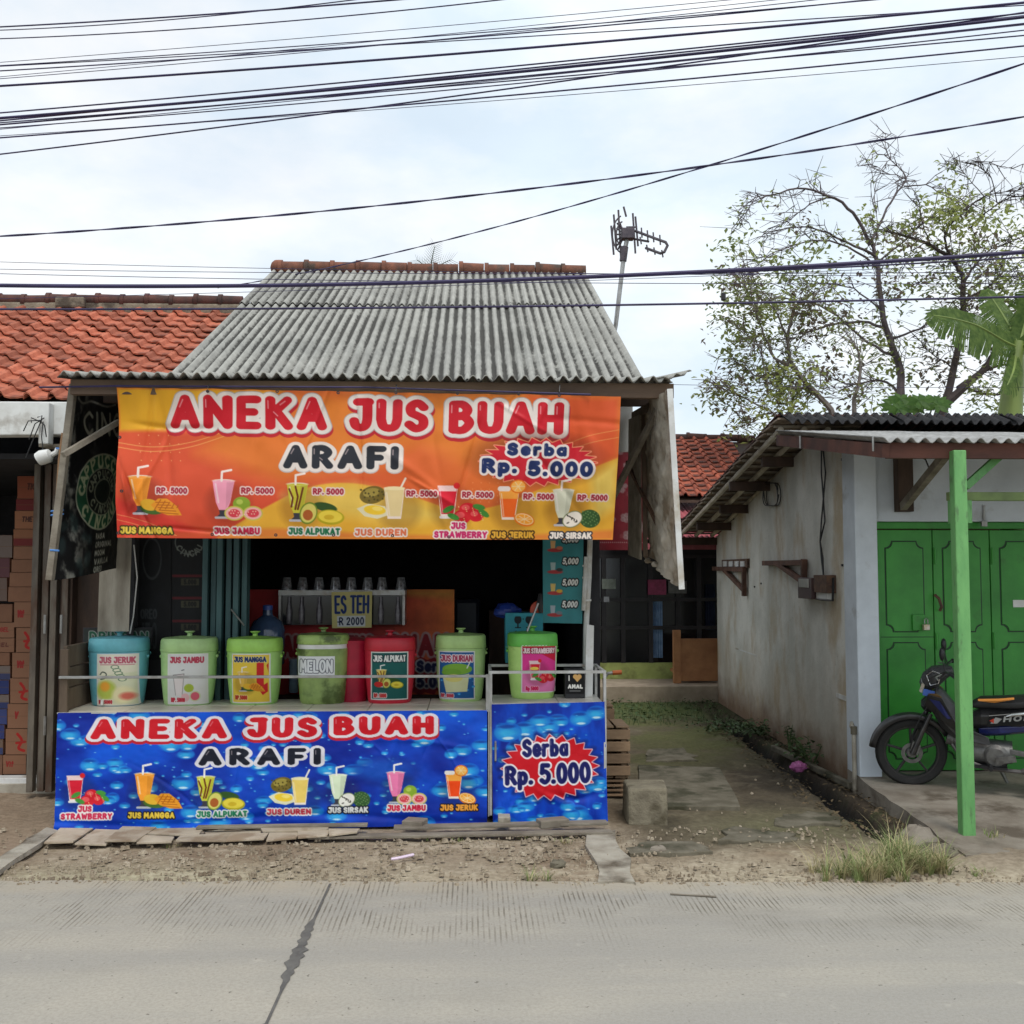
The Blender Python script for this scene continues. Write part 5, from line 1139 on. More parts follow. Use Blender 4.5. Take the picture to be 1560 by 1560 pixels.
# ------------------------------------------------------------------ drink tubs
def label_art(kind):
    c = Canvas(0, 66, 0, 86, .75, (232, 232, 228))
    B3 = {'jeruk': (226, 228, 196), 'jambu': (226, 226, 224), 'mangga': (240, 205, 70), 'alpukat': (24, 96, 92), 'durian': (30, 92, 158), 'strawberry': (232, 60, 150)}[kind]
    c.poly([(2, 2), (64, 2), (64, 84), (2, 84)], B3)
    if kind == 'jeruk':
        c.poly([(2, 2), (64, 2), (64, 30), (2, 36)], (236, 232, 208)); c.text('JUS JERUK', 4, 62, 5, 16, 1.3, [(1.6, (238, 226, 220), 0, 0), (0, (196, 90, 110), 0, 0)], gap=.24); c.line([(6, 18), (60, 18)], .5, (196, 90, 110))
        c.ell(16, 60, 16, 16, (190, 205, 90), soft=10); c.ell(14, 54, 8, 8, (240, 170, 60), soft=6); c.ell(44, 68, 18, 14, (244, 236, 190), soft=8); c.ell(50, 70, 12, 6, (226, 90, 80), soft=6, alpha=.8)
        for i in range(5): c.ring(30 + i * 3, 22 + i * 5, 6, 3, .8, (40, 92, 60), .8)
        c.line(_cr([(6, 34), (10, 30), (16, 33), (14, 40), (7, 42)]), .9, (50, 70, 60)); c.text('RP 5000', 3, 26, 76, 83, .9, [(.8, WH, 0, 0), (0, (190, 50, 60), 0, 0)])
    elif kind == 'jambu':
        c.text('JUS JAMBU', 4, 60, 5, 16, 1.3, [(0, (190, 60, 84), 0, 0)], gap=.24); c.poly([(10, 36), (28, 34), (25, 70), (14, 70)], (236, 226, 224)); c.line([(10, 36), (14, 70)], .5, (150, 140, 140)); c.line([(28, 34), (25, 70)], .5, (150, 140, 140)); c.line([(10, 36), (28, 34)], .5, (90, 80, 80)); c.line([(24, 28), (28, 27)], .6, (60, 60, 60))
        c.ell(36, 58, 8, 7, (176, 196, 70)); c.ell(46, 72, 9, 9, (214, 220, 180)); c.ell(46, 72, 7, 7, (226, 100, 120)); c.ell(30, 74, 7, 7, (238, 190, 190)); c.text('RP. 5000', 6, 30, 74, 82, 1.0, [(.9, WH, 0, 0), (0, (200, 50, 70), 0, 0)])
    elif kind == 'mangga':
        c.poly([(44, 14), (56, 14), (56, 60), (44, 50)], (210, 40, 40)); c.poly([(46, 60), (62, 50), (62, 66), (54, 72)], (214, 36, 36)); c.poly([(60, 20), (63, 16), (63, 32)], (214, 36, 36))
        c.text('JUS MANGGA', 4, 60, 5, 15, 1.2, [(.9, (246, 230, 150), 0, 0), (0, (30, 50, 110), 0, 0)], gap=.22); drink(c, 'mangga', 11, 32, .56, (236, 190, 80)); c.text('RP.5000', 6, 28, 72, 80, 1.0, [(.8, (250, 230, 160), 0, 0), (0, (190, 60, 40), 0, 0)])
    elif kind == 'alpukat':
        c.text('JUS ALPUKAT', 4, 62, 6, 18, 1.2, [(1.5, (8, 40, 48), 0, 0), (0, (240, 240, 236), 0, 0)], gap=.22); drink(c, 'alpukat', 10, 32, .52, (230, 200, 90)); c.ell(14, 58, 8, 5, (200, 40, 36)); c.text('RP. 5000', 5, 28, 74, 82, 1.0, [(1, WH, 0, 0), (0, (200, 60, 60), 0, 0)])
    elif kind == 'durian':
        bubbles(c, 24, 4, .6, 4); c.text('JUS DURIAN', 4, 62, 7, 19, 1.2, [(1.6, (240, 226, 232), 0, 0), (0, (176, 60, 92), 0, 0)], gap=.22)
        c.ell(34, 32, 27, 10, (130, 180, 62)); c.ell(24, 38, 18, 7, (120, 170, 56)); c.poly([(8, 48), (56, 40), (52, 72), (14, 74)], (222, 224, 176)); c.ell(28, 48, 16, 7, (230, 220, 130)); c.line([(52, 30), (58, 18)], 1, WH); c.text('RP. 5000', 4, 28, 76, 83, 1.0, [(.9, WH, 0, 0), (0, (196, 60, 80), 0, 0)])
    else:
        c.poly([(2, 2), (64, 2), (64, 30), (30, 12), (2, 16)], (214, 26, 60)); c.poly([(2, 50), (20, 40), (64, 60), (64, 84), (2, 84)], (240, 130, 190)); c.text('JUS STRAWBERRY', 3, 63, 5, 15, 1.0, [(1.0, (120, 10, 40), 0, 0), (0, (246, 224, 226), 0, 0)], gap=.2)
        drink(c, 'strawberry', 14, 28, .66); c.ell(24, 42, 8, 3, (244, 216, 90)); c.text('Rp 5000', 8, 32, 74, 82, 1.0, [(.8, (250, 200, 220), 0, 0), (0, (214, 30, 90), 0, 0)])
    c.img *= .96
    return c
def melon_art():
    c = Canvas(0, 62, 0, 32, .7, (226, 228, 230)); c.text('MELON', 2, 60, 4, 28, 3.0, [(0, (70, 74, 84), 0, 0), (-1.1, (226, 228, 230), 0, 0)], gap=.2); return c
def fit_front(c, x0, x1, z0, z1, fn, m, name, parent):
    """printed label wrapped on the tub front; fn(dx, z) -> y of the tub surface"""
    h, w = c.X.shape; u = np.linspace(0, 1, w)[None, :] + 0 * c.X; v = np.linspace(0, 1, h)[:, None] + 0 * c.X
    XX = x0 + (x1 - x0) * u; ZZ = z1 + (z0 - z1) * v; YY = fn(XX, ZZ)
    return grid_mesh(name, XX, YY, ZZ, m, parent, c.lin())
def zlib_hash(s): return sum((i + 1) * ord(ch) for i, ch in enumerate(s))
def tub(cx_px, w_px, bot_py, top_py, colour, colour2, lid, label, artk, extra=None, stain=None, base_z=None, lab=None, rib=False):
    bz_ = base_z; f0 = G(cx_px, bot_py - 3, bz_); D = .165; cy = f0.y + D * .8
    cx = P(cx_px, 1030, cy).x; Wt = w_px * .925 / 1560 * cy / 2; H = (bot_py - top_py) / 1560 * (cy) * .985; k = D / Wt
    t = thing('drink_tub', label, 'drink tub', (cx, cy, bz_), 'insulated drink tubs on the counter')
    m = mat('tub_' + artk + str(cx_px), colour, colour2, 9, .48, .05, 40, c3=stain or tuple(v * .55 for v in colour), s3=5 if stain else 11, spec=.4, rvar=.15, c3lo=.5 if stain else .62, c3hi=.62 if stain else .74)
    ml = mat('tublid_' + artk + str(cx_px), lid, tuple(v * .8 for v in lid), 9, .45, .04, 40, c3=stain, s3=7)
    hb = H * .80; prof = [(.80, .0), (.85, .010), (.88, .05), (.96, hb * .5), (.99, hb - .012), (1.0, hb)]
    def rad(z):
        zs = [p[1] for p in prof]; rs = [p[0] for p in prof]; return np.interp(z, zs, rs)
    mb = MB().lathe([(p[0] * Wt, p[1] + bz_) for p in prof], (cx, cy, 0), 48, 1, k, sup=2.7); mb.build('body', m, t, smooth=True)
    lz = bz_ + hb + (.03 if rib else .0)
    if rib: MB().lathe([(.975 * Wt, bz_ + hb), (.975 * Wt, lz)], (cx, cy, 0), 40, 1, k, sup=2.7).build('inner_rim', M_whiteplastic, t, smooth=True)
    ld = MB().lathe([(1.005 * Wt, lz + .002), (1.02 * Wt, lz + .006), (1.0 * Wt, bz_ + H * .97), (.95 * Wt, bz_ + H), (.3 * Wt, bz_ + H + .012), (.02, bz_ + H + .013)], (cx, cy, 0), 48, 1, k, sup=2.7).build('lid', ml, t, smooth=True)
    zt = bz_ + H + .012
    MB().lathe([(.020, zt - .004), (.016, zt + .018), (.036, zt + .030), (.034, zt + .036), (.01, zt + .038)], (cx, cy, 0), 16).build('knob', ml, ld, smooth=True)
    def fn(off):
        def q(X, Z):
            r_ = rad(Z - bz_) * Wt; a = np.clip(np.abs((X - cx) / r_), 0, .995); return cy - (r_ * k) * (1 - a ** 2.7) ** (1 / 2.7) - off
        return q
    for s in (-1, 1):
        hx = cx + s * Wt * 1.0; MB().sphere((hx, cy - .01, bz_ + hb * .90), .013, 8, 5).build('handle_pivot', ml, t)
    a = np.linspace(0, math.pi, 20); MB().tube([(cx + Wt * 1.05 * math.cos(q), cy + .02 + .02 * math.sin(q) + D * .9 * math.sin(q), bz_ + hb * .97 - .05 * math.sin(q)) for q in a], .004, 5).build('handle', ml, t)
    lx0, lx1, ly0, ly1 = lab
    x0, x1 = P(lx0, 1030, cy - D).x, P(lx1, 1030, cy - D).x; z1, z0 = P(cx_px, ly0, cy - D).z, P(cx_px, ly1, cy - D).z
    fit_front(melon_art() if artk == 'melon' else label_art(artk), x0, x1, z0, z1, fn(.003), M_paper, 'label', t)
    t.rotation_euler.z = (zlib_hash(label) % 13 - 6) * .012
    if extra == 'spout':
        sx, sz = P(154, 1070, cy - D).x, bz_ + .035; yy = float(fn(0)(np.array(sx), np.array(sz)))
        MB().tube([(sx, yy + .01, sz + .01), (sx, yy - .03, sz + .008), (sx, yy - .035, sz - .02)], .009, 7).build('tap', M_whiteplastic, t, smooth=True)
    return t
GR1, GR2, GR3 = rgb(150, 196, 110), rgb(150, 204, 90), rgb(158, 206, 110)
tub(181, 90, 1079, 979, rgb(112, 184, 196), rgb(94, 164, 180), rgb(104, 180, 192), 'turquoise drink tub with a tap and a faded JUS JERUK label', 'jeruk', 'spout', base_z=CZ, lab=(145, 206, 996, 1076))
tub(288, 87, 1078, 979, rgb(178, 212, 146), rgb(160, 198, 130), rgb(176, 212, 142), 'pale green drink tub with a white JUS JAMBU label', 'jambu', base_z=CZ, lab=(252, 312, 996, 1074))
tub(388, 86, 1077, 979, rgb(170, 212, 124), rgb(152, 198, 110), rgb(166, 218, 100), 'green drink tub with a yellow JUS MANGGA label', 'mangga', base_z=CZ, lab=(353, 412, 996, 1072))
tub(492, 83, 1076, 973, rgb(150, 172, 100), rgb(122, 144, 84), rgb(160, 188, 104), 'grimy moss green drink tub marked MELON by hand', 'melon', stain=rgb(80, 96, 48), base_z=CZ, lab=(450, 507, 1000, 1030), rib=True)
tub(594, 82, 1075, 977, rgb(206, 48, 66), rgb(186, 38, 58), rgb(200, 38, 56), 'red drink tub with a dark green JUS ALPUKAT label', 'alpukat', base_z=CZ, lab=(563, 620, 993, 1067))
tub(702, 81, 1072, 973, rgb(184, 214, 146), rgb(166, 200, 130), rgb(182, 216, 138), 'pale green drink tub with a blue JUS DURIAN label', 'durian', base_z=CZ, lab=(669, 725, 992, 1066))
tub(811, 81, 1068, 970, rgb(182, 220, 126), rgb(166, 208, 112), rgb(104, 192, 80), 'bright green drink tub with a pink JUS STRAWBERRY label', 'strawberry', base_z=KZ, lab=(793, 848, 983, 1056))

# donation box, straws, white post and other things on the small cabinet
dn = Canvas(862, 890, 1021, 1058, .5, (18, 18, 20)); dn.text('I', 866, 869, 1029, 1038, .9, [(0, (240, 238, 232), 0, 0)])
dn.ell(876.5, 1031, 3.6, 3.6, (226, 178, 110)); dn.ell(882.5, 1031, 3.6, 3.6, (226, 178, 110)); dn.poly([(873.2, 1032.5), (885.8, 1032.5), (879.5, 1039.5)], (226, 178, 110)); dn.text('AMAL', 865, 888, 1043, 1050, 1.1, [(0, (244, 242, 236), 0, 0)]); dn.line([(866, 1024), (886, 1024)], .8, (180, 140, 80)); dn.line([(868, 1053.5), (884, 1053.5)], .5, (160, 160, 160))
db = thing('donation_box', 'small black donation box printed I heart AMAL on the cabinet', 'box', P(876, 1058, 7.26))
a, b = P(861, 1058, 7.26), P(891, 1020, 7.26); MB().box(a.x, b.x, 7.26, 7.40, KZ + .001, b.z).build('body', M_black, db, bevel=.003)
sheet('print', dn, (P(862, 1021, 7.256), P(890, 1021, 7.256), P(890, 1057, 7.256), P(862, 1057, 7.256)), M_paper, db)
a, b = P(891, 1056, 7.3), P(905, 951, 7.3)
single(MB().prism([(a.x, 7.3, KZ), (a.x + .055, 7.3, KZ), (b.x, 7.3, b.z - .01), (b.x - .055, 7.3, b.z)], (0, .03, 0)), 'white_post', M_white, 'chipped white board standing at the right end of the cabinet', 'board', bevel=.003)
tp = thing('pvc_pole', 'crooked white plastic pole beside the teal price banner', 'pole', P(888, 1075, 7.62))
MB().tube([P(890, 1100, 7.62), P(893, 950, 7.62), P(897, 880, 7.6), P(899, 820, 7.58)], [.022, .022, .021, .02], 10).build('pipe', M_white, tp, smooth=True)
MB().tube([P(889, 930, 7.59), P(893, 848, 7.58)], .016, 8).build('sleeve', M_white, tp, smooth=True)
for py in (862, 880, 915): p_ = P(893.5, py, 7.585); MB().tube([p_ + Vector((-.03, 0, 0)), p_ + Vector((.035, 0, .003))], .008, 6).build('tie', M_whiteplastic, tp)

# teal price banner
c = Canvas(826, 889, 822, 951, .7, (56, 132, 138)); c.img *= (.9 + .2 * vnoise(*c.X.shape, (4, 3), 8, 4))[..., None]
for k, y in enumerate((836, 866, 895, 925)):
    c.text('5,000', 856, 881, y - 4.5, y + 4.5, 1.0, [(1.7, (16, 22, 26), 0, 0), (0, (236, 236, 232), 0, 0)], gap=.2, slant=.2)
    c.poly([(838, y + 2), (846, y + 2), (845, y + 14), (839, y + 14)], [(226, 176, 120), (170, 190, 190), (220, 190, 110), (170, 180, 190)][k]); c.ell(845, y + 15, 12, 2.6, (176, 60, 62)); c.ell(852, y + 12, 5, 2.4, [(210, 120, 90), (60, 60, 62), (220, 170, 60), (120, 130, 140)][k])
def wr_s(u, v): return .012 * np.sin(v * 7 + u * 3) + .008 * np.sin(u * 9)
hang(None, 'teal price banner with four 5,000 prices hanging right of the opening', 'banner', 'price_banner', c, (P(827, 806, 7.60), P(889, 806, 7.60), P(887, 950, 7.60), P(827, 949, 7.60)), M_vinyl, wr_s)
# red floral banner
c = Canvas(900, 985, 600, 842, 1.2, (116, 22, 34)); n_ = vnoise(*c.X.shape, (5, 3), 9, 4)[..., None]; c.img *= .8 + .4 * n_
rr = random.Random(4)
for i in range(26):
    x, y, r_ = rr.uniform(902, 984), rr.uniform(640, 835), rr.uniform(2.5, 7); 
    for k in range(5): c.ell(x + r_ * .8 * math.cos(k * 1.26), y + r_ * .8 * math.sin(k * 1.26), r_ * .7, r_ * .7, (160, 142, 140) if i % 3 else (138, 62, 66), alpha=.7)
for i in range(24): c.ell(905 + i * 3.4, 828, .8, .8, (190, 170, 165))
hang(None, 'dark red floral banner hanging behind the right end of the orange banner', 'banner', 'floral_banner', c, (P(905, 636, 8.0), P(986, 640, 8.0), P(980, 838, 8.0), P(905, 838, 8.0)), M_oldvinyl, wr_s)

# side flap on the right: old foil faced panel with a white metal edge
FX = 1.25
fp = thing('side_flap', 'grey foil faced side panel hanging under the right end of the awning', 'panel', (FX, 6.7, 1.6))
M_foil = mat('crumpled_foil_board', rgb(186, 178, 164), rgb(156, 147, 132), 7, .55, .8, 24, metallic=.1, c3=rgb(124, 110, 92), s3=4, rvar=.15)
q = [Vector((1.18, 6.12, 2.80)), Vector((1.21, 7.25, 2.84)), Vector((1.24, 7.10, 1.80)), Vector((1.245, 6.14, 1.60))]
def wr_f(u, v): return (vnoise(*u.shape, (14, 10), 3, 4) - .5) * .05 + .02 * np.sin(u * 8)
cf = Canvas(0, 60, 0, 120, 1, (255, 255, 255)); ff = sheet('panel', cf, (q[1] - Vector((.015, 0, 0)), q[0] - Vector((.015, 0, 0)), q[3] - Vector((.015, 0, 0)), q[2] - Vector((.015, 0, 0))), M_foil, fp, wr_f)
MB().prism([v + Vector((.02, 0, 0)) for v in q], (.012, 0, 0)).build('backing', M_woodgrey, fp)
MB().bar(Vector((1.19, 6.10, 2.80)), Vector((1.255, 6.12, 1.59)), .035, .012, up=(0, 1, 0)).build('edge_strip', M_white, fp, bevel=.002)
MB().prism([Vector((1.17, 7.12, 2.8)), Vector((1.17, 7.62, 2.84)), Vector((1.15, 7.55, 1.82)), Vector((1.17, 7.14, 1.78))], (.015, 0, 0)).build('rear_board', M_woodgrey, fp)
MB().bar(Vector((FX - .05, 7.12, 2.8)), Vector((FX - .05, 7.08, 1.8)), .03, .03).build('batten', M_wood, fp)
mb = MB(); pts = wavy(Vector((FX - .04, 7.10, 1.80)), Vector((FX + .01, 6.14, 1.60)), 16, .02, 3); mb.tube(pts, [.006 + .007 * (i % 3) for i in range(len(pts))], 6); mb.build('torn_edge', M_foil, fp)

# left flap: dark cappuccino cincau banner
c = Canvas(0, 100, 0, 132, .7, (20, 20, 22)); n_ = vnoise(*c.X.shape, (9, 7), 6, 5, .65); k_ = np.clip((n_ - .5) * 6, 0, 1) * np.clip((45 - c.X) / 40 + .25, .1, 1)
c.img = c.img * (1 - k_[..., None] * .8) + np.array([168, 170, 162]) / 255 * k_[..., None] * .8
for i in range(9): c.ell(rr.uniform(4, 40), rr.uniform(90, 130), rr.uniform(3, 8), rr.uniform(3, 6), (70, 92, 92), alpha=.5, soft=4)
c.text('CINC', 28, 84, 16, 34, 1.4, [(0, (150, 152, 140), 0, 0)]); c.line(_cr([(14, 8), (24, 11), (40, 9), (60, 12), (76, 10)]), .8, (130, 130, 125))
c.ell(58, 74, 37, 27, (34, 84, 58)); c.ring(58, 74, 37, 27, 1.2, (176, 180, 160)); c.ell(58, 74, 23, 17, (16, 22, 20)); c.ring(58, 74, 23, 17, 1.0, (150, 156, 136)); c.ell(58, 74, 11, 8.5, (26, 34, 28)); c.ring(58, 74, 12, 9, .8, (150, 156, 136))
def arc_text(c, t, cx, cy, rx, ry, a0, a1, h, col, r_=.9, flip=False):
    n = len(t)
    for i, ch in enumerate(t):
        if ch == ' ': continue
        a = a0 + (a1 - a0) * i / (n - 1); w, pl = GL[ch]; ux, uy = (math.cos(a), math.sin(a)); 
        for q in pl:
            pts = []
            for (x, y) in q:
                xx = (x - w / 2) * h; yy = (y - .5) * h * (-1 if flip else 1)
                pts.append((cx + (rx + yy) * ux - uy * xx * (-1 if flip else 1), cy + (ry + yy) * uy + ux * xx * (-1 if flip else 1)))
            c.line(pts, r_, col)
arc_text(c, 'CAPPUCCINO', 58, 74, 30, 22, math.pi * 1.02, math.pi * 1.98, 8, (176, 184, 150), 1.1); arc_text(c, 'CINCAU', 58, 74, 30, 22, math.pi * .80, math.pi * .20, 8, (176, 184, 150), 1.2, True)
arc_text(c, 'CAPPUCINO', 58, 74, 17, 12.7, math.pi * 1.05, math.pi * 1.95, 5, (150, 156, 136), .6); arc_text(c, 'CINCAU', 58, 74, 17, 12.7, math.pi * .8, math.pi * .2, 5, (150, 156, 136), .6, True)
for t_, y in (('RASA', 106), ('ORIGINAL', 112), ('MOCHA', 118), ('VANILLA', 124), ('OREO', 129.5)): c.text(t_, 52, 52 + 4.2 * len(t_), y - 2.2, y + 2.2, .55, [(1.2, (20, 20, 20), 0, 0), (0, (190, 190, 182), 0, 0)])
def wr_l(u, v): return .02 * np.sin(u * 5 + v * 3) + (vnoise(*u.shape, (6, 5), 13, 3) - .5) * .03
lf = hang(None, 'dark CAPPUCCINO CINCAU banner with a green round emblem hanging at the left end', 'banner', 'coffee_banner', c, (PX(112, 588, -2.545), Vector((-2.50, 7.42, 2.98)), Vector((-2.50, 7.36, 1.72)), PX(86, 884, -2.55)), M_oldvinyl, wr_l)

# ------------------------------------------------------------------ inside the juice shop
def pb2(mb, px0, px1, py0, py1, Y, d): 
    a, b = P(px0, py1, Y), P(px1, py0, Y); return mb.box(a.x, b.x, Y, Y + d, a.z, b.z)
# dark menu banners on the left front wall
for k, (x0, x1, lab_) in enumerate(((203, 262, 'black drinks banner in the shade left of the menu board'), (262, 316, 'black menu board listing 5.000 drinks left of the folding gate'))):
    c = Canvas(x0, x1, 818, 1000, .9, (18, 19, 22)); n_ = vnoise(*c.X.shape, (8, 4), 60 + k, 4)[..., None]; c.img = c.img * (.6 + .8 * n_)
    if k == 0:
        c.ring(232, 850, 14, 30, 2, (60, 64, 66)); c.text('OREO', 214, 240, 925, 940, 1.2, [(0, (54, 58, 60), 0, 0)]); c.text('MILO', 216, 240, 945, 985, 1.6, [(0, (50, 54, 56), 0, 0)])
    else:
        c.ring(289, 826, 22, 18, 1.4, (110, 116, 112)); arc_text(c, 'CINCAU', 289, 828, 17, 15, math.pi * .86, math.pi * .14, 8, (130, 136, 130), 1.0, True)
        for y in (885, 918, 952): c.poly([(276, y - 5), (304, y - 5), (304, y + 5), (276, y + 5)], (70, 68, 52)); c.text('5.000', 280, 300, y - 4, y + 4, 1.0, [(0, (30, 30, 28), 0, 0)]); c.line([(264, y - 9), (314, y - 9)], 2.0, (96, 28, 36))
    hang(None, lab_, 'banner', 'menu_banner', c, (P(x0, 818, 7.70 - .005 * k), P(x1 - 1, 818, 7.70 - .005 * k), P(x1 - 1, 1005, 7.70 - .005 * k), P(x0, 1005, 7.70 - .005 * k)), M_oldvinyl)
cp = thing('corrugated_panel', 'grey corrugated panel standing behind the left end of the counter', 'panel', P(175, 960, 7.3))
a, b = P(149, 962, 7.35), P(200, 800, 7.35); mb = MB(); corr(mb, (a.x, 7.35, a.z), (b.x - a.x, 0, 0), (0.0, .04, b.z - a.z + .6), pitch=.11, amp=.007, nv=2); mb.build('sheet', mat('old_grey_sheet', rgb(160, 154, 140), rgb(118, 110, 98), 8, .9, .3, 50, stretch=(1, 1, .2)), cp, smooth=True)
single(MB().tube([P(204, 830, 7.45), P(209, 880, 7.45), P(203, 940, 7.45), P(198, 965, 7.4)], .005, 5), 'hanging_wire', M_whiteplastic, 'thin pale wire hanging beside the corrugated panel', 'wire')
c = Canvas(128, 230, 958, 980, .8, (40, 46, 44)); c.text('DRINGAN', 136, 226, 962, 978, 1.7, [(1.2, (150, 156, 152), 0, 0), (0, (28, 82, 60), 0, 0)], gap=.3); 
o = thing('name_board', 'weathered board with green letters behind the turquoise tub', 'sign', P(180, 985, 7.66)); pb2(MB(), 126, 232, 956, 985, 7.62, .02).build('board', M_dark, o); sheet('print', c, (P(128, 958, 7.615), P(230, 958, 7.615), P(230, 980, 7.615), P(128, 980, 7.615)), M_oldvinyl, o)
# teal folding gate
M_teal = mat('teal_gate_paint', rgb(66, 100, 102), rgb(48, 76, 80), 7, .6, .2, 40, stretch=(1, 1, .3))
gt = thing('folding_gate', 'teal metal folding gate folded at the left of the opening', 'gate', P(340, 1060, 7.68))
for k, px in enumerate((309, 320, 331, 343, 356, 367)):
    a = P(px, 1070, 7.68); MB().box(a.x, a.x + .04, 7.60 + (k % 2) * .04, 7.69 + (k % 2) * .06, .05, 2.3).build('gate_bar', M_teal, gt, bevel=.004)
MB().tube([P(352, 928, 7.58), P(372, 953, 7.58)], .006, 6).build('latch', M_steel, gt)
# inside table with its own orange print
IY = 8.5
c = Canvas(380, 692, 898, 1058, 1.1, (150, 62, 40)); X_, Y_ = c.X, c.Y; k_ = np.clip((X_ - 560) / 130, 0, 1)[..., None]; c.img = np.array([190, 54, 56]) / 255 * (1 - k_) + np.array([238, 128, 62]) / 255 * k_
c.poly([(600, 898), (692, 898), (692, 912), (625, 908)], (206, 140, 62), soft=10)
lay_ = [(3.5, (190, 150, 150), 0, 0), (0, (150, 24, 40), 0, 0)]; c.text('ANEKA', 428, 516, 968, 1002, 3.6, lay_); c.text('JUS', 524, 570, 968, 1002, 3.6, lay_); c.text('BUAH', 590, 684, 966, 1000, 3.6, lay_)
c.poly(burst(640, 1030, 70, 30, 20), (150, 22, 36)); bl_ = [(2.4, (200, 196, 196), 0, 0), (0, (28, 36, 84), 0, 0)]; c.text('Serba', 634, 690, 1006, 1024, 2.4, bl_); c.text('Rp. 5.000', 596, 690, 1030, 1048, 2.4, bl_)
it = thing('inside_table', 'table with a worn orange printed front inside the shop', 'table', P(536, 1075, IY))
pb2(MB(), 380, 692, 900, 1078, IY + .01, .6).build('body', M_darkwood, it); sheet('front_print', c, (P(380, 898, IY), P(692, 898, IY), P(692, 1058, IY), P(380, 1058, IY)), M_oldvinyl, it)
sh = thing('glass_display_case', 'low glass display case with a white top rail inside the shop', 'display case', P(520, 960, 8.3))
pb2(MB(), 424, 617, 899, 907, 8.27, .2).build('top_rail', M_white, sh, bevel=.003); pb2(MB(), 424, 428, 907, 952, 8.27, .2).build('side', M_steel, sh); pb2(MB(), 613, 617, 907, 952, 8.27, .2).build('side', M_steel, sh)
pb2(MB(), 428, 613, 907, 952, 8.31, .01).build('pane', mat('smoky_glass', (.03, .03, .034), None, rough=.1, spec=.6), sh)
M_cup = mat('clear_plastic_cup', (.45, .46, .48), (.12, .12, .13), 40, .15, spec=.9, metallic=.4)
for k, px in enumerate((437, 461, 486, 511, 535, 560, 582, 611)):
    p_ = P(px, 899, 8.36); t = thing('plastic_cup', 'upturned clear plastic cup on the display case, ' + ('leftmost of eight', 'second from the left', 'third from the left', 'fourth from the left', 'fourth from the right', 'third from the right', 'second from the right', 'rightmost of eight')[k], 'cup', p_, 'cups on the display case')
    MB().lathe([(.046, p_.z), (.044, p_.z + .02), (.034, p_.z + .098), (.030, p_.z + .104), (.001, p_.z + .104)], (p_.x, p_.y, 0), 14).build('cup', M_cup, t, smooth=True)
    MB().lathe([(.050, p_.z), (.050, p_.z + .006), (.046, p_.z + .006)], (p_.x, p_.y, 0), 14).build('rim', M_cup, t, smooth=True)
for k, px in enumerate((440, 459, 486, 580, 606)):
    p_ = P(px, 950, 8.29); q_ = P(px, 909, 8.29); single(MB().lathe([(.02, p_.z), (.024, p_.z + .1), (.012, q_.z - .05), (.012, q_.z)], (p_.x, 8.29, 0), 10), 'bottle', mat('dim_bottle', (.20, .18, .20), (.08, .07, .08), 20, .25), ('slim bottle at the left end of the display case', 'slim bottle second from the left in the case', 'slim bottle third from the left in the case', 'slim bottle left of the right end of the case', 'slim bottle at the right end of the display case')[k], 'bottle', 'bottles at the display case', smooth=True)
c = Canvas(505, 567, 902, 956, .6, (206, 196, 130)); c.text('ES TEH', 509, 563, 907, 935, 1.9, [(0, (34, 58, 120), 0, 0)], gap=.3); c.poly([(513, 938), (557, 938), (557, 954), (513, 954)], (214, 218, 222)); c.text('R 2000', 516, 555, 940, 952, 1.0, [(0, (30, 40, 70), 0, 0)], gap=.3); c.line([(514, 947), (520, 947)], .8, (30, 40, 70))
hang(None, 'handwritten paper sign ES TEH 2000 on the display case', 'sign', 'paper_sign', c, (P(505, 902, 8.24), P(567, 901, 8.24), P(566, 956, 8.24), P(506, 957, 8.24)), M_paper)
# water gallon
wg = thing('water_gallon', 'blue water gallon bottle behind the green tubs', 'water bottle', P(405, 1010, 8.1)); p_ = P(407, 990, 8.1)
M_gal = mat('blue_polycarbonate', (.07, .12, .22), (.04, .07, .14), 6, .15, spec=.7)
zz = p_.z - .12; MB().lathe([(.12, zz), (.135, zz + .02), (.135, zz + .10), (.128, zz + .12), (.135, zz + .14), (.135, zz + .28), (.11, zz + .34), (.04, zz + .39), (.034, zz + .44)], (p_.x, p_.y, 0), 24).build('body', M_gal, wg, smooth=True)
MB().lathe([(.038, zz + .43), (.038, zz + .465), (.01, zz + .47)], (p_.x, p_.y, 0), 14).build('cap', mat('blue_cap', rgb(60, 90, 170), None, rough=.4), wg, smooth=True)
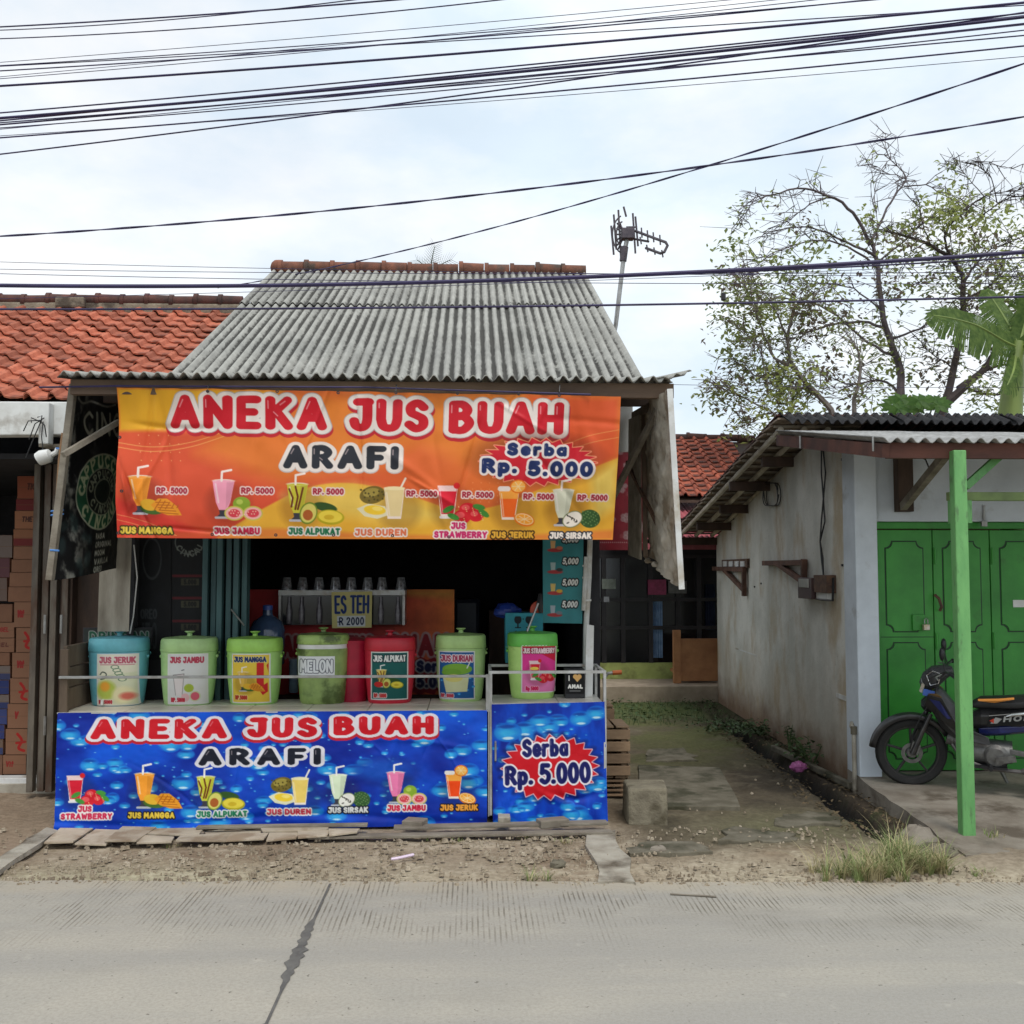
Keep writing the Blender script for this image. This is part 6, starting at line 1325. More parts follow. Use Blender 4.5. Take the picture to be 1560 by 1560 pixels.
# crimson bucket
M_crim = mat('crimson_plastic', rgb(176, 24, 56), rgb(146, 18, 46), 6, .4); p_ = P(532, 1058, 7.52)
bk = thing('crimson_bucket', 'crimson plastic bucket standing behind the melon tub', 'bucket', p_); z0 = CZ; MB().lathe([(.10, z0), (.105, z0 + .02), (.128, z0 + .40), (.132, z0 + .42), (.12, z0 + .42)], (p_.x + .02, 7.55, 0), 28).build('body', M_crim, bk, smooth=True); MB().lathe([(.134, z0 + .42), (.138, z0 + .44), (.05, z0 + .46), (.01, z0 + .462)], (p_.x + .02, 7.55, 0), 28).build('lid', M_crim, bk, smooth=True)
for (px, py, Y, r_, h_, col, nm, lab_) in ((447, 1055, 7.45, .035, .24, (.30, .42, .52), 'plastic_jar', 'tall bluish plastic jar between the green tubs'), (540, 1055, 7.25, .05, .20, rgb(40, 56, 130), 'plastic_mug', 'dark blue plastic mug right of the melon tub'), (213, 1052, 7.5, .05, .05, rgb(120, 30, 30), 'small_dish', 'small dark red dish right of the turquoise tub')):
    p_ = G(px, py, CZ); t = thing(nm, lab_, nm.split('_')[1], (p_.x, p_.y, CZ)); m_ = mat(nm, tuple(col), tuple(v * .7 for v in col), 9, .3)
    MB().lathe([(r_ * .85, CZ), (r_, CZ + .01), (r_, CZ + h_), (r_ * .9, CZ + h_), (r_ * .85, CZ + h_ * .4)], (p_.x, p_.y, 0), 18, caps=(True, True)).build('body', m_, t, smooth=True)
    MB().lathe([(r_ * 1.06, CZ + h_), (r_ * 1.06, CZ + h_ + .015)], (p_.x, p_.y, 0), 18, caps=(False, False)).build('rim', m_, t, smooth=True)
# teal carton with wine glass prints, bags, straw
c = Canvas(770, 827, 934, 970, .5, (52, 142, 158)); c.img *= (.9 + .15 * vnoise(*c.X.shape, (3, 4), 2, 3))[..., None]
for x in (789, 806): c.ell(x, 944, 5.6, 6.5, (20, 30, 36)); c.line([(x, 948), (x, 956)], 1.1, (20, 30, 36)); c.line([(x - 4, 956), (x + 4, 956)], .8, (20, 30, 36)); c.poly([(x - 7, 934), (x + 7, 934), (x + 6, 939), (x - 6, 939)], (52, 142, 158))
c.ell(786, 963, 2, 2, (20, 30, 36)); c.ell(797, 943, 1, 1, (20, 30, 36))
tb = thing('teal_carton', 'teal carton printed with two wine glasses behind the strawberry tub', 'carton', P(798, 990, 7.6)); pb2(MB(), 770, 827, 934, 1010, 7.61, .3).build('body', mat('teal_card', rgb(52, 142, 158), None, rough=.7), tb, bevel=.003); sheet('print', c, (P(770, 934, 7.605), P(827, 934, 7.605), P(827, 970, 7.605), P(770, 970, 7.605)), M_paper, tb)
def bag(name, label, c, r_, sc, m_, seed, cat='plastic bag'):
    rr = random.Random(seed); mb = MB().sphere((0, 0, 0), r_, 14, 9, sc)
    mb.v = [tuple(Vector(v) * (1 + rr.uniform(-.22, .22)) + Vector(c)) for v in mb.v]; return single(mb, name, m_, label, cat, smooth=True)
bag('plastic_bag', 'crumpled dark blue plastic bag behind the teal carton', P(773, 930, 7.75), .10, (1, .6, .55), mat('blue_bag', rgb(36, 60, 140), rgb(24, 40, 100), 12, .35), 3)
single(MB().lathe([(.07, 0), (.075, .02), (.05, .04), (.005, .045)], (0, 0, 0), 20, axis='Y').rot(0, Matrix.Identity(3), (0, 0, 0)), 'colander', mat('orange_plastic', rgb(214, 84, 56), None, rough=.4), 'round orange plastic lid leaning behind the teal carton', 'lid', smooth=True).location = P(822, 945, 7.72)
single(MB().tube([P(803, 962, 7.3), P(820, 919, 7.34)], .008, 7), 'ladle_handle', M_steel, 'slanting metal ladle handle rising above the strawberry tub', 'ladle')
single(MB().tube([P(824, 905, 7.62), P(822, 920, 7.60), P(824, 934, 7.6)], [.02, .025, .012], 7), 'black_spoon', M_black, 'black plastic spoon hanging at the edge of the price banner', 'spoon')
pp = pb2(MB(), 690, 732, 912, 980, 9.6, .4); single(pp, 'blue_drum', mat('navy_plastic', (.012, .02, .04), (.02, .03, .055), 5, .4), 'dark blue drum in the shade right of the inside table', 'drum', bevel=.04)
pb2(MB(), 745, 830, 930, 1070, 9.4, .5).build('x', M_darkwood).name = 'low_cupboard'; tag(bpy.data.objects['low_cupboard'], 'dark wooden cupboard in the shade behind the teal carton', 'cupboard')

# ------------------------------------------------------------------ left shop front: folding gate, cartons, lamp
M_gate = mat('grey_gate_metal', rgb(118, 110, 98), rgb(84, 76, 68), 8, .65, .25, 60, c3=rgb(80, 58, 44), s3=6, stretch=(1, 1, .25), metallic=.2)
gt2 = thing('grey_folding_gate', 'grey metal folding gate folded beside the stacked cartons', 'gate', P(70, 1200, 8.0))
for k, px in enumerate((47, 61, 76, 91)):
    a = P(px, 1198, 8.02); MB().box(a.x, a.x + .048, 7.93 + (k % 2) * .03, 8.0 + (k % 2) * .03, .04, 2.52).build('gate_bar', M_gate, gt2, bevel=.004)
    MB().box(a.x + .05, a.x + .066, 8.0, 8.10, .06, 2.5).build('gate_fold', M_darkwood, gt2)
for px, py in ((68, 965), (93, 965), (68, 1120), (93, 1100)): a = P(px, py, 7.91); MB().tube([a, a + Vector((0, 0, .14))], .010, 6).build('hinge', M_steel, gt2)
MB().box(P(104, 1000, 8.12).x, -2.53, 8.12, 8.16, .05, 2.5).build('dark_leaf', M_darkwood, gt2)
M_card = mat('brown_cardboard', rgb(138, 98, 74), rgb(118, 82, 62), 4, .85, .1, 30, rand=.15)
def carton(x0, x1, y0, y1, Y, label, art=None, d=.32, m_=None):
    a, b = P(x0, y1, Y), P(x1, y0, Y); t = thing('carton', label, 'carton', ((a.x + b.x) / 2, Y, a.z), 'cartons stacked in the left shop')
    MB().box(a.x, b.x, Y, Y + d, a.z + .001, b.z - .001).build('box', m_ or M_card, t, bevel=.004)
    if art:
        c = Canvas(x0, x1, y0, y1, .6, art.get('bg', (140, 100, 76)))
        if 'band' in art: c.poly([(x0, y1 - (y1 - y0) * .45), (x1, y1 - (y1 - y0) * .45), (x1, y1), (x0, y1)], art['band'])
        w_ = x1 - x0; h_ = y1 - y0
        if 't' in art: c.text(art['t'], x0 + w_ * art.get('a', .3), x0 + w_ * art.get('b', .75), y0 + h_ * .30, y0 + h_ * .62, max(.6, h_ * .035), [(0, art.get('c', (150, 36, 36)), 0, 0)], slant=.15)
        if 'mark' in art: c.line(_cr([(x0 + w_ * .55, y0 + h_ * .2), (x0 + w_ * .75, y0 + h_ * .45), (x0 + w_ * .6, y0 + h_ * .75), (x0 + w_ * .85, y0 + h_ * .85)]), 2.2, (170, 34, 30)); c.line([(x0 + w_ * .5, y0 + h_ * .55), (x0 + w_ * .9, y0 + h_ * .5)], 2, (170, 34, 30))
        c.line([(x0, y0 + h_ * .5), (x1, y0 + h_ * .5)], .25, (110, 78, 54))
        sheet('print', c, (P(x0 + .6, y0 + .6, Y - .003), P(x1 - .6, y0 + .6, Y - .003), P(x1 - .6, y1 - .6, Y - .003), P(x0 + .6, y1 - .6, Y - .003)), M_paper, t)
CYY = 8.45
rows_r = [(26, 58, 725, 760, dict(bg=(140, 74, 50), t='TIC', a=.45, b=.9, c=(80, 40, 30))), (24, 58, 760, 778, dict(bg=(110, 34, 34))), (22, 57, 778, 806, dict(bg=(150, 100, 70), t='THET', a=.3, b=.95, c=(60, 30, 26))), (20, 56, 806, 832, dict(bg=(140, 92, 64), band=(110, 36, 34))), (20, 55, 832, 852, None), (17, 54, 852, 872, None), (14, 54, 872, 894, None), (12, 53, 894, 917, None),
          (21, 52, 917, 956, dict(t='Vit', a=.12, b=.5)), (24, 50, 956, 994, dict(mark=1)), (18, 48, 994, 1033, dict(t='Vit', a=.2, b=.62)), (15, 45, 1033, 1072, dict(mark=1)), (11, 44, 1072, 1110, dict(t='V', a=.3, b=.5)), (8, 42, 1110, 1150, dict(mark=1)), (4, 40, 1150, 1180, dict(t='Vit', a=.1, b=.45))]
names_r = ('topmost orange and brown carton of the right stack', 'thin maroon carton, second from the top of the right stack', 'brown carton printed THET in the right stack', 'brown carton with a maroon lower half in the right stack', 'flat plain carton below the maroon half one', 'plain brown carton, second below the maroon half one', 'plain brown carton, third below the maroon half one', 'plain brown carton just above the topmost Vit carton', 'topmost brown carton printed Vit beside the folding gate', 'carton with a red mark between two Vit cartons', 'second brown carton printed Vit from the top', 'carton with a red mark below the second Vit carton', 'carton with small red print above the lowest red mark', 'carton with a large red mark, second from the floor', 'brown carton printed Vit on the floor of the left shop')
for (x0, x1, y0, y1, art), nm in zip(rows_r, names_r): carton(x0, x1, y0, y1, CYY, nm, art)
rows_l = [(-30, 19, 815, 850, dict(bg=(112, 98, 92))), (-30, 15, 850, 880, dict(bg=(96, 60, 66))), (-30, 11, 880, 916, dict(bg=(110, 92, 84))), (-34, 19, 920, 948, None), (-34, 22, 948, 972, dict(t='OGEL', a=.5, b=.85)), (-34, 22, 972, 994, dict(t='GEL', a=.5, b=.85, c=(90, 40, 36))), (-34, 15, 994, 1014, None), (-34, 16, 1014, 1036, dict(bg=(118, 106, 100), band=(60, 64, 100))), (-34, 14, 1036, 1058, dict(bg=(44, 56, 108))), (-34, 14, 1058, 1080, dict(bg=(116, 104, 98), band=(50, 58, 100))), (-34, 11, 1080, 1104, dict(bg=(60, 70, 120))), (-34, 7, 1104, 1126, dict(bg=(52, 60, 112))), (-34, 5, 1126, 1150, dict(bg=(112, 92, 80), band=(60, 66, 104))), (-34, 4, 1150, 1182, None)]
names_l = ('greyish brown printed pack on top of the left stack', 'maroon printed pack, second from the top of the left stack', 'dull brown printed pack, third from the top of the left stack', 'plain brown carton below the third pack of the left stack', 'brown carton printed OGEL in the left stack', 'brown carton printed GEL in the left stack', 'narrow plain carton above the blue packs', 'pale pack with a navy lower half, highest of the blue packs', 'dark navy pack, second of the blue packs', 'greyish pack with a blue lower half, third of the blue packs', 'blue pack, fourth of the blue packs', 'narrow blue pack, fifth of the blue packs', 'brown pack with a navy lower half, lowest of the blue packs', 'plain brown carton at the foot of the left stack')
for (x0, x1, y0, y1, art), nm in zip(rows_l, names_l): carton(x0, x1, y0, y1, CYY + .02, nm, art)
lp = thing('white_lamp', 'white lamp housing tied to a bamboo stick under the left eave', 'lamp', P(70, 705, 7.0))
MB().tube([P(58, 700, 7.0), P(64, 697, 7.0), P(76, 694, 7.0), P(79, 693, 7.0)], [.045, .052, .046, .025], 12).build('housing', M_whiteplastic, lp, smooth=True); MB().tube([P(79, 693, 7.0), P(86, 689, 7.0), P(88, 683, 7.0)], .018, 8).build('arm', M_whiteplastic, lp, smooth=True)
MB().tube([P(86, 683, 6.97), P(104, 685, 6.6)], .006, 5).build('twine', M_rope, lp)
o = thing('bamboo_stick', 'thin brown bamboo stick lashed beside the left awning post', 'stick', P(84, 800, 6.6)); MB().tube([P(97, 660, 6.6), P(92, 700, 6.6), P(88, 760, 6.6), P(83, 800, 6.6)], .016, 8).build('stick', mat('tan_bamboo', rgb(150, 112, 74), rgb(118, 86, 56), 8, .6), o, smooth=True)
for py in (779, 785): MB().tube([P(78, py, 6.55), P(96, py - 2, 6.45)], .006, 5).build('twine', M_rope, o)
MB().tube([P(75, 845, 6.4), P(77, 838, 6.36), P(90, 839, 6.36)], .006, 5).build('twine', M_rope, o)
jb = thing('eave_bracket', 'grey concrete stub with loose wires on the left fascia', 'bracket', P(68, 640, 7.2)); a, b = P(58, 676, 7.18), P(75, 613, 7.18); MB().box(a.x, b.x, 7.18, 7.268, a.z, b.z).build('stub', MATS['stained_white_plaster'], jb, bevel=.006); a, b = P(57, 680, 7.28), P(94, 660, 7.28); MB().box(a.x, b.x, 7.30, 7.45, a.z, a.z + .02).build('ledge', M_woodgrey, jb)
rr = random.Random(12)
for k in range(7):
    a = P(66 + rr.uniform(-4, 4), 640 + rr.uniform(-4, 6), 7.16); b = a + Vector((rr.uniform(-.14, .12), rr.uniform(-.05, 0), rr.uniform(-.28, .04))); MB().tube([a, a.lerp(b, .5) + Vector((rr.uniform(-.03, .03), -.02, .03)), b], .004, 5).build('wire', M_black, jb)
# ------------------------------------------------------------------ things on the ground
tile_m = mat('dusty_paving_tile', rgb(186, 174, 154), rgb(164, 150, 130), 6, .85, .2, 40, rand=.12, c3=rgb(146, 128, 106), s3=5)
rr = random.Random(21)
pav = thing('broken_tile_paving', 'row of broken cream tiles laid on the dirt before the counter', 'paving', G(300, 1280))
quads = [((66, 1290), (112, 1290), (140, 1268), (92, 1268)), ((114, 1290), (160, 1291), (186, 1269), (142, 1268)), ((162, 1290), (208, 1290), (236, 1269), (188, 1269)), ((208, 1290), (262, 1291), (268, 1280), (214, 1280)), ((210, 1279), (300, 1280), (310, 1270), (240, 1269)), ((264, 1290), (345, 1288), (352, 1278), (272, 1280)), ((312, 1278), (395, 1278), (398, 1270), (312, 1270)), ((346, 1288), (402, 1287), (410, 1277), (352, 1278)), ((404, 1286), (450, 1284), (456, 1274), (410, 1277)), ((398, 1276), (500, 1273), (500, 1266), (398, 1270)), ((452, 1284), (500, 1281), (505, 1273), (456, 1274)), ((500, 1282), (545, 1280), (548, 1272), (503, 1274))]
for k, q in enumerate(quads):
    pts = [G(*p) for p in q]; z = .012 + rr.uniform(0, .018); tl_ = rr.uniform(-.012, .012)
    poly = [Vector((p.x + rr.uniform(-.012, .012), p.y + rr.uniform(-.012, .012), z + tl_ * (i % 2))) for i, p in enumerate(pts)]
    MB().prism(poly, (0, 0, .012)).build('tile', tile_m, pav, bevel=.002)
for k, (p, q, w_, z, lab_) in enumerate(((G(470, 1279), G(932, 1272), .08, .016, 'long thin weathered plank lying before the counter'), (G(600, 1270), G(925, 1263), .09, .04, 'weathered plank under the front edge of the counter'), (G(300, 1271), G(560, 1268), .06, .045, 'short plank under the left half of the counter'))):
    mb = MB().bar(Vector((p.x, p.y, z)), Vector((q.x, q.y, z + .004)), w_, .016); single(mb, 'plank', M_woodgrey, lab_, 'plank', 'planks under the counter', bevel=.003)
for k, (px, py, w_, d_, h_, lab_) in enumerate(((632, 1266, .14, .12, .05, 'short wood block wedged under the right part of the counter'), (768, 1262, .08, .1, .06, 'small stone wedged under the left foot of the cabinet'), (842, 1265, .20, .10, .05, 'two-ply wood offcut before the small cabinet'))):
    p_ = G(px, py); mb = MB().box(p_.x - w_ / 2, p_.x + w_ / 2, p_.y - d_ / 2, p_.y + d_ / 2, .026, .026 + h_); mb.rot(0, Matrix.Rotation(.3 * (k - 1), 3, 'Z'), p_); single(mb, 'wood_offcut' if k != 1 else 'wedge_stone', M_woodgrey if k != 1 else M_conc, lab_, 'wood' if k != 1 else 'stone', bevel=.006)
# concrete block
p_ = G(955, 1256); q_ = G(1016, 1250); mb = MB(); zt = .27
fr = [Vector((p_.x + .01, p_.y + .02, -.03)), Vector((p_.x + .27, p_.y - .03, -.03)), Vector((p_.x + .31, p_.y + .30, -.03)), Vector((p_.x + .02, p_.y + .34, -.03))]
mb.prism(fr, (0, 0, zt)); mb.v = [tuple(Vector(v) + Vector((rr.uniform(-.008, .008), rr.uniform(-.008, .008), rr.uniform(-.01, .01)))) for v in mb.v]
single(mb, 'concrete_block', mat('block_concrete', rgb(140, 132, 112), rgb(112, 104, 88), 9, .95, .9, 40, c3=rgb(88, 80, 62), s3=5), 'rough concrete block standing beside the cabinet', 'block', bevel=.018)
# crates
def crate(x, y, z, w, d, h, label, rot=0.0):
    t = thing('wooden_crate', label, 'crate', (x, y, z), 'wooden crates beside the cabinet'); n = 4
    def slat(*a): MB().box(*a).build('slat', M_woodlight, t, bevel=.003)
    for i in range(4):
        za = z + h * i / 4 + .006; zb = z + h * (i + 1) / 4 - .012
        slat(x - w / 2, x + w / 2, y - d / 2, y - d / 2 + .014, za, zb); slat(x + w / 2 - .014, x + w / 2, y - d / 2 + .015, y + d / 2, za, zb); slat(x - w / 2, x + w / 2, y + d / 2 + .001, y + d / 2 + .015, za, zb)
    for sx in (-1, 1):
        for sy in (-1, 1): MB().box(x + sx * (w / 2 - .045) - .02, x + sx * (w / 2 - .045) + .02, y + sy * (d / 2 - .035) - .018, y + sy * (d / 2 - .035) + .018, z, z + h).build('corner_post', M_woodlight, t)
    for i in range(4): slat(x - w / 2 + i * w / 4 + .008, x - w / 2 + (i + 1) * w / 4 - .008, y - d / 2, y + d / 2, z + h + .001, z + h + .014)
    t.rotation_euler.z = rot
bx = P(962, 1170, 7.75).x - .24
crate(bx, 7.98, .0, .46, .38, .14, 'lowest wooden crate, mostly hidden by the concrete block'); crate(bx + .005, 7.96, .157, .46, .38, .36, 'slatted wooden crate stacked behind the concrete block')
crate(P(933, 1100, 8.3).x - .2, 8.35, .0, .40, .34, .62, 'darker wooden crate just right of the cabinet')
# bench on the far porch
bn = thing('wooden_bench', 'brown wooden bench with a solid back on the far porch', 'bench', P(1060, 1050, 13.7)); M_bn = mat('orange_brown_ply', rgb(190, 136, 92), rgb(164, 112, 74), 5, .6, .1, 30)
a, b = P(1030, 1038, 13.7), P(1110, 973, 13.7); MB().box(a.x, b.x, 13.72, 13.76, a.z, b.z).build('back_panel', M_bn, bn, bevel=.006); a2 = P(1030, 960, 13.7); MB().box(a.x - .03, a.x + .07, 13.70, 13.78, .2, a2.z).build('post', M_bn, bn, bevel=.006); MB().box(b.x - .1, b.x, 13.70, 13.78, .2, a2.z).build('post', M_bn, bn); MB().box(a.x, b.x, 13.78, 14.1, a.z + .1, a.z + .14).build('seat', M_bn, bn)
for xx in (a.x + .05, b.x - .1): MB().box(xx, xx + .06, 14.0, 14.06, .2, a.z + .1).build('leg', M_bn, bn)
hb = thing('handcart', 'handlebar with an orange grip behind the cabinet', 'cart', P(925, 1050, 8.9)); MB().tube([P(921, 1052, 8.9), P(920, 1034, 8.9), P(926, 1026, 8.9), P(934, 1025, 8.9)], .014, 8).build('bar', M_steel, hb, smooth=True); MB().tube([P(933, 1025, 8.9), P(947, 1024, 8.9)], .02, 8).build('grip', mat('orange_grip', rgb(190, 96, 40), None, rough=.6), hb, smooth=True)
a = P(921, 1052, 8.9); MB().tube([a, Vector((a.x - .02, a.y, .0))], .014, 8).build('leg', M_steel, hb)
bag('pink_plastic_bag', 'crumpled pink plastic bag lying in the drain', G(1216, 1168, .02), .062, (1.1, .8, .7), mat('pink_bag', rgb(214, 130, 186), rgb(176, 92, 150), 30, .5), 5)
single(MB().tube([G(596, 1309, .012), G(608, 1307, .014), G(630, 1302, .016)], .009, 6), 'straw_wrapper', mat('pale_lilac', rgb(226, 206, 226), None, rough=.5), 'pale lilac straw wrapper lying on the dirt', 'wrapper')
single(MB().tube([G(1021, 1362, .006), G(1060, 1364, .006), G(1091, 1366, .006)], .005, 5), 'twig', M_woodgrey, 'thin twig lying on the road', 'twig')

def rock(c, s, seed, m_, name, label, cat, grp=None):
    rr = random.Random(seed); mb = MB().sphere((0, 0, 0), 1, 9, 6)
    mb.v = [tuple(Vector((v[0] * s[0], v[1] * s[1], v[2] * s[2])) * (1 + rr.uniform(-.2, .2)) + Vector(c)) for v in mb.v]
    return single(mb, name, m_, label, cat, grp, bevel=.0)
for k, (px, py, s, lab_) in enumerate(((1400, 1288, (.13, .10, .09), 'pale jagged rock at the end of the raised step'), (1428, 1300, (.12, .07, .05), 'low dark rock right of the pale jagged one'), (1452, 1304, (.07, .05, .035), 'small dark rock at the end of the step edge'), (1375, 1283, (.06, .05, .04), 'small rock left of the pale jagged one'), (850, 1320, (.05, .04, .03), 'small grey stone on the rubble near the road tuft'), (1003, 1296, (.05, .04, .025), 'small flat stone in the alley mouth'))):
    p_ = G(px, py); rock((p_.x, p_.y, s[2] * .3), s, 30 + k, M_step if k in (0, 3, 5) else M_concd, 'rock', lab_, 'rock', 'loose rocks')
# rubble and gravel: uncountable
mb = MB(); rr = random.Random(77)
def pebble(x, y, s):
    n = len(mb.v); a0 = rr.random() * 6; s *= .9
    for k in range(5): a = a0 + k * 1.257; mb.v.append((x + s * math.cos(a) * rr.uniform(.6, 1.2), y + s * math.sin(a) * rr.uniform(.6, 1.2), -.008 + rr.uniform(0, .006)))
    for k in range(5): a = a0 + .4 + k * 1.257; mb.v.append((x + .6 * s * math.cos(a), y + .6 * s * math.sin(a), .002 + s * rr.uniform(.2, .6)))
    mb.f.append(tuple(n + 5 + k for k in range(5)))
    for k in range(5): mb.f.append((n + k, n + (k + 1) % 5, n + 5 + (k + 1) % 5, n + 5 + k))
for i in range(5200):
    x = rr.uniform(-3.6, 3.4); y = road_edge(x) - .10 * rr.random() ** 2 + .02 + (rr.random() ** 1.7) * 1.2
    if x > 2.8 and y > 6.1: continue
    if -2.7 < x < .9 and y > 6.75: continue
    dens = .55 + .45 * math.sin(x * 2.1 + 1) * math.sin(y * 4 + x)
    if .2 < x < .85: dens += .5
    if rr.random() < dens: pebble(x, y, .006 + .016 * rr.random() ** 3)
for i in range(150):
    x = rr.uniform(-2.4, .85); y = road_edge(x) + .1 + rr.random() * .8; pebble(x, y, rr.uniform(.015, .032))
for i in range(50):
    Y = rr.uniform(6.4, 9); x = rr.uniform(1.0, wall_x(Y) - .4); pebble(x, Y, .006 + .012 * rr.random() ** 2)
o = mb.build('gravel', mat('gravel_stone', rgb(178, 166, 146), rgb(140, 126, 106), 5, .95, .3, 60, c3=rgb(124, 110, 92), s3=3, rand=0)); tag(o, 'loose gravel and rubble scattered along the road edge', 'gravel', kind='stuff')

# ------------------------------------------------------------------ grass and low plants
def blade(mb, base, h, w, lean, a, seg=3):
    d = Vector((math.cos(a), math.sin(a), 0)); s = Vector((-d.y, d.x, 0)) * w; n = len(mb.v)
    for k in range(seg):
        t = k / seg; p = base + Vector((0, 0, h * t * (1 - .25 * lean * t))) + d * (lean * h * t * t); ww = s * (1 - t * .8); mb.v += [tuple(p - ww), tuple(p + ww)]
    mb.v.append(tuple(base + Vector((0, 0, h * (1 - .25 * lean))) + d * lean * h))
    for k in range(seg - 1): mb.f.append((n + 2 * k, n + 2 * k + 1, n + 2 * k + 3, n + 2 * k + 2))
    mb.f.append((n + 2 * seg - 2, n + 2 * seg - 1, n + 2 * seg))
M_grass = mat('green_grass', (.15, .21, .06), (.24, .28, .10), 9, .7); M_dry = mat('dry_grass', (.50, .43, .24), (.36, .31, .16), 9, .8)
def tuft(name, label, spots, green, dry, hmax):
    t = thing(name, label, 'grass', spots[0][0]); rr = random.Random(len(label))
    for m_, cnt, nm in ((M_grass, green, 'green_blades'), (M_dry, dry, 'dry_blades')):
        if not cnt: continue
        mb = MB()
        for (c, r_, w_) in spots:
            k = max(2, int(r_ * 70)); cen = []
            for _ in range(k):
                a = rr.random() * 6.28; q = r_ * math.sqrt(rr.random()); cen.append((c + Vector((q * math.cos(a), q * .75 * math.sin(a), -.012)), rr.uniform(.45, 1.15)))
            for i in range(int(cnt * w_)):
                b, hk = rr.choice(cen); a = rr.random() * 6.28; b2_ = b + Vector((.014 * math.cos(a), .014 * math.sin(a), 0))
                blade(mb, b2_, hmax * hk * (.3 + .7 * rr.random() ** 1.4), .0015 + .0022 * rr.random(), rr.uniform(.25, 1.3), a + rr.uniform(-.5, .5), 4)
        o = mb.build(nm, m_, t); o['kind'] = 'stuff'
tuft('grass_clump', 'big green and straw coloured grass clump at the road edge on the right', [(G(1330, 1328), .24, 1), (G(1395, 1322), .20, .8), (G(1375, 1308), .09, .4), (G(1285, 1332), .20, .4), (G(1425, 1326), .12, .4)], 420, 520, .23)
tuft('tall_grass_tuft', 'tall upright seeding grass in the middle of the roadside clump', [(G(1372, 1322), .06, 1)], 90, 50, .36)
tuft('grass_tuft', 'small green grass tuft at the road edge before the stall', [(G(822, 1340), .06, 1)], 60, 20, .11)
tuft('grass_tuft', 'low grass tuft between the planks and the dirt', [(G(685, 1277), .14, 1)], 50, 20, .05)
tuft('grass_tuft', 'tiny grass tuft before the small cabinet', [(G(803, 1275), .06, 1)], 30, 10, .05)
tuft('grass_tuft', 'thin grass tuft beside the concrete strip', [(G(858, 1281), .06, 1)], 24, 24, .05)
tuft('grass_tuft', 'pale grass wisp on the broken tiles', [(G(263, 1288), .05, 1)], 8, 22, .06)
tuft('grass_tuft', 'low green grass tuft at the far right of the verge', [(G(1497, 1330), .10, 1)], 60, 20, .06)
tuft('weed', 'small weed growing at the foot of the green post', [(G(1512, 1272, .1), .07, 1)], 26, 12, .10)
def leafpile(mb, c, n, rx, ry, h, ls, seed):
    rr = random.Random(seed)
    for i in range(n):
        a = rr.random() * 6.28; q = math.sqrt(rr.random()); p = Vector(c) + Vector((rx * q * math.cos(a), ry * q * math.sin(a), h * rr.random() * (1.1 - q))); leaf3(mb, p, ls * rr.uniform(.6, 1.2), rr)
def leaf3(mb, p, s, rr, droop=0.0):
    a = rr.random() * 6.28; e = rr.uniform(-.6, .5) - droop; d = Vector((math.cos(a) * math.cos(e), math.sin(a) * math.cos(e), math.sin(e))); w = Vector((-math.sin(a), math.cos(a), rr.uniform(-.5, .5))).normalized()
    n = len(mb.v); nn = d.cross(w) * .12 * s
    mb.v += [tuple(p), tuple(p + d * s * .5 + w * s * .28 + nn), tuple(p + d * s), tuple(p + d * s * .5 - w * s * .28 + nn), ]
    mb.f += [(n, n + 1, n + 2), (n, n + 2, n + 3)]
M_leafd = mat('dark_weed_leaf', (.045, .085, .025), (.075, .12, .035), 8, .6); 
mb = MB(); rr = random.Random(5)
for i in range(1500):
    Y = rr.uniform(10.6, 13.35); x = rr.uniform(.95, wall_x(Y) - .05) if Y > 11.6 else wall_x(Y) - .12 - abs(rr.gauss(0, .30)); 
    if rr.random() < .55 + .4 * math.sin(x * 5) * math.sin(Y * 3): leaf3(mb, Vector((x, Y, rr.uniform(0, .05))), rr.uniform(.03, .07), rr)
for i in range(900):
    Y = rr.uniform(11.4, 13.4); x = rr.uniform(.9, 3.1); blade(mb, Vector((x, Y, -.01)), rr.uniform(.03, .08), .004, .5, rr.random() * 6, 2)
o = mb.build('ground_cover', M_leafd); tag(o, 'low green weeds and moss covering the far end of the alley', 'weeds', kind='stuff')
def weedplant(name, label, c, n, r_, h, ls, seed):
    t = thing(name, label, 'plant', c); rr = random.Random(seed); st, lf_ = MB(), MB()
    for i in range(7):
        a = rr.random() * 6.28; tip = Vector(c) + Vector((r_ * math.cos(a), r_ * math.sin(a) * .7, h * rr.uniform(.5, 1))); st.tube([c, Vector(c).lerp(tip, .5) + Vector((0, 0, h * .2)), tip], [.006, .005, .003], 5)
        for k in range(n // 7): leaf3(lf_, Vector(c).lerp(tip, rr.uniform(.3, 1.05)) + Vector((rr.gauss(0, .04), rr.gauss(0, .04), rr.gauss(0, .03))), ls * rr.uniform(.6, 1.2), rr)
    st.build('stem', M_leafd, t); o = lf_.build('foliage', M_leafd, t); o['kind'] = 'stuff'
mbl = MB(); rr = random.Random(66)
for i in range(700):
    Y = rr.uniform(6.6, 11.5); x = wall_x(Y) - rr.choice((.06, .10, .40, .46)) + rr.gauss(0, .05); leaf3(mbl, Vector((x, Y, rr.uniform(.0, .03))), rr.uniform(.02, .05), rr)
o = mbl.build('leaf_litter', mat('dead_leaf', (.16, .11, .06), (.09, .07, .035), 6, .9)); tag(o, 'dead leaves lying along the drain beside the grey wall', 'leaves', kind='stuff')
weedplant('wall_weed', 'leafy weed growing from the drain beside the wall corner', Vector((wall_x(8.9) - .07, 8.9, .0)), 120, .22, .30, .07, 3)
weedplant('wall_weed', 'small thin weed sprouting beside the leafy drain weed', Vector((wall_x(9.7) - .05, 9.7, .0)), 50, .10, .30, .05, 4)
weedplant('wall_weed', 'low bushy weed further back along the wall foot', Vector((wall_x(10.6) - .12, 10.6, .0)), 130, .28, .16, .06, 5)

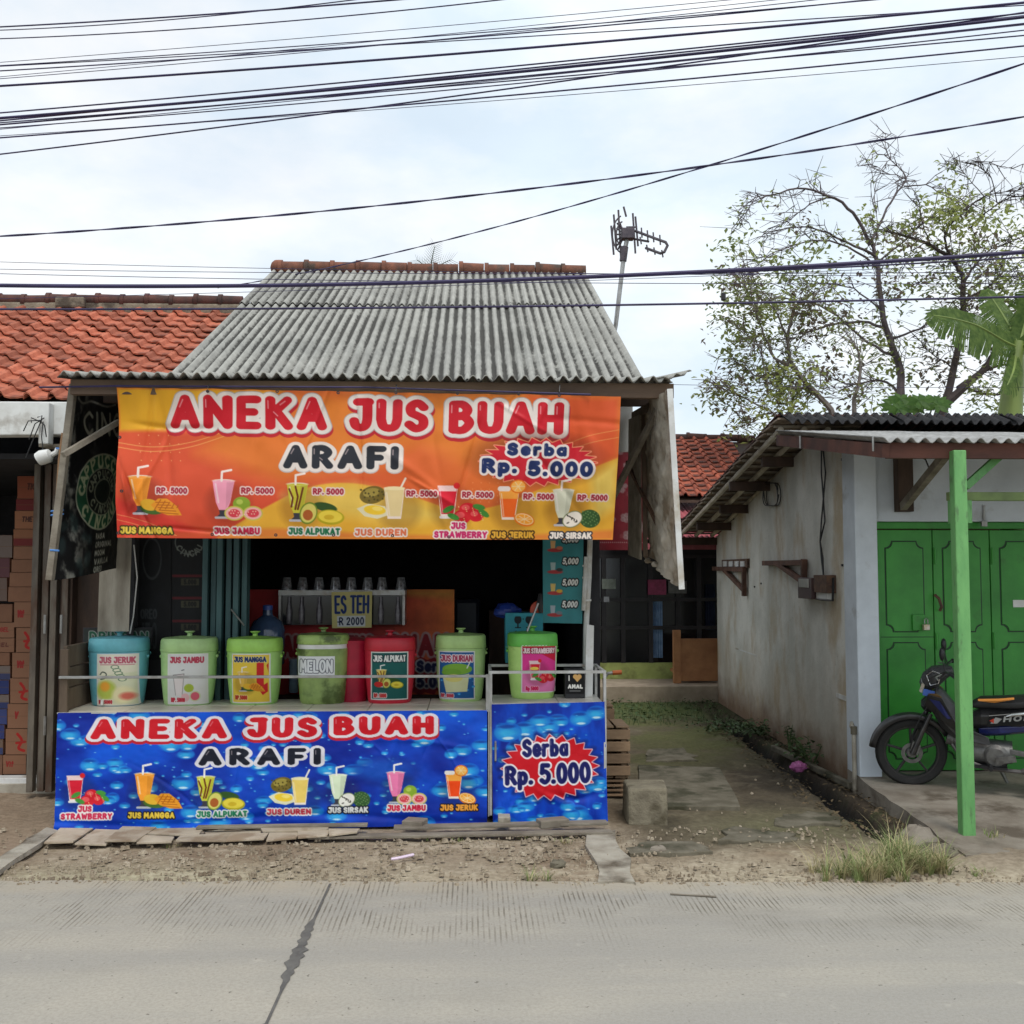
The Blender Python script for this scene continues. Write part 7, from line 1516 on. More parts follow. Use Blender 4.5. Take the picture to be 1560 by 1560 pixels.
# ------------------------------------------------------------------ motorcycle
bk_o = thing('parked_motorcycle', 'black and blue underbone motorcycle parked before the green doors', 'motorcycle', (0, 0, 0))
M_bblack = mat('black_body_plastic', (.014, .014, .016), (.026, .025, .025), 12, .36, coat=.2, c3=(.06, .053, .045), s3=7, c3lo=.56, c3hi=.8); M_bgrey = mat('dusty_dark_grey_plastic', (.055, .055, .058), (.035, .035, .038), 9, .5); M_tyre = mat('tyre_rubber', (.012, .012, .012), (.022, .021, .02), 14, .85); M_bblue = mat('deep_blue_paint', (.012, .018, .10), (.016, .024, .14), 8, .3, coat=.4)
M_eng = mat('engine_alloy', (.22, .22, .21), (.12, .115, .11), 18, .5, metallic=.6); M_exh = mat('exhaust_steel', (.16, .15, .145), (.10, .09, .085), 9, .45, metallic=.5); M_seat = mat('black_seat_vinyl', (.012, .012, .014), (.02, .02, .02), 12, .5)
M_chrome = mat('bright_steel', (.7, .7, .7), (.5, .5, .5), 12, .22, metallic=.9)
# local frame: x forward (front wheel at x=.62), y to the rider's left... z up
def wheel(xc, front):
    z = .285; w = MB(); n = 36
    prof = [(.215, -.022), (.235, -.034), (.262, -.034), (.280, -.018), (.285, 0), (.280, .018), (.262, .034), (.235, .034), (.215, .022)]
    rim = MB(); rim.lathe([(.222, -.024), (.205, -.022), (.198, -.012), (.198, .012), (.205, .022), (.222, .024)], (xc, 0, z), 36, axis='Y', caps=(False, False))
    t = w.lathe([(r_, h_) for r_, h_ in prof], (xc, 0, z), n, axis='Y', caps=(False, False)).build('wheel', M_tyre, bk_o, smooth=True)
    rim.build('rim', M_bblack, t, smooth=True)
    for k in range(5):
        a = k * 1.2566 + .3; d = Vector((math.cos(a), 0, math.sin(a))); c = Vector((xc, 0, z)); MB().bar(c + d * .03, c + d * .202, .018, .032, up=(0, 1, 0)).build('spoke', M_bblack, t, bevel=.003)
    MB().lathe([(.035, -.05), (.045, -.03), (.045, .03), (.035, .05)], (xc, 0, z), 16, axis='Y').build('hub', M_eng, t, smooth=True)
    if front: MB().lathe([(.055, .040), (.085, .040), (.085, .044), (.055, .044)], (xc, 0, z), 28, axis='Y', caps=(False, False)).build('brake_disc', M_eng, t)
    return t
wheel(.62, True); wheel(-.62, False)
hd = Vector((.36, 0, .80))
for s in (-1, 1):
    MB().tube([(.62, s * .07, .285), (.545, s * .07, .46), (.47, s * .07, .62)], [.024, .021, .018], 10).build('fork', M_bblack, bk_o, smooth=True)
def fender(xc, r_, a0, a1, w_, name, m_, z=.285, wid=None):
    mb = MB(); n = 16; base = 0
    for i in range(n + 1):
        a = a0 + (a1 - a0) * i / n; k = 1 - abs(i / n - .5) * .5
        for (yy, dr) in ((-w_, -.025), (-w_ * .7, .008), (0, .02), (w_ * .7, .008), (w_, -.025)): mb.v.append((xc + (r_ + dr) * math.cos(a), yy * k, z + (r_ + dr) * math.sin(a)))
    for i in range(n):
        for j in range(4): q = i * 5 + j; mb.f.append((q, q + 1, q + 6, q + 5))
    o = mb.build(name, m_, bk_o, smooth=True); so_ = o.modifiers.new('th', 'SOLIDIFY'); so_.thickness = .006; return o
fender(.62, .315, math.radians(8), math.radians(152), .062, 'front_mudguard', M_bblack); fender(-.62, .33, math.radians(20), math.radians(140), .07, 'rear_mudguard', M_bblack)
def hull(name, secs, m_, n=14, sup=2.5, parent=None, facet=False):
    """loft: sections (x, z centre, half width y, half height, tilt)"""
    mb = MB(); n = 8 if facet else n; sup = 3.2 if facet else sup
    for (x, z, hy, hz, tl) in secs:
        for k in range(n):
            a = 2 * math.pi * (k + (.5 if facet else 0)) / n; ca, sa = math.cos(a), math.sin(a); q = (abs(ca) ** sup + abs(sa) ** sup) ** (-1 / sup); mb.v.append((x + sa * q * hz * tl, ca * q * hy, z + sa * q * hz))
    for i in range(len(secs) - 1):
        for k in range(n): a = i * n + k; b = i * n + (k + 1) % n; mb.f.append((a, b, b + n, a + n))
    mb.f += [tuple(range(n))[::-1], tuple((len(secs) - 1) * n + k for k in range(n))]
    return mb.build(name, m_, parent or bk_o, smooth=not facet, bevel=.006 if facet else 0)
# leg shield / front body from the head down to the engine
hull('leg_shield', [(.43, .80, .07, .05, -.3), (.40, .72, .13, .09, -.45), (.33, .61, .15, .09, -.6), (.25, .51, .14, .07, -.7), (.14, .42, .10, .05, -.7)], M_bgrey, facet=True)
for s_ in (-1, 1):
    sp_ = MB().prism([(.50, s_ * .09, .70), (.47, s_ * .13, .80), (.36, s_ * .16, .78), (.27, s_ * .17, .60), (.16, s_ * .15, .47), (.13, s_ * .13, .40), (.24, s_ * .14, .44), (.36, s_ * .14, .58)], (0, s_ * .012, 0)).build('shield_wing', M_bblack, bk_o, bevel=.004)
    MB().prism([(.46, s_ * .142, .765), (.38, s_ * .174, .755), (.30, s_ * .184, .62), (.33, s_ * .18, .62)], (0, s_ * .004, 0)).build('wing_stripe', M_bblue, sp_)
    MB().prism([(.30, s_ * .13, .52), (.20, s_ * .135, .44), (.02, s_ * .12, .41), (.03, s_ * .12, .47), (.16, s_ * .135, .53)], (0, s_ * .015, 0)).build('inner_panel', M_bgrey, bk_o, bevel=.004)
    MB().tube([(.33, s_ * .13, .985), (.40, s_ * .10, .90), (.42, s_ * .08, .80)], .0045, 5).build('control_cable', M_black, bk_o); MB().tube([(.35, s_ * .16, .99), (.45, s_ * .13, .93), (.47, s_ * .09, .84)], .004, 5).build('control_cable', M_black, bk_o)
    sg = MB().prism([(.47, s_ * .10, .80), (.40, s_ * .155, .815), (.36, s_ * .15, .785), (.44, s_ * .11, .765)], (0, s_ * .02, 0)).build('front_signal', mat('amber_smoke_lens', (.12, .07, .03), (.2, .12, .05), 9, .2), bk_o, bevel=.004)
hull('front_nose', [(.53, .69, .02, .03, 0), (.49, .71, .07, .07, -.3), (.42, .73, .11, .11, -.3)], M_bblack, facet=True)
hull('head_cowl', [(.53, .84, .02, .03, .3), (.49, .875, .075, .07, .3), (.42, .92, .10, .08, .3), (.34, .965, .085, .05, .3), (.28, .98, .05, .03, .3)], M_bgrey, facet=True)
hull('visor', [(.50, .93, .03, .012, .2), (.44, .975, .07, .014, .2), (.38, 1.0, .05, .010, .2)], M_bblack, facet=True)
hl = hull('headlight', [(.525, .855, .012, .02, .3), (.512, .862, .05, .045, .3), (.47, .88, .072, .06, .3)], mat('lamp_lens', (.34, .35, .36), (.5, .5, .5), 9, .12, spec=.8), facet=True)
MB().tube([(.478, .088, .945), (.43, .104, .985), (.37, .104, .965), (.39, .108, .885), (.45, .098, .865), (.478, .088, .945)], .005, 6).build('trim', M_chrome, bk_o)
MB().obox((.465, .10, .80), (.042, 0, .01), (0, .008, 0), (.006, 0, -.026)).build('number_plate', mat('blue_plate', rgb(70, 108, 190), rgb(54, 88, 160), 20, .5), bk_o, bevel=.003)
MB().obox((.515, .07, .835), (.012, 0, .008), (0, .02, 0), (-.012, 0, .035)).build('white_rag', M_white, bk_o, bevel=.008)
MB().tube([(.62, .075, .30), (.60, .095, .45), (.52, .095, .62), (.44, .08, .74)], .005, 6).build('brake_hose', M_black, bk_o); MB().obox((.58, .065, .33), (.03, 0, .02), (0, .02, 0), (-.012, 0, .04)).build('brake_caliper', M_eng, bk_o, bevel=.004)
for s in (-1, 1):
    MB().tube([(.34, s * .05, .965), (.33, s * .16, .99), (.30, s * .25, 1.0), (.25, s * .33, .99)], .012, 8).build('handlebar', M_bblack, bk_o, smooth=True); MB().tube([(.29, s * .26, 1.0), (.24, s * .35, .985)], .019, 10).build('grip', M_black, bk_o, smooth=True)
    MB().tube([(.33, s * .20, 1.0), (.35, s * .20, 1.10)], .005, 6).build('mirror_stem', M_black, bk_o); MB().sphere((.352, s * .20, 1.145), .05, 14, 8, (.45, .8, 1.1)).build('mirror', M_black, bk_o, smooth=True)
    MB().tube([(.36, s * .22, .985), (.40, s * .29, .975), (.38, s * .34, .965)], .006, 6).build('brake_lever', M_steel, bk_o)
hull('seat', [(.16, .70, .05, .02, 0), (.08, .725, .09, .045, 0), (-.15, .735, .12, .05, 0), (-.40, .765, .12, .05, 0), (-.62, .80, .10, .045, 0), (-.74, .81, .05, .025, 0)], M_seat)
MB().prism([(.10, .125, .762), (-.05, .135, .775), (-.16, .135, .790), (-.02, .12, .752)], (0, -.02, .012)).build('seat_patch', mat('orange_vinyl', rgb(214, 140, 62), None, rough=.6), bk_o)
hull('side_body', [(.20, .56, .04, .05, 0), (.08, .60, .10, .09, 0), (-.20, .62, .13, .10, 0), (-.50, .68, .12, .09, 0), (-.78, .74, .07, .06, 0), (-.86, .76, .03, .03, 0)], M_bblack, facet=True)
hull('lower_cover', [(.10, .50, .05, .05, 0), (-.05, .53, .115, .06, 0), (-.35, .57, .12, .05, 0), (-.52, .60, .08, .03, 0)], M_bblue, facet=True)
hull('tail_light', [(-.84, .76, .05, .035, 0), (-.90, .765, .03, .025, 0)], mat('red_lens', (.4, .02, .02), None, rough=.2))
c = Canvas(0, 100, 0, 26, .5, (16, 16, 18)); c.text('HONDA', 22, 92, 7, 19, 1.5, [(0, (170, 172, 172), 0, 0)], gap=.3); c.poly([(4, 20), (10, 8), (20, 12), (14, 21)], (150, 150, 150)); c.poly([(2, 14), (8, 10), (9, 20)], (190, 60, 40)); c.line([(0, 4), (99, 2)], .7, (170, 170, 170))
sheet('side_emblem', c, (Vector((.02, .132, .665)), Vector((-.48, .150, .735)), Vector((-.46, .150, .630)), Vector((.04, .132, .560))), M_paper, bk_o)
for s in (1,):
    MB().tube([(-.44, .145, .72), (-.14, .15, .67), (-.10, .15, .655)], [.012, .014, .006], 8).build('silver_trim', M_chrome, bk_o, smooth=True)
# engine
hull('crankcase', [(.22, .34, .07, .06, 0), (.14, .33, .12, .085, 0), (-.02, .32, .13, .10, 0), (-.14, .33, .10, .085, 0)], M_eng)
MB().lathe([(.085, .10), (.095, .12), (.07, .15), (.01, .155)], (-.02, 0, .32), 24, axis='Y').build('engine_cover', M_eng, bk_o, smooth=True)
mb = MB().tube([(.12, 0, .36), (.34, 0, .42)], .055, 12); mb.build('cylinder', M_eng, bk_o, smooth=True)
for k in range(6): MB().lathe([(.07, -.004), (.07, .004)], (.16 + k * .028, 0, .37 + k * .0076), 14, axis='X').build('cooling_fin', M_eng, bk_o)
MB().tube([(.30, .05, .38), (.22, .09, .27), (.05, .13, .22), (-.2, .15, .22)], .017, 8).build('exhaust_pipe', M_exh, bk_o, smooth=True); MB().tube([(-.2, .15, .22), (-.26, .155, .235), (-.75, .19, .34), (-.8, .19, .35)], [.02, .042, .046, .03], 14).build('silencer', M_exh, bk_o, smooth=True)
MB().bar((.18, .0, .24), (-.1, .0, .24), .36, .015).build('footrest_plate', M_black, bk_o); MB().tube([(.02, .12, .25), (.02, .25, .25)], .016, 8).build('footpeg', M_black, bk_o, smooth=True); MB().tube([(-.28, .12, .30), (-.32, .24, .31)], .016, 8).build('footpeg', M_steel, bk_o, smooth=True)
MB().bar((-.12, .09, .36), (-.62, .09, .285), .03, .04).build('swing_arm', M_eng, bk_o, bevel=.004)
sp = [Vector((-.46, .12, .34)).lerp(Vector((-.38, .12, .62)), t) for t in np.linspace(0, 1, 90)]; MB().tube([p + Vector((.030 * math.cos(t), .030 * math.sin(t), 0)) for p, t in zip(sp, np.linspace(0, 7 * 6.283, 90))], .007, 6).build('spring', M_chrome, bk_o, smooth=True); MB().tube([sp[0], sp[-1]], .016, 8).build('damper', M_black, bk_o)
MB().bar((.0, -.1, .26), (-.10, -.22, .01), .02, .02).build('side_stand', M_steel, bk_o)
MB().bar((-.02, .17, .30), (-.16, .18, .33), .02, .05).build('shift_guard', M_eng, bk_o)
# place: front wheel foot, rear swung towards the road; parts were built round the origin
BK = .90; fw = P(1388, 1138, 7.66); yaw = math.radians(180 - 27)
front_off = Matrix.Rotation(yaw, 3, 'Z') @ Vector((.62, 0, 0)) * BK
bk_o.scale = (BK, BK, BK); bk_o.rotation_euler = (math.radians(-7), 0, yaw); bk_o.location = (fw.x - front_off.x, 7.66 - front_off.y, .103)
for ch in bk_o.children:                                  # the front wheel is turned on its steering
    if ch.name.split('.')[0] in ('fork', 'front_mudguard') or (ch.name.split('.')[0] == 'wheel' and max(v.co.x for v in ch.data.vertices) > .5):
        dl = math.radians(13); pv = Vector((.52, 0, 0)); ch.rotation_euler.z = dl; ch.location = pv - Matrix.Rotation(dl, 3, 'Z') @ pv

# ------------------------------------------------------------------ overhead cables
M_cables = M_cable
CB = []
def cable(p0, p1, Y0, Y1, th, sag=0.0, mid=None, label='', twist=False):
    a, b = P(*p0, Y0), P(*p1, Y1); d = b - a; A_, B_ = a - d * .35, b + d * .35; n = 40; pts = []
    for i in range(n + 1):
        t = i / n; p = A_.lerp(B_, t); s_ = (t - .5) * 1.7; p.z -= sag * (1 - (s_ / .5) ** 2) if abs(s_) <= 2 else 0; pts.append(p)
    r_ = th / 1560 * (Y0 + Y1) / 4
    if twist:
        o = thing('twisted_cable', label, 'cable', A_, 'overhead cables')
        for k in range(2):
            q = []; m = 420
            for i in range(m + 1):
                t = i / m; j = min(int(t * n), n - 1); f_ = t * n - j; p = pts[j].lerp(pts[j + 1], f_); an = t * 95 + k * math.pi; q.append(p + Vector((0, math.cos(an), math.sin(an))) * r_ * .55)
            MB().tube(q, r_ * .58, 5).build('strand', M_cables, o)
        return
    mb = MB().tube(pts, r_, 6); single(mb, 'power_cable', M_cables, label, 'cable', 'overhead cables', smooth=True)
spec = [  # left y, right y (photo), thickness px
 ((0, 41), (600, 0), 2.4), ((0, 46), (480, 7), 1.6), ((0, 59), (760, 0), 1.8),
 ((0, 95), (1110, 0), 1.0), ((0, 100), (1330, 0), 1.6), ((0, 108), (1300, 2), 2.0), ((0, 117), (1180, 0), 1.0), ((0, 120), (1240, 0), 1.2), ((0, 131), (1560, 4), 3.6), ((0, 101), (1560, 8), 1.6),
 ((0, 172), (1560, 20), 2.4), ((0, 180), (1560, 26), 4.4), ((0, 184), (1560, 24), 2.4), ((0, 190), (1560, 36), 2.6), ((0, 195), (1560, 46), 1.8), ((0, 197), (1560, 38), 1.2), ((0, 210), (1560, 70), 2.4), ((0, 235), (1560, 19), 2.4), ((0, 187), (1560, 54), 2.0), ((0, 207), (1560, 86), 1.0)]
ORD = ('first', 'second', 'third', 'fourth', 'fifth', 'sixth', 'seventh', 'eighth', 'ninth', 'tenth', 'eleventh', 'twelfth', 'thirteenth', 'fourteenth', 'fifteenth', 'sixteenth', 'seventeenth', 'eighteenth', 'nineteenth', 'twentieth')
order = sorted(range(len(spec)), key=lambda i: spec[i][0][1])
for rk, i in enumerate(order):
    (p0, p1, th) = spec[i]; th_w = 'thick' if th > 3 else ('thin' if th < 1.7 else 'dark')
    cable(p0, p1, 7.6 + .08 * (i % 5), 6.3 + .07 * (i % 7), th, sag=.012 + .012 * (i % 3), label='%s overhead cable, %s from the top at the left edge of the picture' % (th_w, ORD[rk]))
cable((0, 360), (1560, 178), 7.3, 6.4, 3.4, .10, label='twisted cable crossing the whole sky from left to right', twist=True)
cable((500, 408), (1560, 97), 10.6, 5.4, 2.6, .08, label='twisted service cable rising from the roof ridge to the upper right', twist=True)
cable((0, 435), (1560, 384), 5.9, 5.0, 6.4, .06, label='thickest black cable passing across the grey roof')
cable((0, 433), (1560, 392), 5.95, 5.05, 2.6, .05, label='thinner cable strapped under the thickest black one')
cable((0, 471), (1560, 452), 5.9, 5.4, 3.4, .02, label='single black cable crossing the lower half of the grey roof')
cable((0, 399), (1300, 420), 9.0, 7.5, .9, .02, label='hair thin wire just above the thickest cable on the left'); cable((0, 410), (1300, 416), 9.0, 7.5, 1.0, .02, label='hair thin wire touching the roof ridge'); cable((0, 417), (1560, 432), 8.8, 7.3, 1.1, .03, label='fine wire running just below the roof ridge'); cable((0, 455), (1560, 400), 8.0, 6.6, .9, .02, label='fine wire sloping up across the grey roof')
cable((900, 583), (1560, 590), 11.5, 12.0, .8, .02, label='hair thin wire behind the awning end and the trees')
sj = thing('cable_joint', 'black joint box on the lower cable before the trees', 'cable joint', P(1102, 450, 5.55)); MB().lathe([(.006, -.022), (.014, -.018), (.014, .018), (.006, .022)], P(1102, 452, 5.52), 10).build('body', M_black, sj, smooth=True); MB().tube([P(1102, 445, 5.52), P(1103, 425, 5.5), P(1103, 412, 5.48)], .0016, 4).build('hanger', M_black, sj)

# ------------------------------------------------------------------ television antenna
an = thing('television_antenna', 'rusty television antenna on a leaning pole beside the grey roof', 'antenna', P(936, 495, 11.2)); AY = 11.2
M_ant = mat('dark_antenna_metal', (.07, .06, .075), (.12, .10, .11), 12, .55, metallic=.5)
MB().tube([P(925, 560, AY), P(938, 495, AY), P(951, 385, AY), P(955, 366, AY)], .025, 8).build('pole', M_steel, an, smooth=True); MB().tube([P(949, 398, AY), P(952, 376, AY)], .04, 8).build('clamp', M_ant, an)
c_ = P(956, 357, AY); MB().obox(c_, (.07, 0, 0), (0, .06, 0), (0, 0, .06)).build('junction_box', M_ant, an, bevel=.008)
for (px, y0, y1, dy) in ((931, 344, 388, 0), (935, 327, 380, .1), (942, 320, 395, .2), (950, 315, 330, .3), (964, 325, 386, .3), (968, 330, 375, .35)): MB().tube([P(px, y0, AY + dy), P(px + 4, y1, AY + dy)], .012, 6).build('rod', M_ant, an)
for k in range(7): a = -.9 + k * .3; MB().tube([P(952, 357, AY), P(936 - 3 * math.cos(a * 1.5) + 6, 357 + 30 * math.sin(a), AY + .1)], .010, 5).build('reflector_rib', M_ant, an)
for y0, rr_ in ((0, 14), (0, 20)): MB().tube([P(953 - rr_ * math.cos(a), 357 + 1.5 * rr_ * math.sin(a), AY + .05) for a in np.linspace(-1.2, 1.2, 12)], .009, 5).build('reflector_arc', M_ant, an)
MB().tube([P(968, 352, AY), P(1000, 364, AY - .4), P(1014, 369, AY - .5), P(1017, 374, AY - .5), P(1012, 384, AY - .5), P(1006, 386, AY - .45), P(984, 378, AY - .2)], .016, 6).build('boom', M_ant, an, smooth=True); MB().tube([P(966, 364, AY), P(988, 368, AY - .2)], .014, 6).build('boom', M_ant, an)
for k, (px, py) in enumerate(((977, 355), (986, 359), (995, 362), (1005, 366))): MB().tube([P(px, py - 8, AY - .2), P(px + 1, py + 7, AY - .2)], .009, 5).build('director', M_ant, an)
for k, (px, py) in enumerate(((985, 378), (996, 382), (1008, 386), (975, 366))): MB().tube([P(px, py - 5, AY - .3), P(px + 2, py + 6, AY - .3)], .009, 5).build('director', M_ant, an)
for px in (958, 962, 966): MB().tube([P(px - 4, 346, AY), P(px + 2, 346, AY)], .010, 5).build('rod', M_ant, an)

# ------------------------------------------------------------------ trees
def leafmat(name, c1, c2, scale, rough, tr=.5):
    """leaf: diffuse face plus light shining through"""
    m = mat(name, c1, c2, scale, rough, spec=.25); t = m.node_tree; N, L = t.nodes, t.links; b = N['Principled BSDF']; out = [n for n in N if n.type == 'OUTPUT_MATERIAL'][0]
    tb = N.new('ShaderNodeBsdfTranslucent'); src = b.inputs['Base Color'].links[0].from_socket; g = N.new('ShaderNodeGamma'); g.inputs[1].default_value = .75; L.new(src, g.inputs[0]); L.new(g.outputs[0], tb.inputs[0])
    mx_ = N.new('ShaderNodeMixShader'); mx_.inputs[0].default_value = tr; L.new(b.outputs[0], mx_.inputs[1]); L.new(tb.outputs[0], mx_.inputs[2]); L.new(mx_.outputs[0], out.inputs[0]); return m
M_bark = mat('dark_bark', (.085, .065, .06), (.045, .034, .034), 7, .9, .5, 30); M_barkm = mat('mauve_grey_bark', (.15, .12, .125), (.08, .065, .07), 7, .9, .5, 30); M_barkg = mat('grey_bark', (.22, .19, .17), (.13, .11, .10), 7, .9, .5, 30)
M_leafs = [leafmat('olive_leaf', (.22, .26, .075), (.13, .17, .05), 3, .6), leafmat('yellow_green_leaf', (.33, .37, .09), (.20, .25, .06), 3, .6), leafmat('brownish_leaf', (.14, .10, .07), (.09, .075, .05), 3, .65)]
def tree(name, label, limbs, Y, spread, twig_n, leaves, bark, seed, leaf_s=.10, extra=(), bare=330):
    """limbs: polylines of (px,py) with start/end radius; every limb gets its own depth, twigs and leaf sprays"""
    rr = random.Random(seed); base = G(*limbs[0][0][0], 0) if False else P(*limbs[0][0][0], Y); t = thing(name, label, 'tree', (base.x, Y, 0))
    tk, cr_ = MB(), [MB(), MB(), MB()]; tips = []
    first = True
    for (pl, r0, r1) in limbs:
        dz = rr.uniform(-spread, spread) if not first else 0; n = len(pl); sm = _cr(pl, 4); m = len(sm); pts = []
        for i, q in enumerate(sm):
            f_ = i / (m - 1); pts.append(P(q[0] + rr.uniform(-1.5, 1.5), q[1] + rr.uniform(-1.5, 1.5), Y + dz * f_))
        if first: pts = [Vector((pts[0].x, Y, -.05)), Vector((pts[0].x + .05, Y, pts[0].z * .5))] + pts; first = False
        r0 *= .56; r1 *= .5; L_ = len(pts); tk.tube(pts, [r0 + (r1 - r0) * (i / (L_ - 1)) ** .8 for i in range(L_)], 7)
        for i in range(L_ // 3, L_):
            if r1 > .03 and i < L_ - 2: continue
            tips.append((pts[i], (pts[i] - pts[i - 1]).normalized(), r1))
    tw = []
    for (p, d, r_) in tips:
        for k in range(twig_n):
            v = (d + Vector((rr.gauss(0, .8), rr.gauss(0, .8), rr.gauss(0, .55)))).normalized(); L_ = rr.uniform(.2, .55); q1 = p + v * L_ * .5 + Vector((0, 0, rr.uniform(-.05, .08))); q2 = q1 + (v + Vector((rr.gauss(0, .4), rr.gauss(0, .4), rr.gauss(-.15, .35)))).normalized() * L_ * .5
            tk.tube([p, q1, q2], [.008, .006, .003], 4, cap=False); tw += [(q1, .6), (q2, 1)]
            for kk in range(2):
                q3 = q1 + Vector((rr.gauss(0, .16), rr.gauss(0, .16), rr.gauss(-.03, .14))); tk.tube([q1, q3], [.006, .003], 3, cap=False); tw.append((q3, 1))
    tk.build('trunk', bark, t, smooth=True)
    def spray(p, n, rad, ls, mi):
        for i in range(n): leaf3(cr_[mi], p + Vector((rr.gauss(0, rad), rr.gauss(0, rad), rr.gauss(-rad * .3, rad))), ls * rr.uniform(.6, 1.3), rr, .35)
    for (p, w_) in tw:
        if rr.random() < leaves[0] * (.10 if p.z > P(1300, bare, Y).z else 1): spray(p, rr.randint(*leaves[1]), .075, leaf_s, rr.choices((0, 1, 2), (5, 3, 2))[0])
    twg = MB()
    for (px, py, n, rad, mi) in extra:                 # leaf clumps seen in the crown
        c = P(px, py, Y + rr.uniform(-spread, spread))
        for k in range(6):
            cc = c + Vector((rr.uniform(-1, 1) * rad, rr.uniform(-1, 1) * rad, rr.uniform(-1, 1) * rad)); twg.tube([c + (cc - c) * rr.uniform(-.2, .3), c.lerp(cc, .6) + Vector((rr.gauss(0, .06), rr.gauss(0, .06), rr.gauss(0, .06))), cc], [.007, .005, .003], 4, cap=False); spray(cc, int(n / 3), rad * .30, leaf_s * 1.15, mi if rr.random() < .75 else rr.randint(0, 2))
    if twg.f: twg.build('twigs', bark, t)['kind'] = 'stuff'
    for k, m_ in enumerate(cr_):
        if m_.f: o = m_.build('crown', M_leafs[k], t); o['kind'] = 'stuff'
A1 = [([(1376, 660), (1374, 615), (1370, 560), (1350, 500), (1340, 440), (1334, 390), (1326, 365)], .16, .05), ([(1326, 372), (1300, 325), (1262, 298), (1215, 288), (1165, 300), (1152, 300)], .06, .012), ([(1152, 300), (1140, 318), (1130, 335)], .012, .006), ([(1262, 298), (1225, 318), (1190, 345)], .03, .008), ([(1334, 390), (1290, 370), (1230, 345), (1170, 358)], .05, .01), ([(1338, 410), (1290, 375), (1235, 366), (1180, 385), (1150, 395)], .04, .008), ([(1328, 370), (1345, 330), (1372, 285), (1380, 270), (1352, 235), (1350, 205)], .045, .007), ([(1380, 272), (1350, 262), (1325, 250)], .02, .006), ([(1378, 285), (1410, 282), (1450, 305), (1480, 312)], .025, .007), ([(1332, 380), (1336, 340), (1330, 280)], .02, .006), ([(1350, 500), (1310, 490), (1250, 500), (1210, 515), (1150, 520)], .05, .012), ([(1366, 545), (1320, 520), (1260, 470), (1200, 455), (1130, 440)], .05, .01), ([(1372, 600), (1340, 580), (1290, 585), (1240, 560)], .05, .012), ([(1360, 515), (1400, 500), (1440, 480), (1465, 470)], .04, .012), ([(1334, 400), (1380, 365), (1420, 330), (1470, 310)], .035, .008), ([(1340, 470), (1300, 440), (1250, 430), (1210, 425)], .03, .008)]
tree('spreading_tree', 'tree with long arching bare branches in the middle behind the right house', A1, 16.5, 1.0, 2, (.12, (4, 8)), M_barkm, 11, .095, [(1330, 350, 40, .35, 1), (1270, 440, 70, .5, 2), (1300, 500, 60, .45, 0), (1310, 560, 120, .6, 1), (1330, 600, 90, .6, 0), (1250, 590, 60, .5, 2), (1350, 390, 50, .4, 1)])
A2 = [([(1430, 660), (1437, 625), (1450, 580), (1462, 510), (1468, 440), (1458, 405), (1420, 375), (1380, 360), (1350, 352)], .15, .03), ([(1438, 618), (1470, 590), (1500, 560), (1520, 530), (1545, 500), (1575, 470)], .14, .04), ([(1460, 590), (1510, 560), (1560, 555)], .07, .03), ([(1462, 440), (1480, 410), (1510, 380), (1560, 360)], .05, .012), ([(1458, 405), (1440, 370), (1450, 340), (1500, 300), (1560, 290)], .045, .01), ([(1475, 350), (1500, 325), (1540, 300), (1580, 300)], .03, .008), ([(1468, 460), (1500, 440), (1530, 420), (1570, 430)], .04, .012), ([(1455, 560), (1420, 540), (1400, 520)], .03, .008), ([(1420, 375), (1405, 340), (1400, 310)], .025, .006), ([(1500, 300), (1475, 270), (1455, 248)], .018, .005), ([(1520, 310), (1510, 270), (1480, 246), (1560, 262)], .018, .006), ([(1470, 590), (1500, 600), (1560, 600)], .05, .02)]
tree('dark_trunk_tree', 'dark forked tree behind the banana leaves at the right edge', A2, 16.0, 1.0, 2, (.22, (4, 9)), M_bark, 12, .095, [(1400, 345, 120, .5, 1), (1440, 330, 90, .45, 1), (1450, 400, 110, .5, 0), (1490, 370, 110, .5, 1), (1530, 400, 130, .55, 0), (1500, 450, 90, .5, 2), (1540, 360, 90, .5, 1), (1400, 430, 80, .45, 0), (1380, 400, 60, .4, 2), (1530, 620, 90, .5, 0), (1420, 560, 60, .4, 2), (1545, 460, 80, .45, 1), (1500, 600, 60, .4, 0)])
A3 = [([(1278, 660), (1265, 625), (1235, 590), (1210, 560), (1200, 520), (1210, 470), (1235, 450)], .11, .02), ([(1210, 560), (1180, 545), (1160, 500), (1140, 450), (1130, 420)], .05, .01), ([(1235, 590), (1190, 590), (1150, 570), (1115, 545)], .04, .008), ([(1200, 520), (1180, 470), (1150, 430)], .035, .008), ([(1200, 640), (1160, 620), (1120, 600), (1095, 590)], .03, .008), ([(1215, 620), (1165, 632), (1130, 640)], .025, .007), ([(1310, 660), (1300, 620), (1312, 560), (1300, 520)], .09, .02), ([(1170, 600), (1160, 540), (1130, 500)], .03, .008)]
tree('leafy_small_tree', 'small leafy tree left of the arching one behind the right house', A3, 15.0, .7, 2, (.28, (4, 9)), M_barkg, 13, .09, [(1135, 405, 110, .35, 0), (1120, 440, 90, .35, 0), (1195, 440, 170, .5, 0), (1190, 470, 110, .4, 1), (1130, 500, 110, .4, 0), (1150, 540, 90, .4, 2), (1185, 580, 170, .45, 0), (1200, 610, 170, .45, 1), (1230, 600, 110, .4, 0), (1110, 590, 60, .3, 0), (1240, 450, 80, .4, 2), (1130, 620, 40, .3, 2), (1205, 540, 80, .4, 2)])
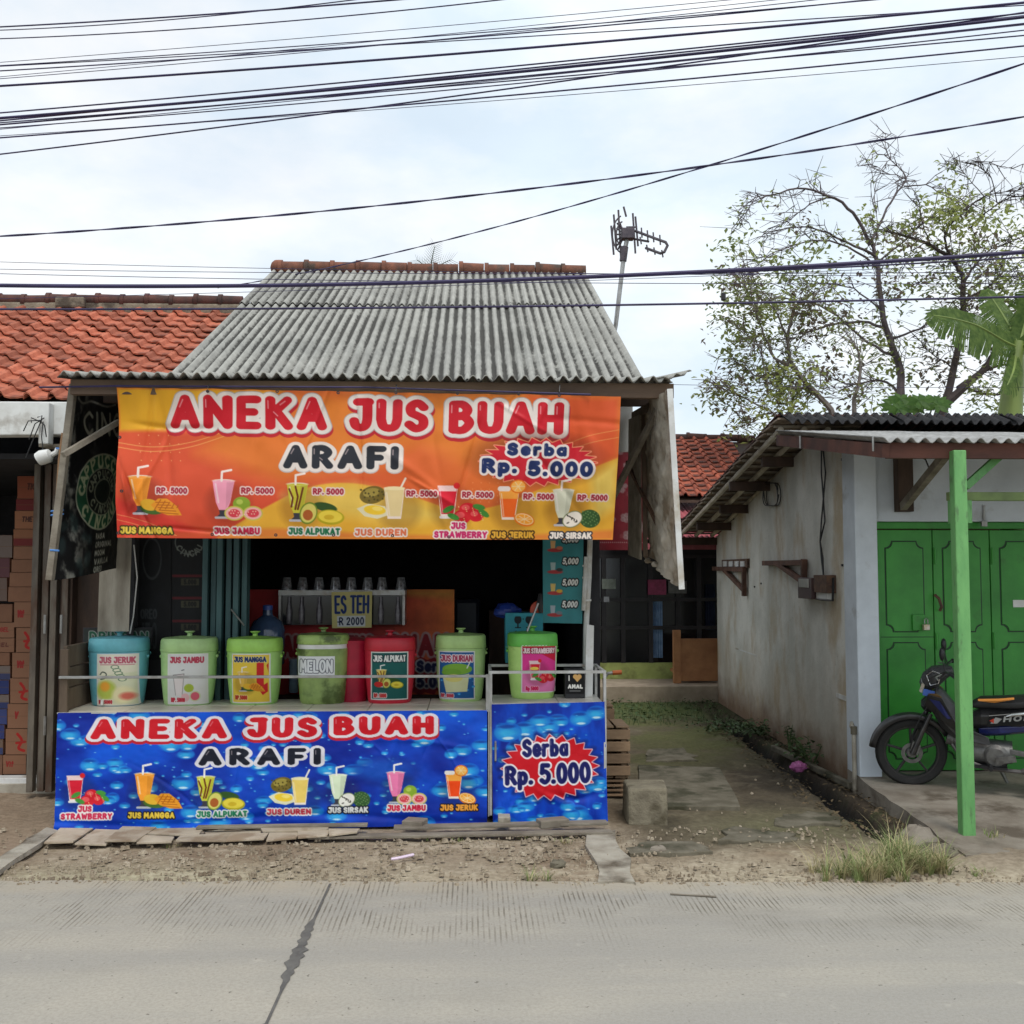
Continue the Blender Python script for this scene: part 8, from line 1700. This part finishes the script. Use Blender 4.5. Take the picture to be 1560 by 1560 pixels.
# banana plant
M_ban = leafmat('banana_leaf', (.12, .19, .04), (.05, .10, .02), 14, .6, tr=.4); M_bstem = mat('banana_stem', (.22, .30, .07), (.15, .20, .05), 4, .5, stretch=(1, 1, .2))
bp_ = thing('banana_plant', 'banana plant with torn broad leaves at the right edge', 'plant', (P(1548, 640, 12.5).x, 12.5, 0)); BYY = 12.5
MB().tube([Vector((P(1540, 640, BYY).x, BYY, 0)), P(1538, 640, BYY), P(1545, 570, BYY), P(1552, 520, BYY)], [.17, .15, .12, .06], 12).build('stem', M_bstem, bp_, smooth=True)
def banana(pts, w_, seed, tear=.5):
    rr = random.Random(seed); sm = [P(*p[:2], p[2]) for p in pts]; cr2 = []
    px_ = _cr([(p.x, p.z) for p in sm], 20); py_ = _cr([(p.y, 0) for p in sm], 20); mid = [Vector((a[0], b[0], a[1])) for a, b in zip(px_, py_)]; n = len(mid); mb = MB()
    for s in (-1, 1):
        i = 0
        while i < n - 1:
            L_ = rr.choice((1, 2, 3, 5, 8, 11)); j = min(n - 1, i + L_); gap = rr.random() < tear + .2; dr = rr.uniform(.0, .9)
            for k in range(i, j):
                for q in (k, k + 1): pass
                a, b = mid[k], mid[k + 1]; tg = (b - a).normalized(); up = Vector((0, -1, .35)).normalized(); sd = tg.cross(up).normalized() * s
                def prof(q): f_ = q / (n - 1); return w_ * math.sin(math.pi * min(1, .06 + f_ * .94)) ** .6
                sh_ = .12 * (k - i) if gap else 0
                rg = rr.uniform(.86, 1.04); ea = a + sd * prof(k) * rg + Vector((0, 0, -dr * prof(k))) + tg * (.12 - (.03 if gap and k == i else 0)); eb = b + sd * prof(k + 1) * rg + Vector((0, 0, -dr * prof(k + 1))) + tg * (.12 - (.07 if gap and k == j - 1 else 0))
                ma = a + sd * prof(k) * .5 + Vector((0, 0, .03)); mb_ = b + sd * prof(k + 1) * .5 + Vector((0, 0, .03)); m0 = len(mb.v); mb.v += [tuple(a), tuple(b), tuple(mb_), tuple(ma), tuple(eb), tuple(ea)]; mb.f += [(m0, m0 + 1, m0 + 2, m0 + 3), (m0 + 3, m0 + 2, m0 + 4, m0 + 5)]
            i = j
    lf_ = mb.build('leaf', M_ban, bp_); MB().tube(mid, [.02 - .014 * i / n for i in range(n)], 6).build('midrib', M_bstem, lf_, smooth=True)
banana([(1552, 530, 12.5), (1530, 520, 12.4), (1490, 497, 12.2), (1450, 485, 12.0), (1418, 480, 11.9)], .26, 3); banana([(1552, 530, 12.5), (1542, 505, 12.6), (1525, 475, 12.8), (1505, 445, 13.0)], .26, 4, .3); banana([(1552, 530, 12.5), (1565, 480, 12.6), (1580, 440, 12.4), (1600, 420, 12.2)], .28, 5); banana([(1548, 540, 12.5), (1545, 560, 12.2), (1540, 575, 12.0), (1533, 590, 11.9)], .14, 7, .2); banana([(1552, 530, 12.5), (1580, 520, 12.3), (1620, 530, 12.0)], .25, 6)
# cassava leaves peeping over the roof
cs = thing('cassava_plant', 'bright green lobed leaves peeping over the dark roof', 'plant', (P(1395, 640, 12.0).x, 12.0, 0)); st, lf_ = MB(), MB(); rr = random.Random(8)
for k in range(16):
    tip = P(1392 + rr.uniform(-38, 40), 616 + rr.uniform(-9, 10), 12.0 + rr.uniform(-.4, .4)); st.tube([Vector((P(1395, 640, 12).x, 12.0, 0)), Vector((P(1395, 640, 12).x, 12.0, tip.z * .8)), tip], [.02, .012, .004], 5)
    for q in range(7):
        a = q / 7 * 6.28; d = Vector((math.cos(a), math.sin(a) * .45, .6 * math.sin(a) - .1)); n = len(lf_.v); w_ = Vector((-math.sin(a), .2, math.cos(a))) * .035; lf_.v += [tuple(tip), tuple(tip + d * .09 + w_), tuple(tip + d * .18), tuple(tip + d * .09 - w_)]; lf_.f += [(n, n + 1, n + 2, n + 3)]
st.build('stem', M_leafd, cs); lf_.build('leaf', leafmat('cassava_leaf', (.10, .20, .04), (.05, .12, .025), 14, .5), cs)
# palm beyond the ridge
pm = thing('palm_tree', 'palm top just showing above the roof ridge', 'tree', (P(655, 420, 26).x, 26, 0)); top_ = P(655, 420, 26)
MB().tube([Vector((top_.x, 26, 0)), Vector((top_.x + .1, 26, top_.z * .5)), top_], [.22, .18, .14], 10).build('trunk', M_barkg, pm, smooth=True); M_palm = mat('palm_frond', (.085, .105, .075), (.05, .07, .045), 3, .8, spec=.1)
for k, (dx, dz, dy) in enumerate(((.12, .92, .1), (-.35, .62, .3), (.55, .45, -.3), (-.6, .15, -.2), (.8, .05, .3), (.1, .3, -.9))):
    mb = MB(); pts = [top_ + Vector((dx * t ** 1.4, dy * t, dz * t - .12 * t * t)) for t in np.linspace(0, 1, 14)]; mb.tube(pts, [.02 - .012 * i / 13 for i in range(14)], 5)
    for i in range(3, 14):
        for s in (-1, 1):
            d = (pts[i] - pts[i - 1]).normalized(); sd = Vector((d.z, .25, -d.x)).normalized() * s; tip = pts[i] + sd * (.34 - .012 * i) + d * .26 + Vector((0, 0, -.05)); w_ = d * .007; n = len(mb.v); mb.v += [tuple(pts[i] - w_), tuple(pts[i] + w_), tuple(pts[i].lerp(tip, .6) + w_), tuple(tip)]; mb.f.append((n, n + 1, n + 2, n + 3))
    mb.build('frond', M_palm, pm)
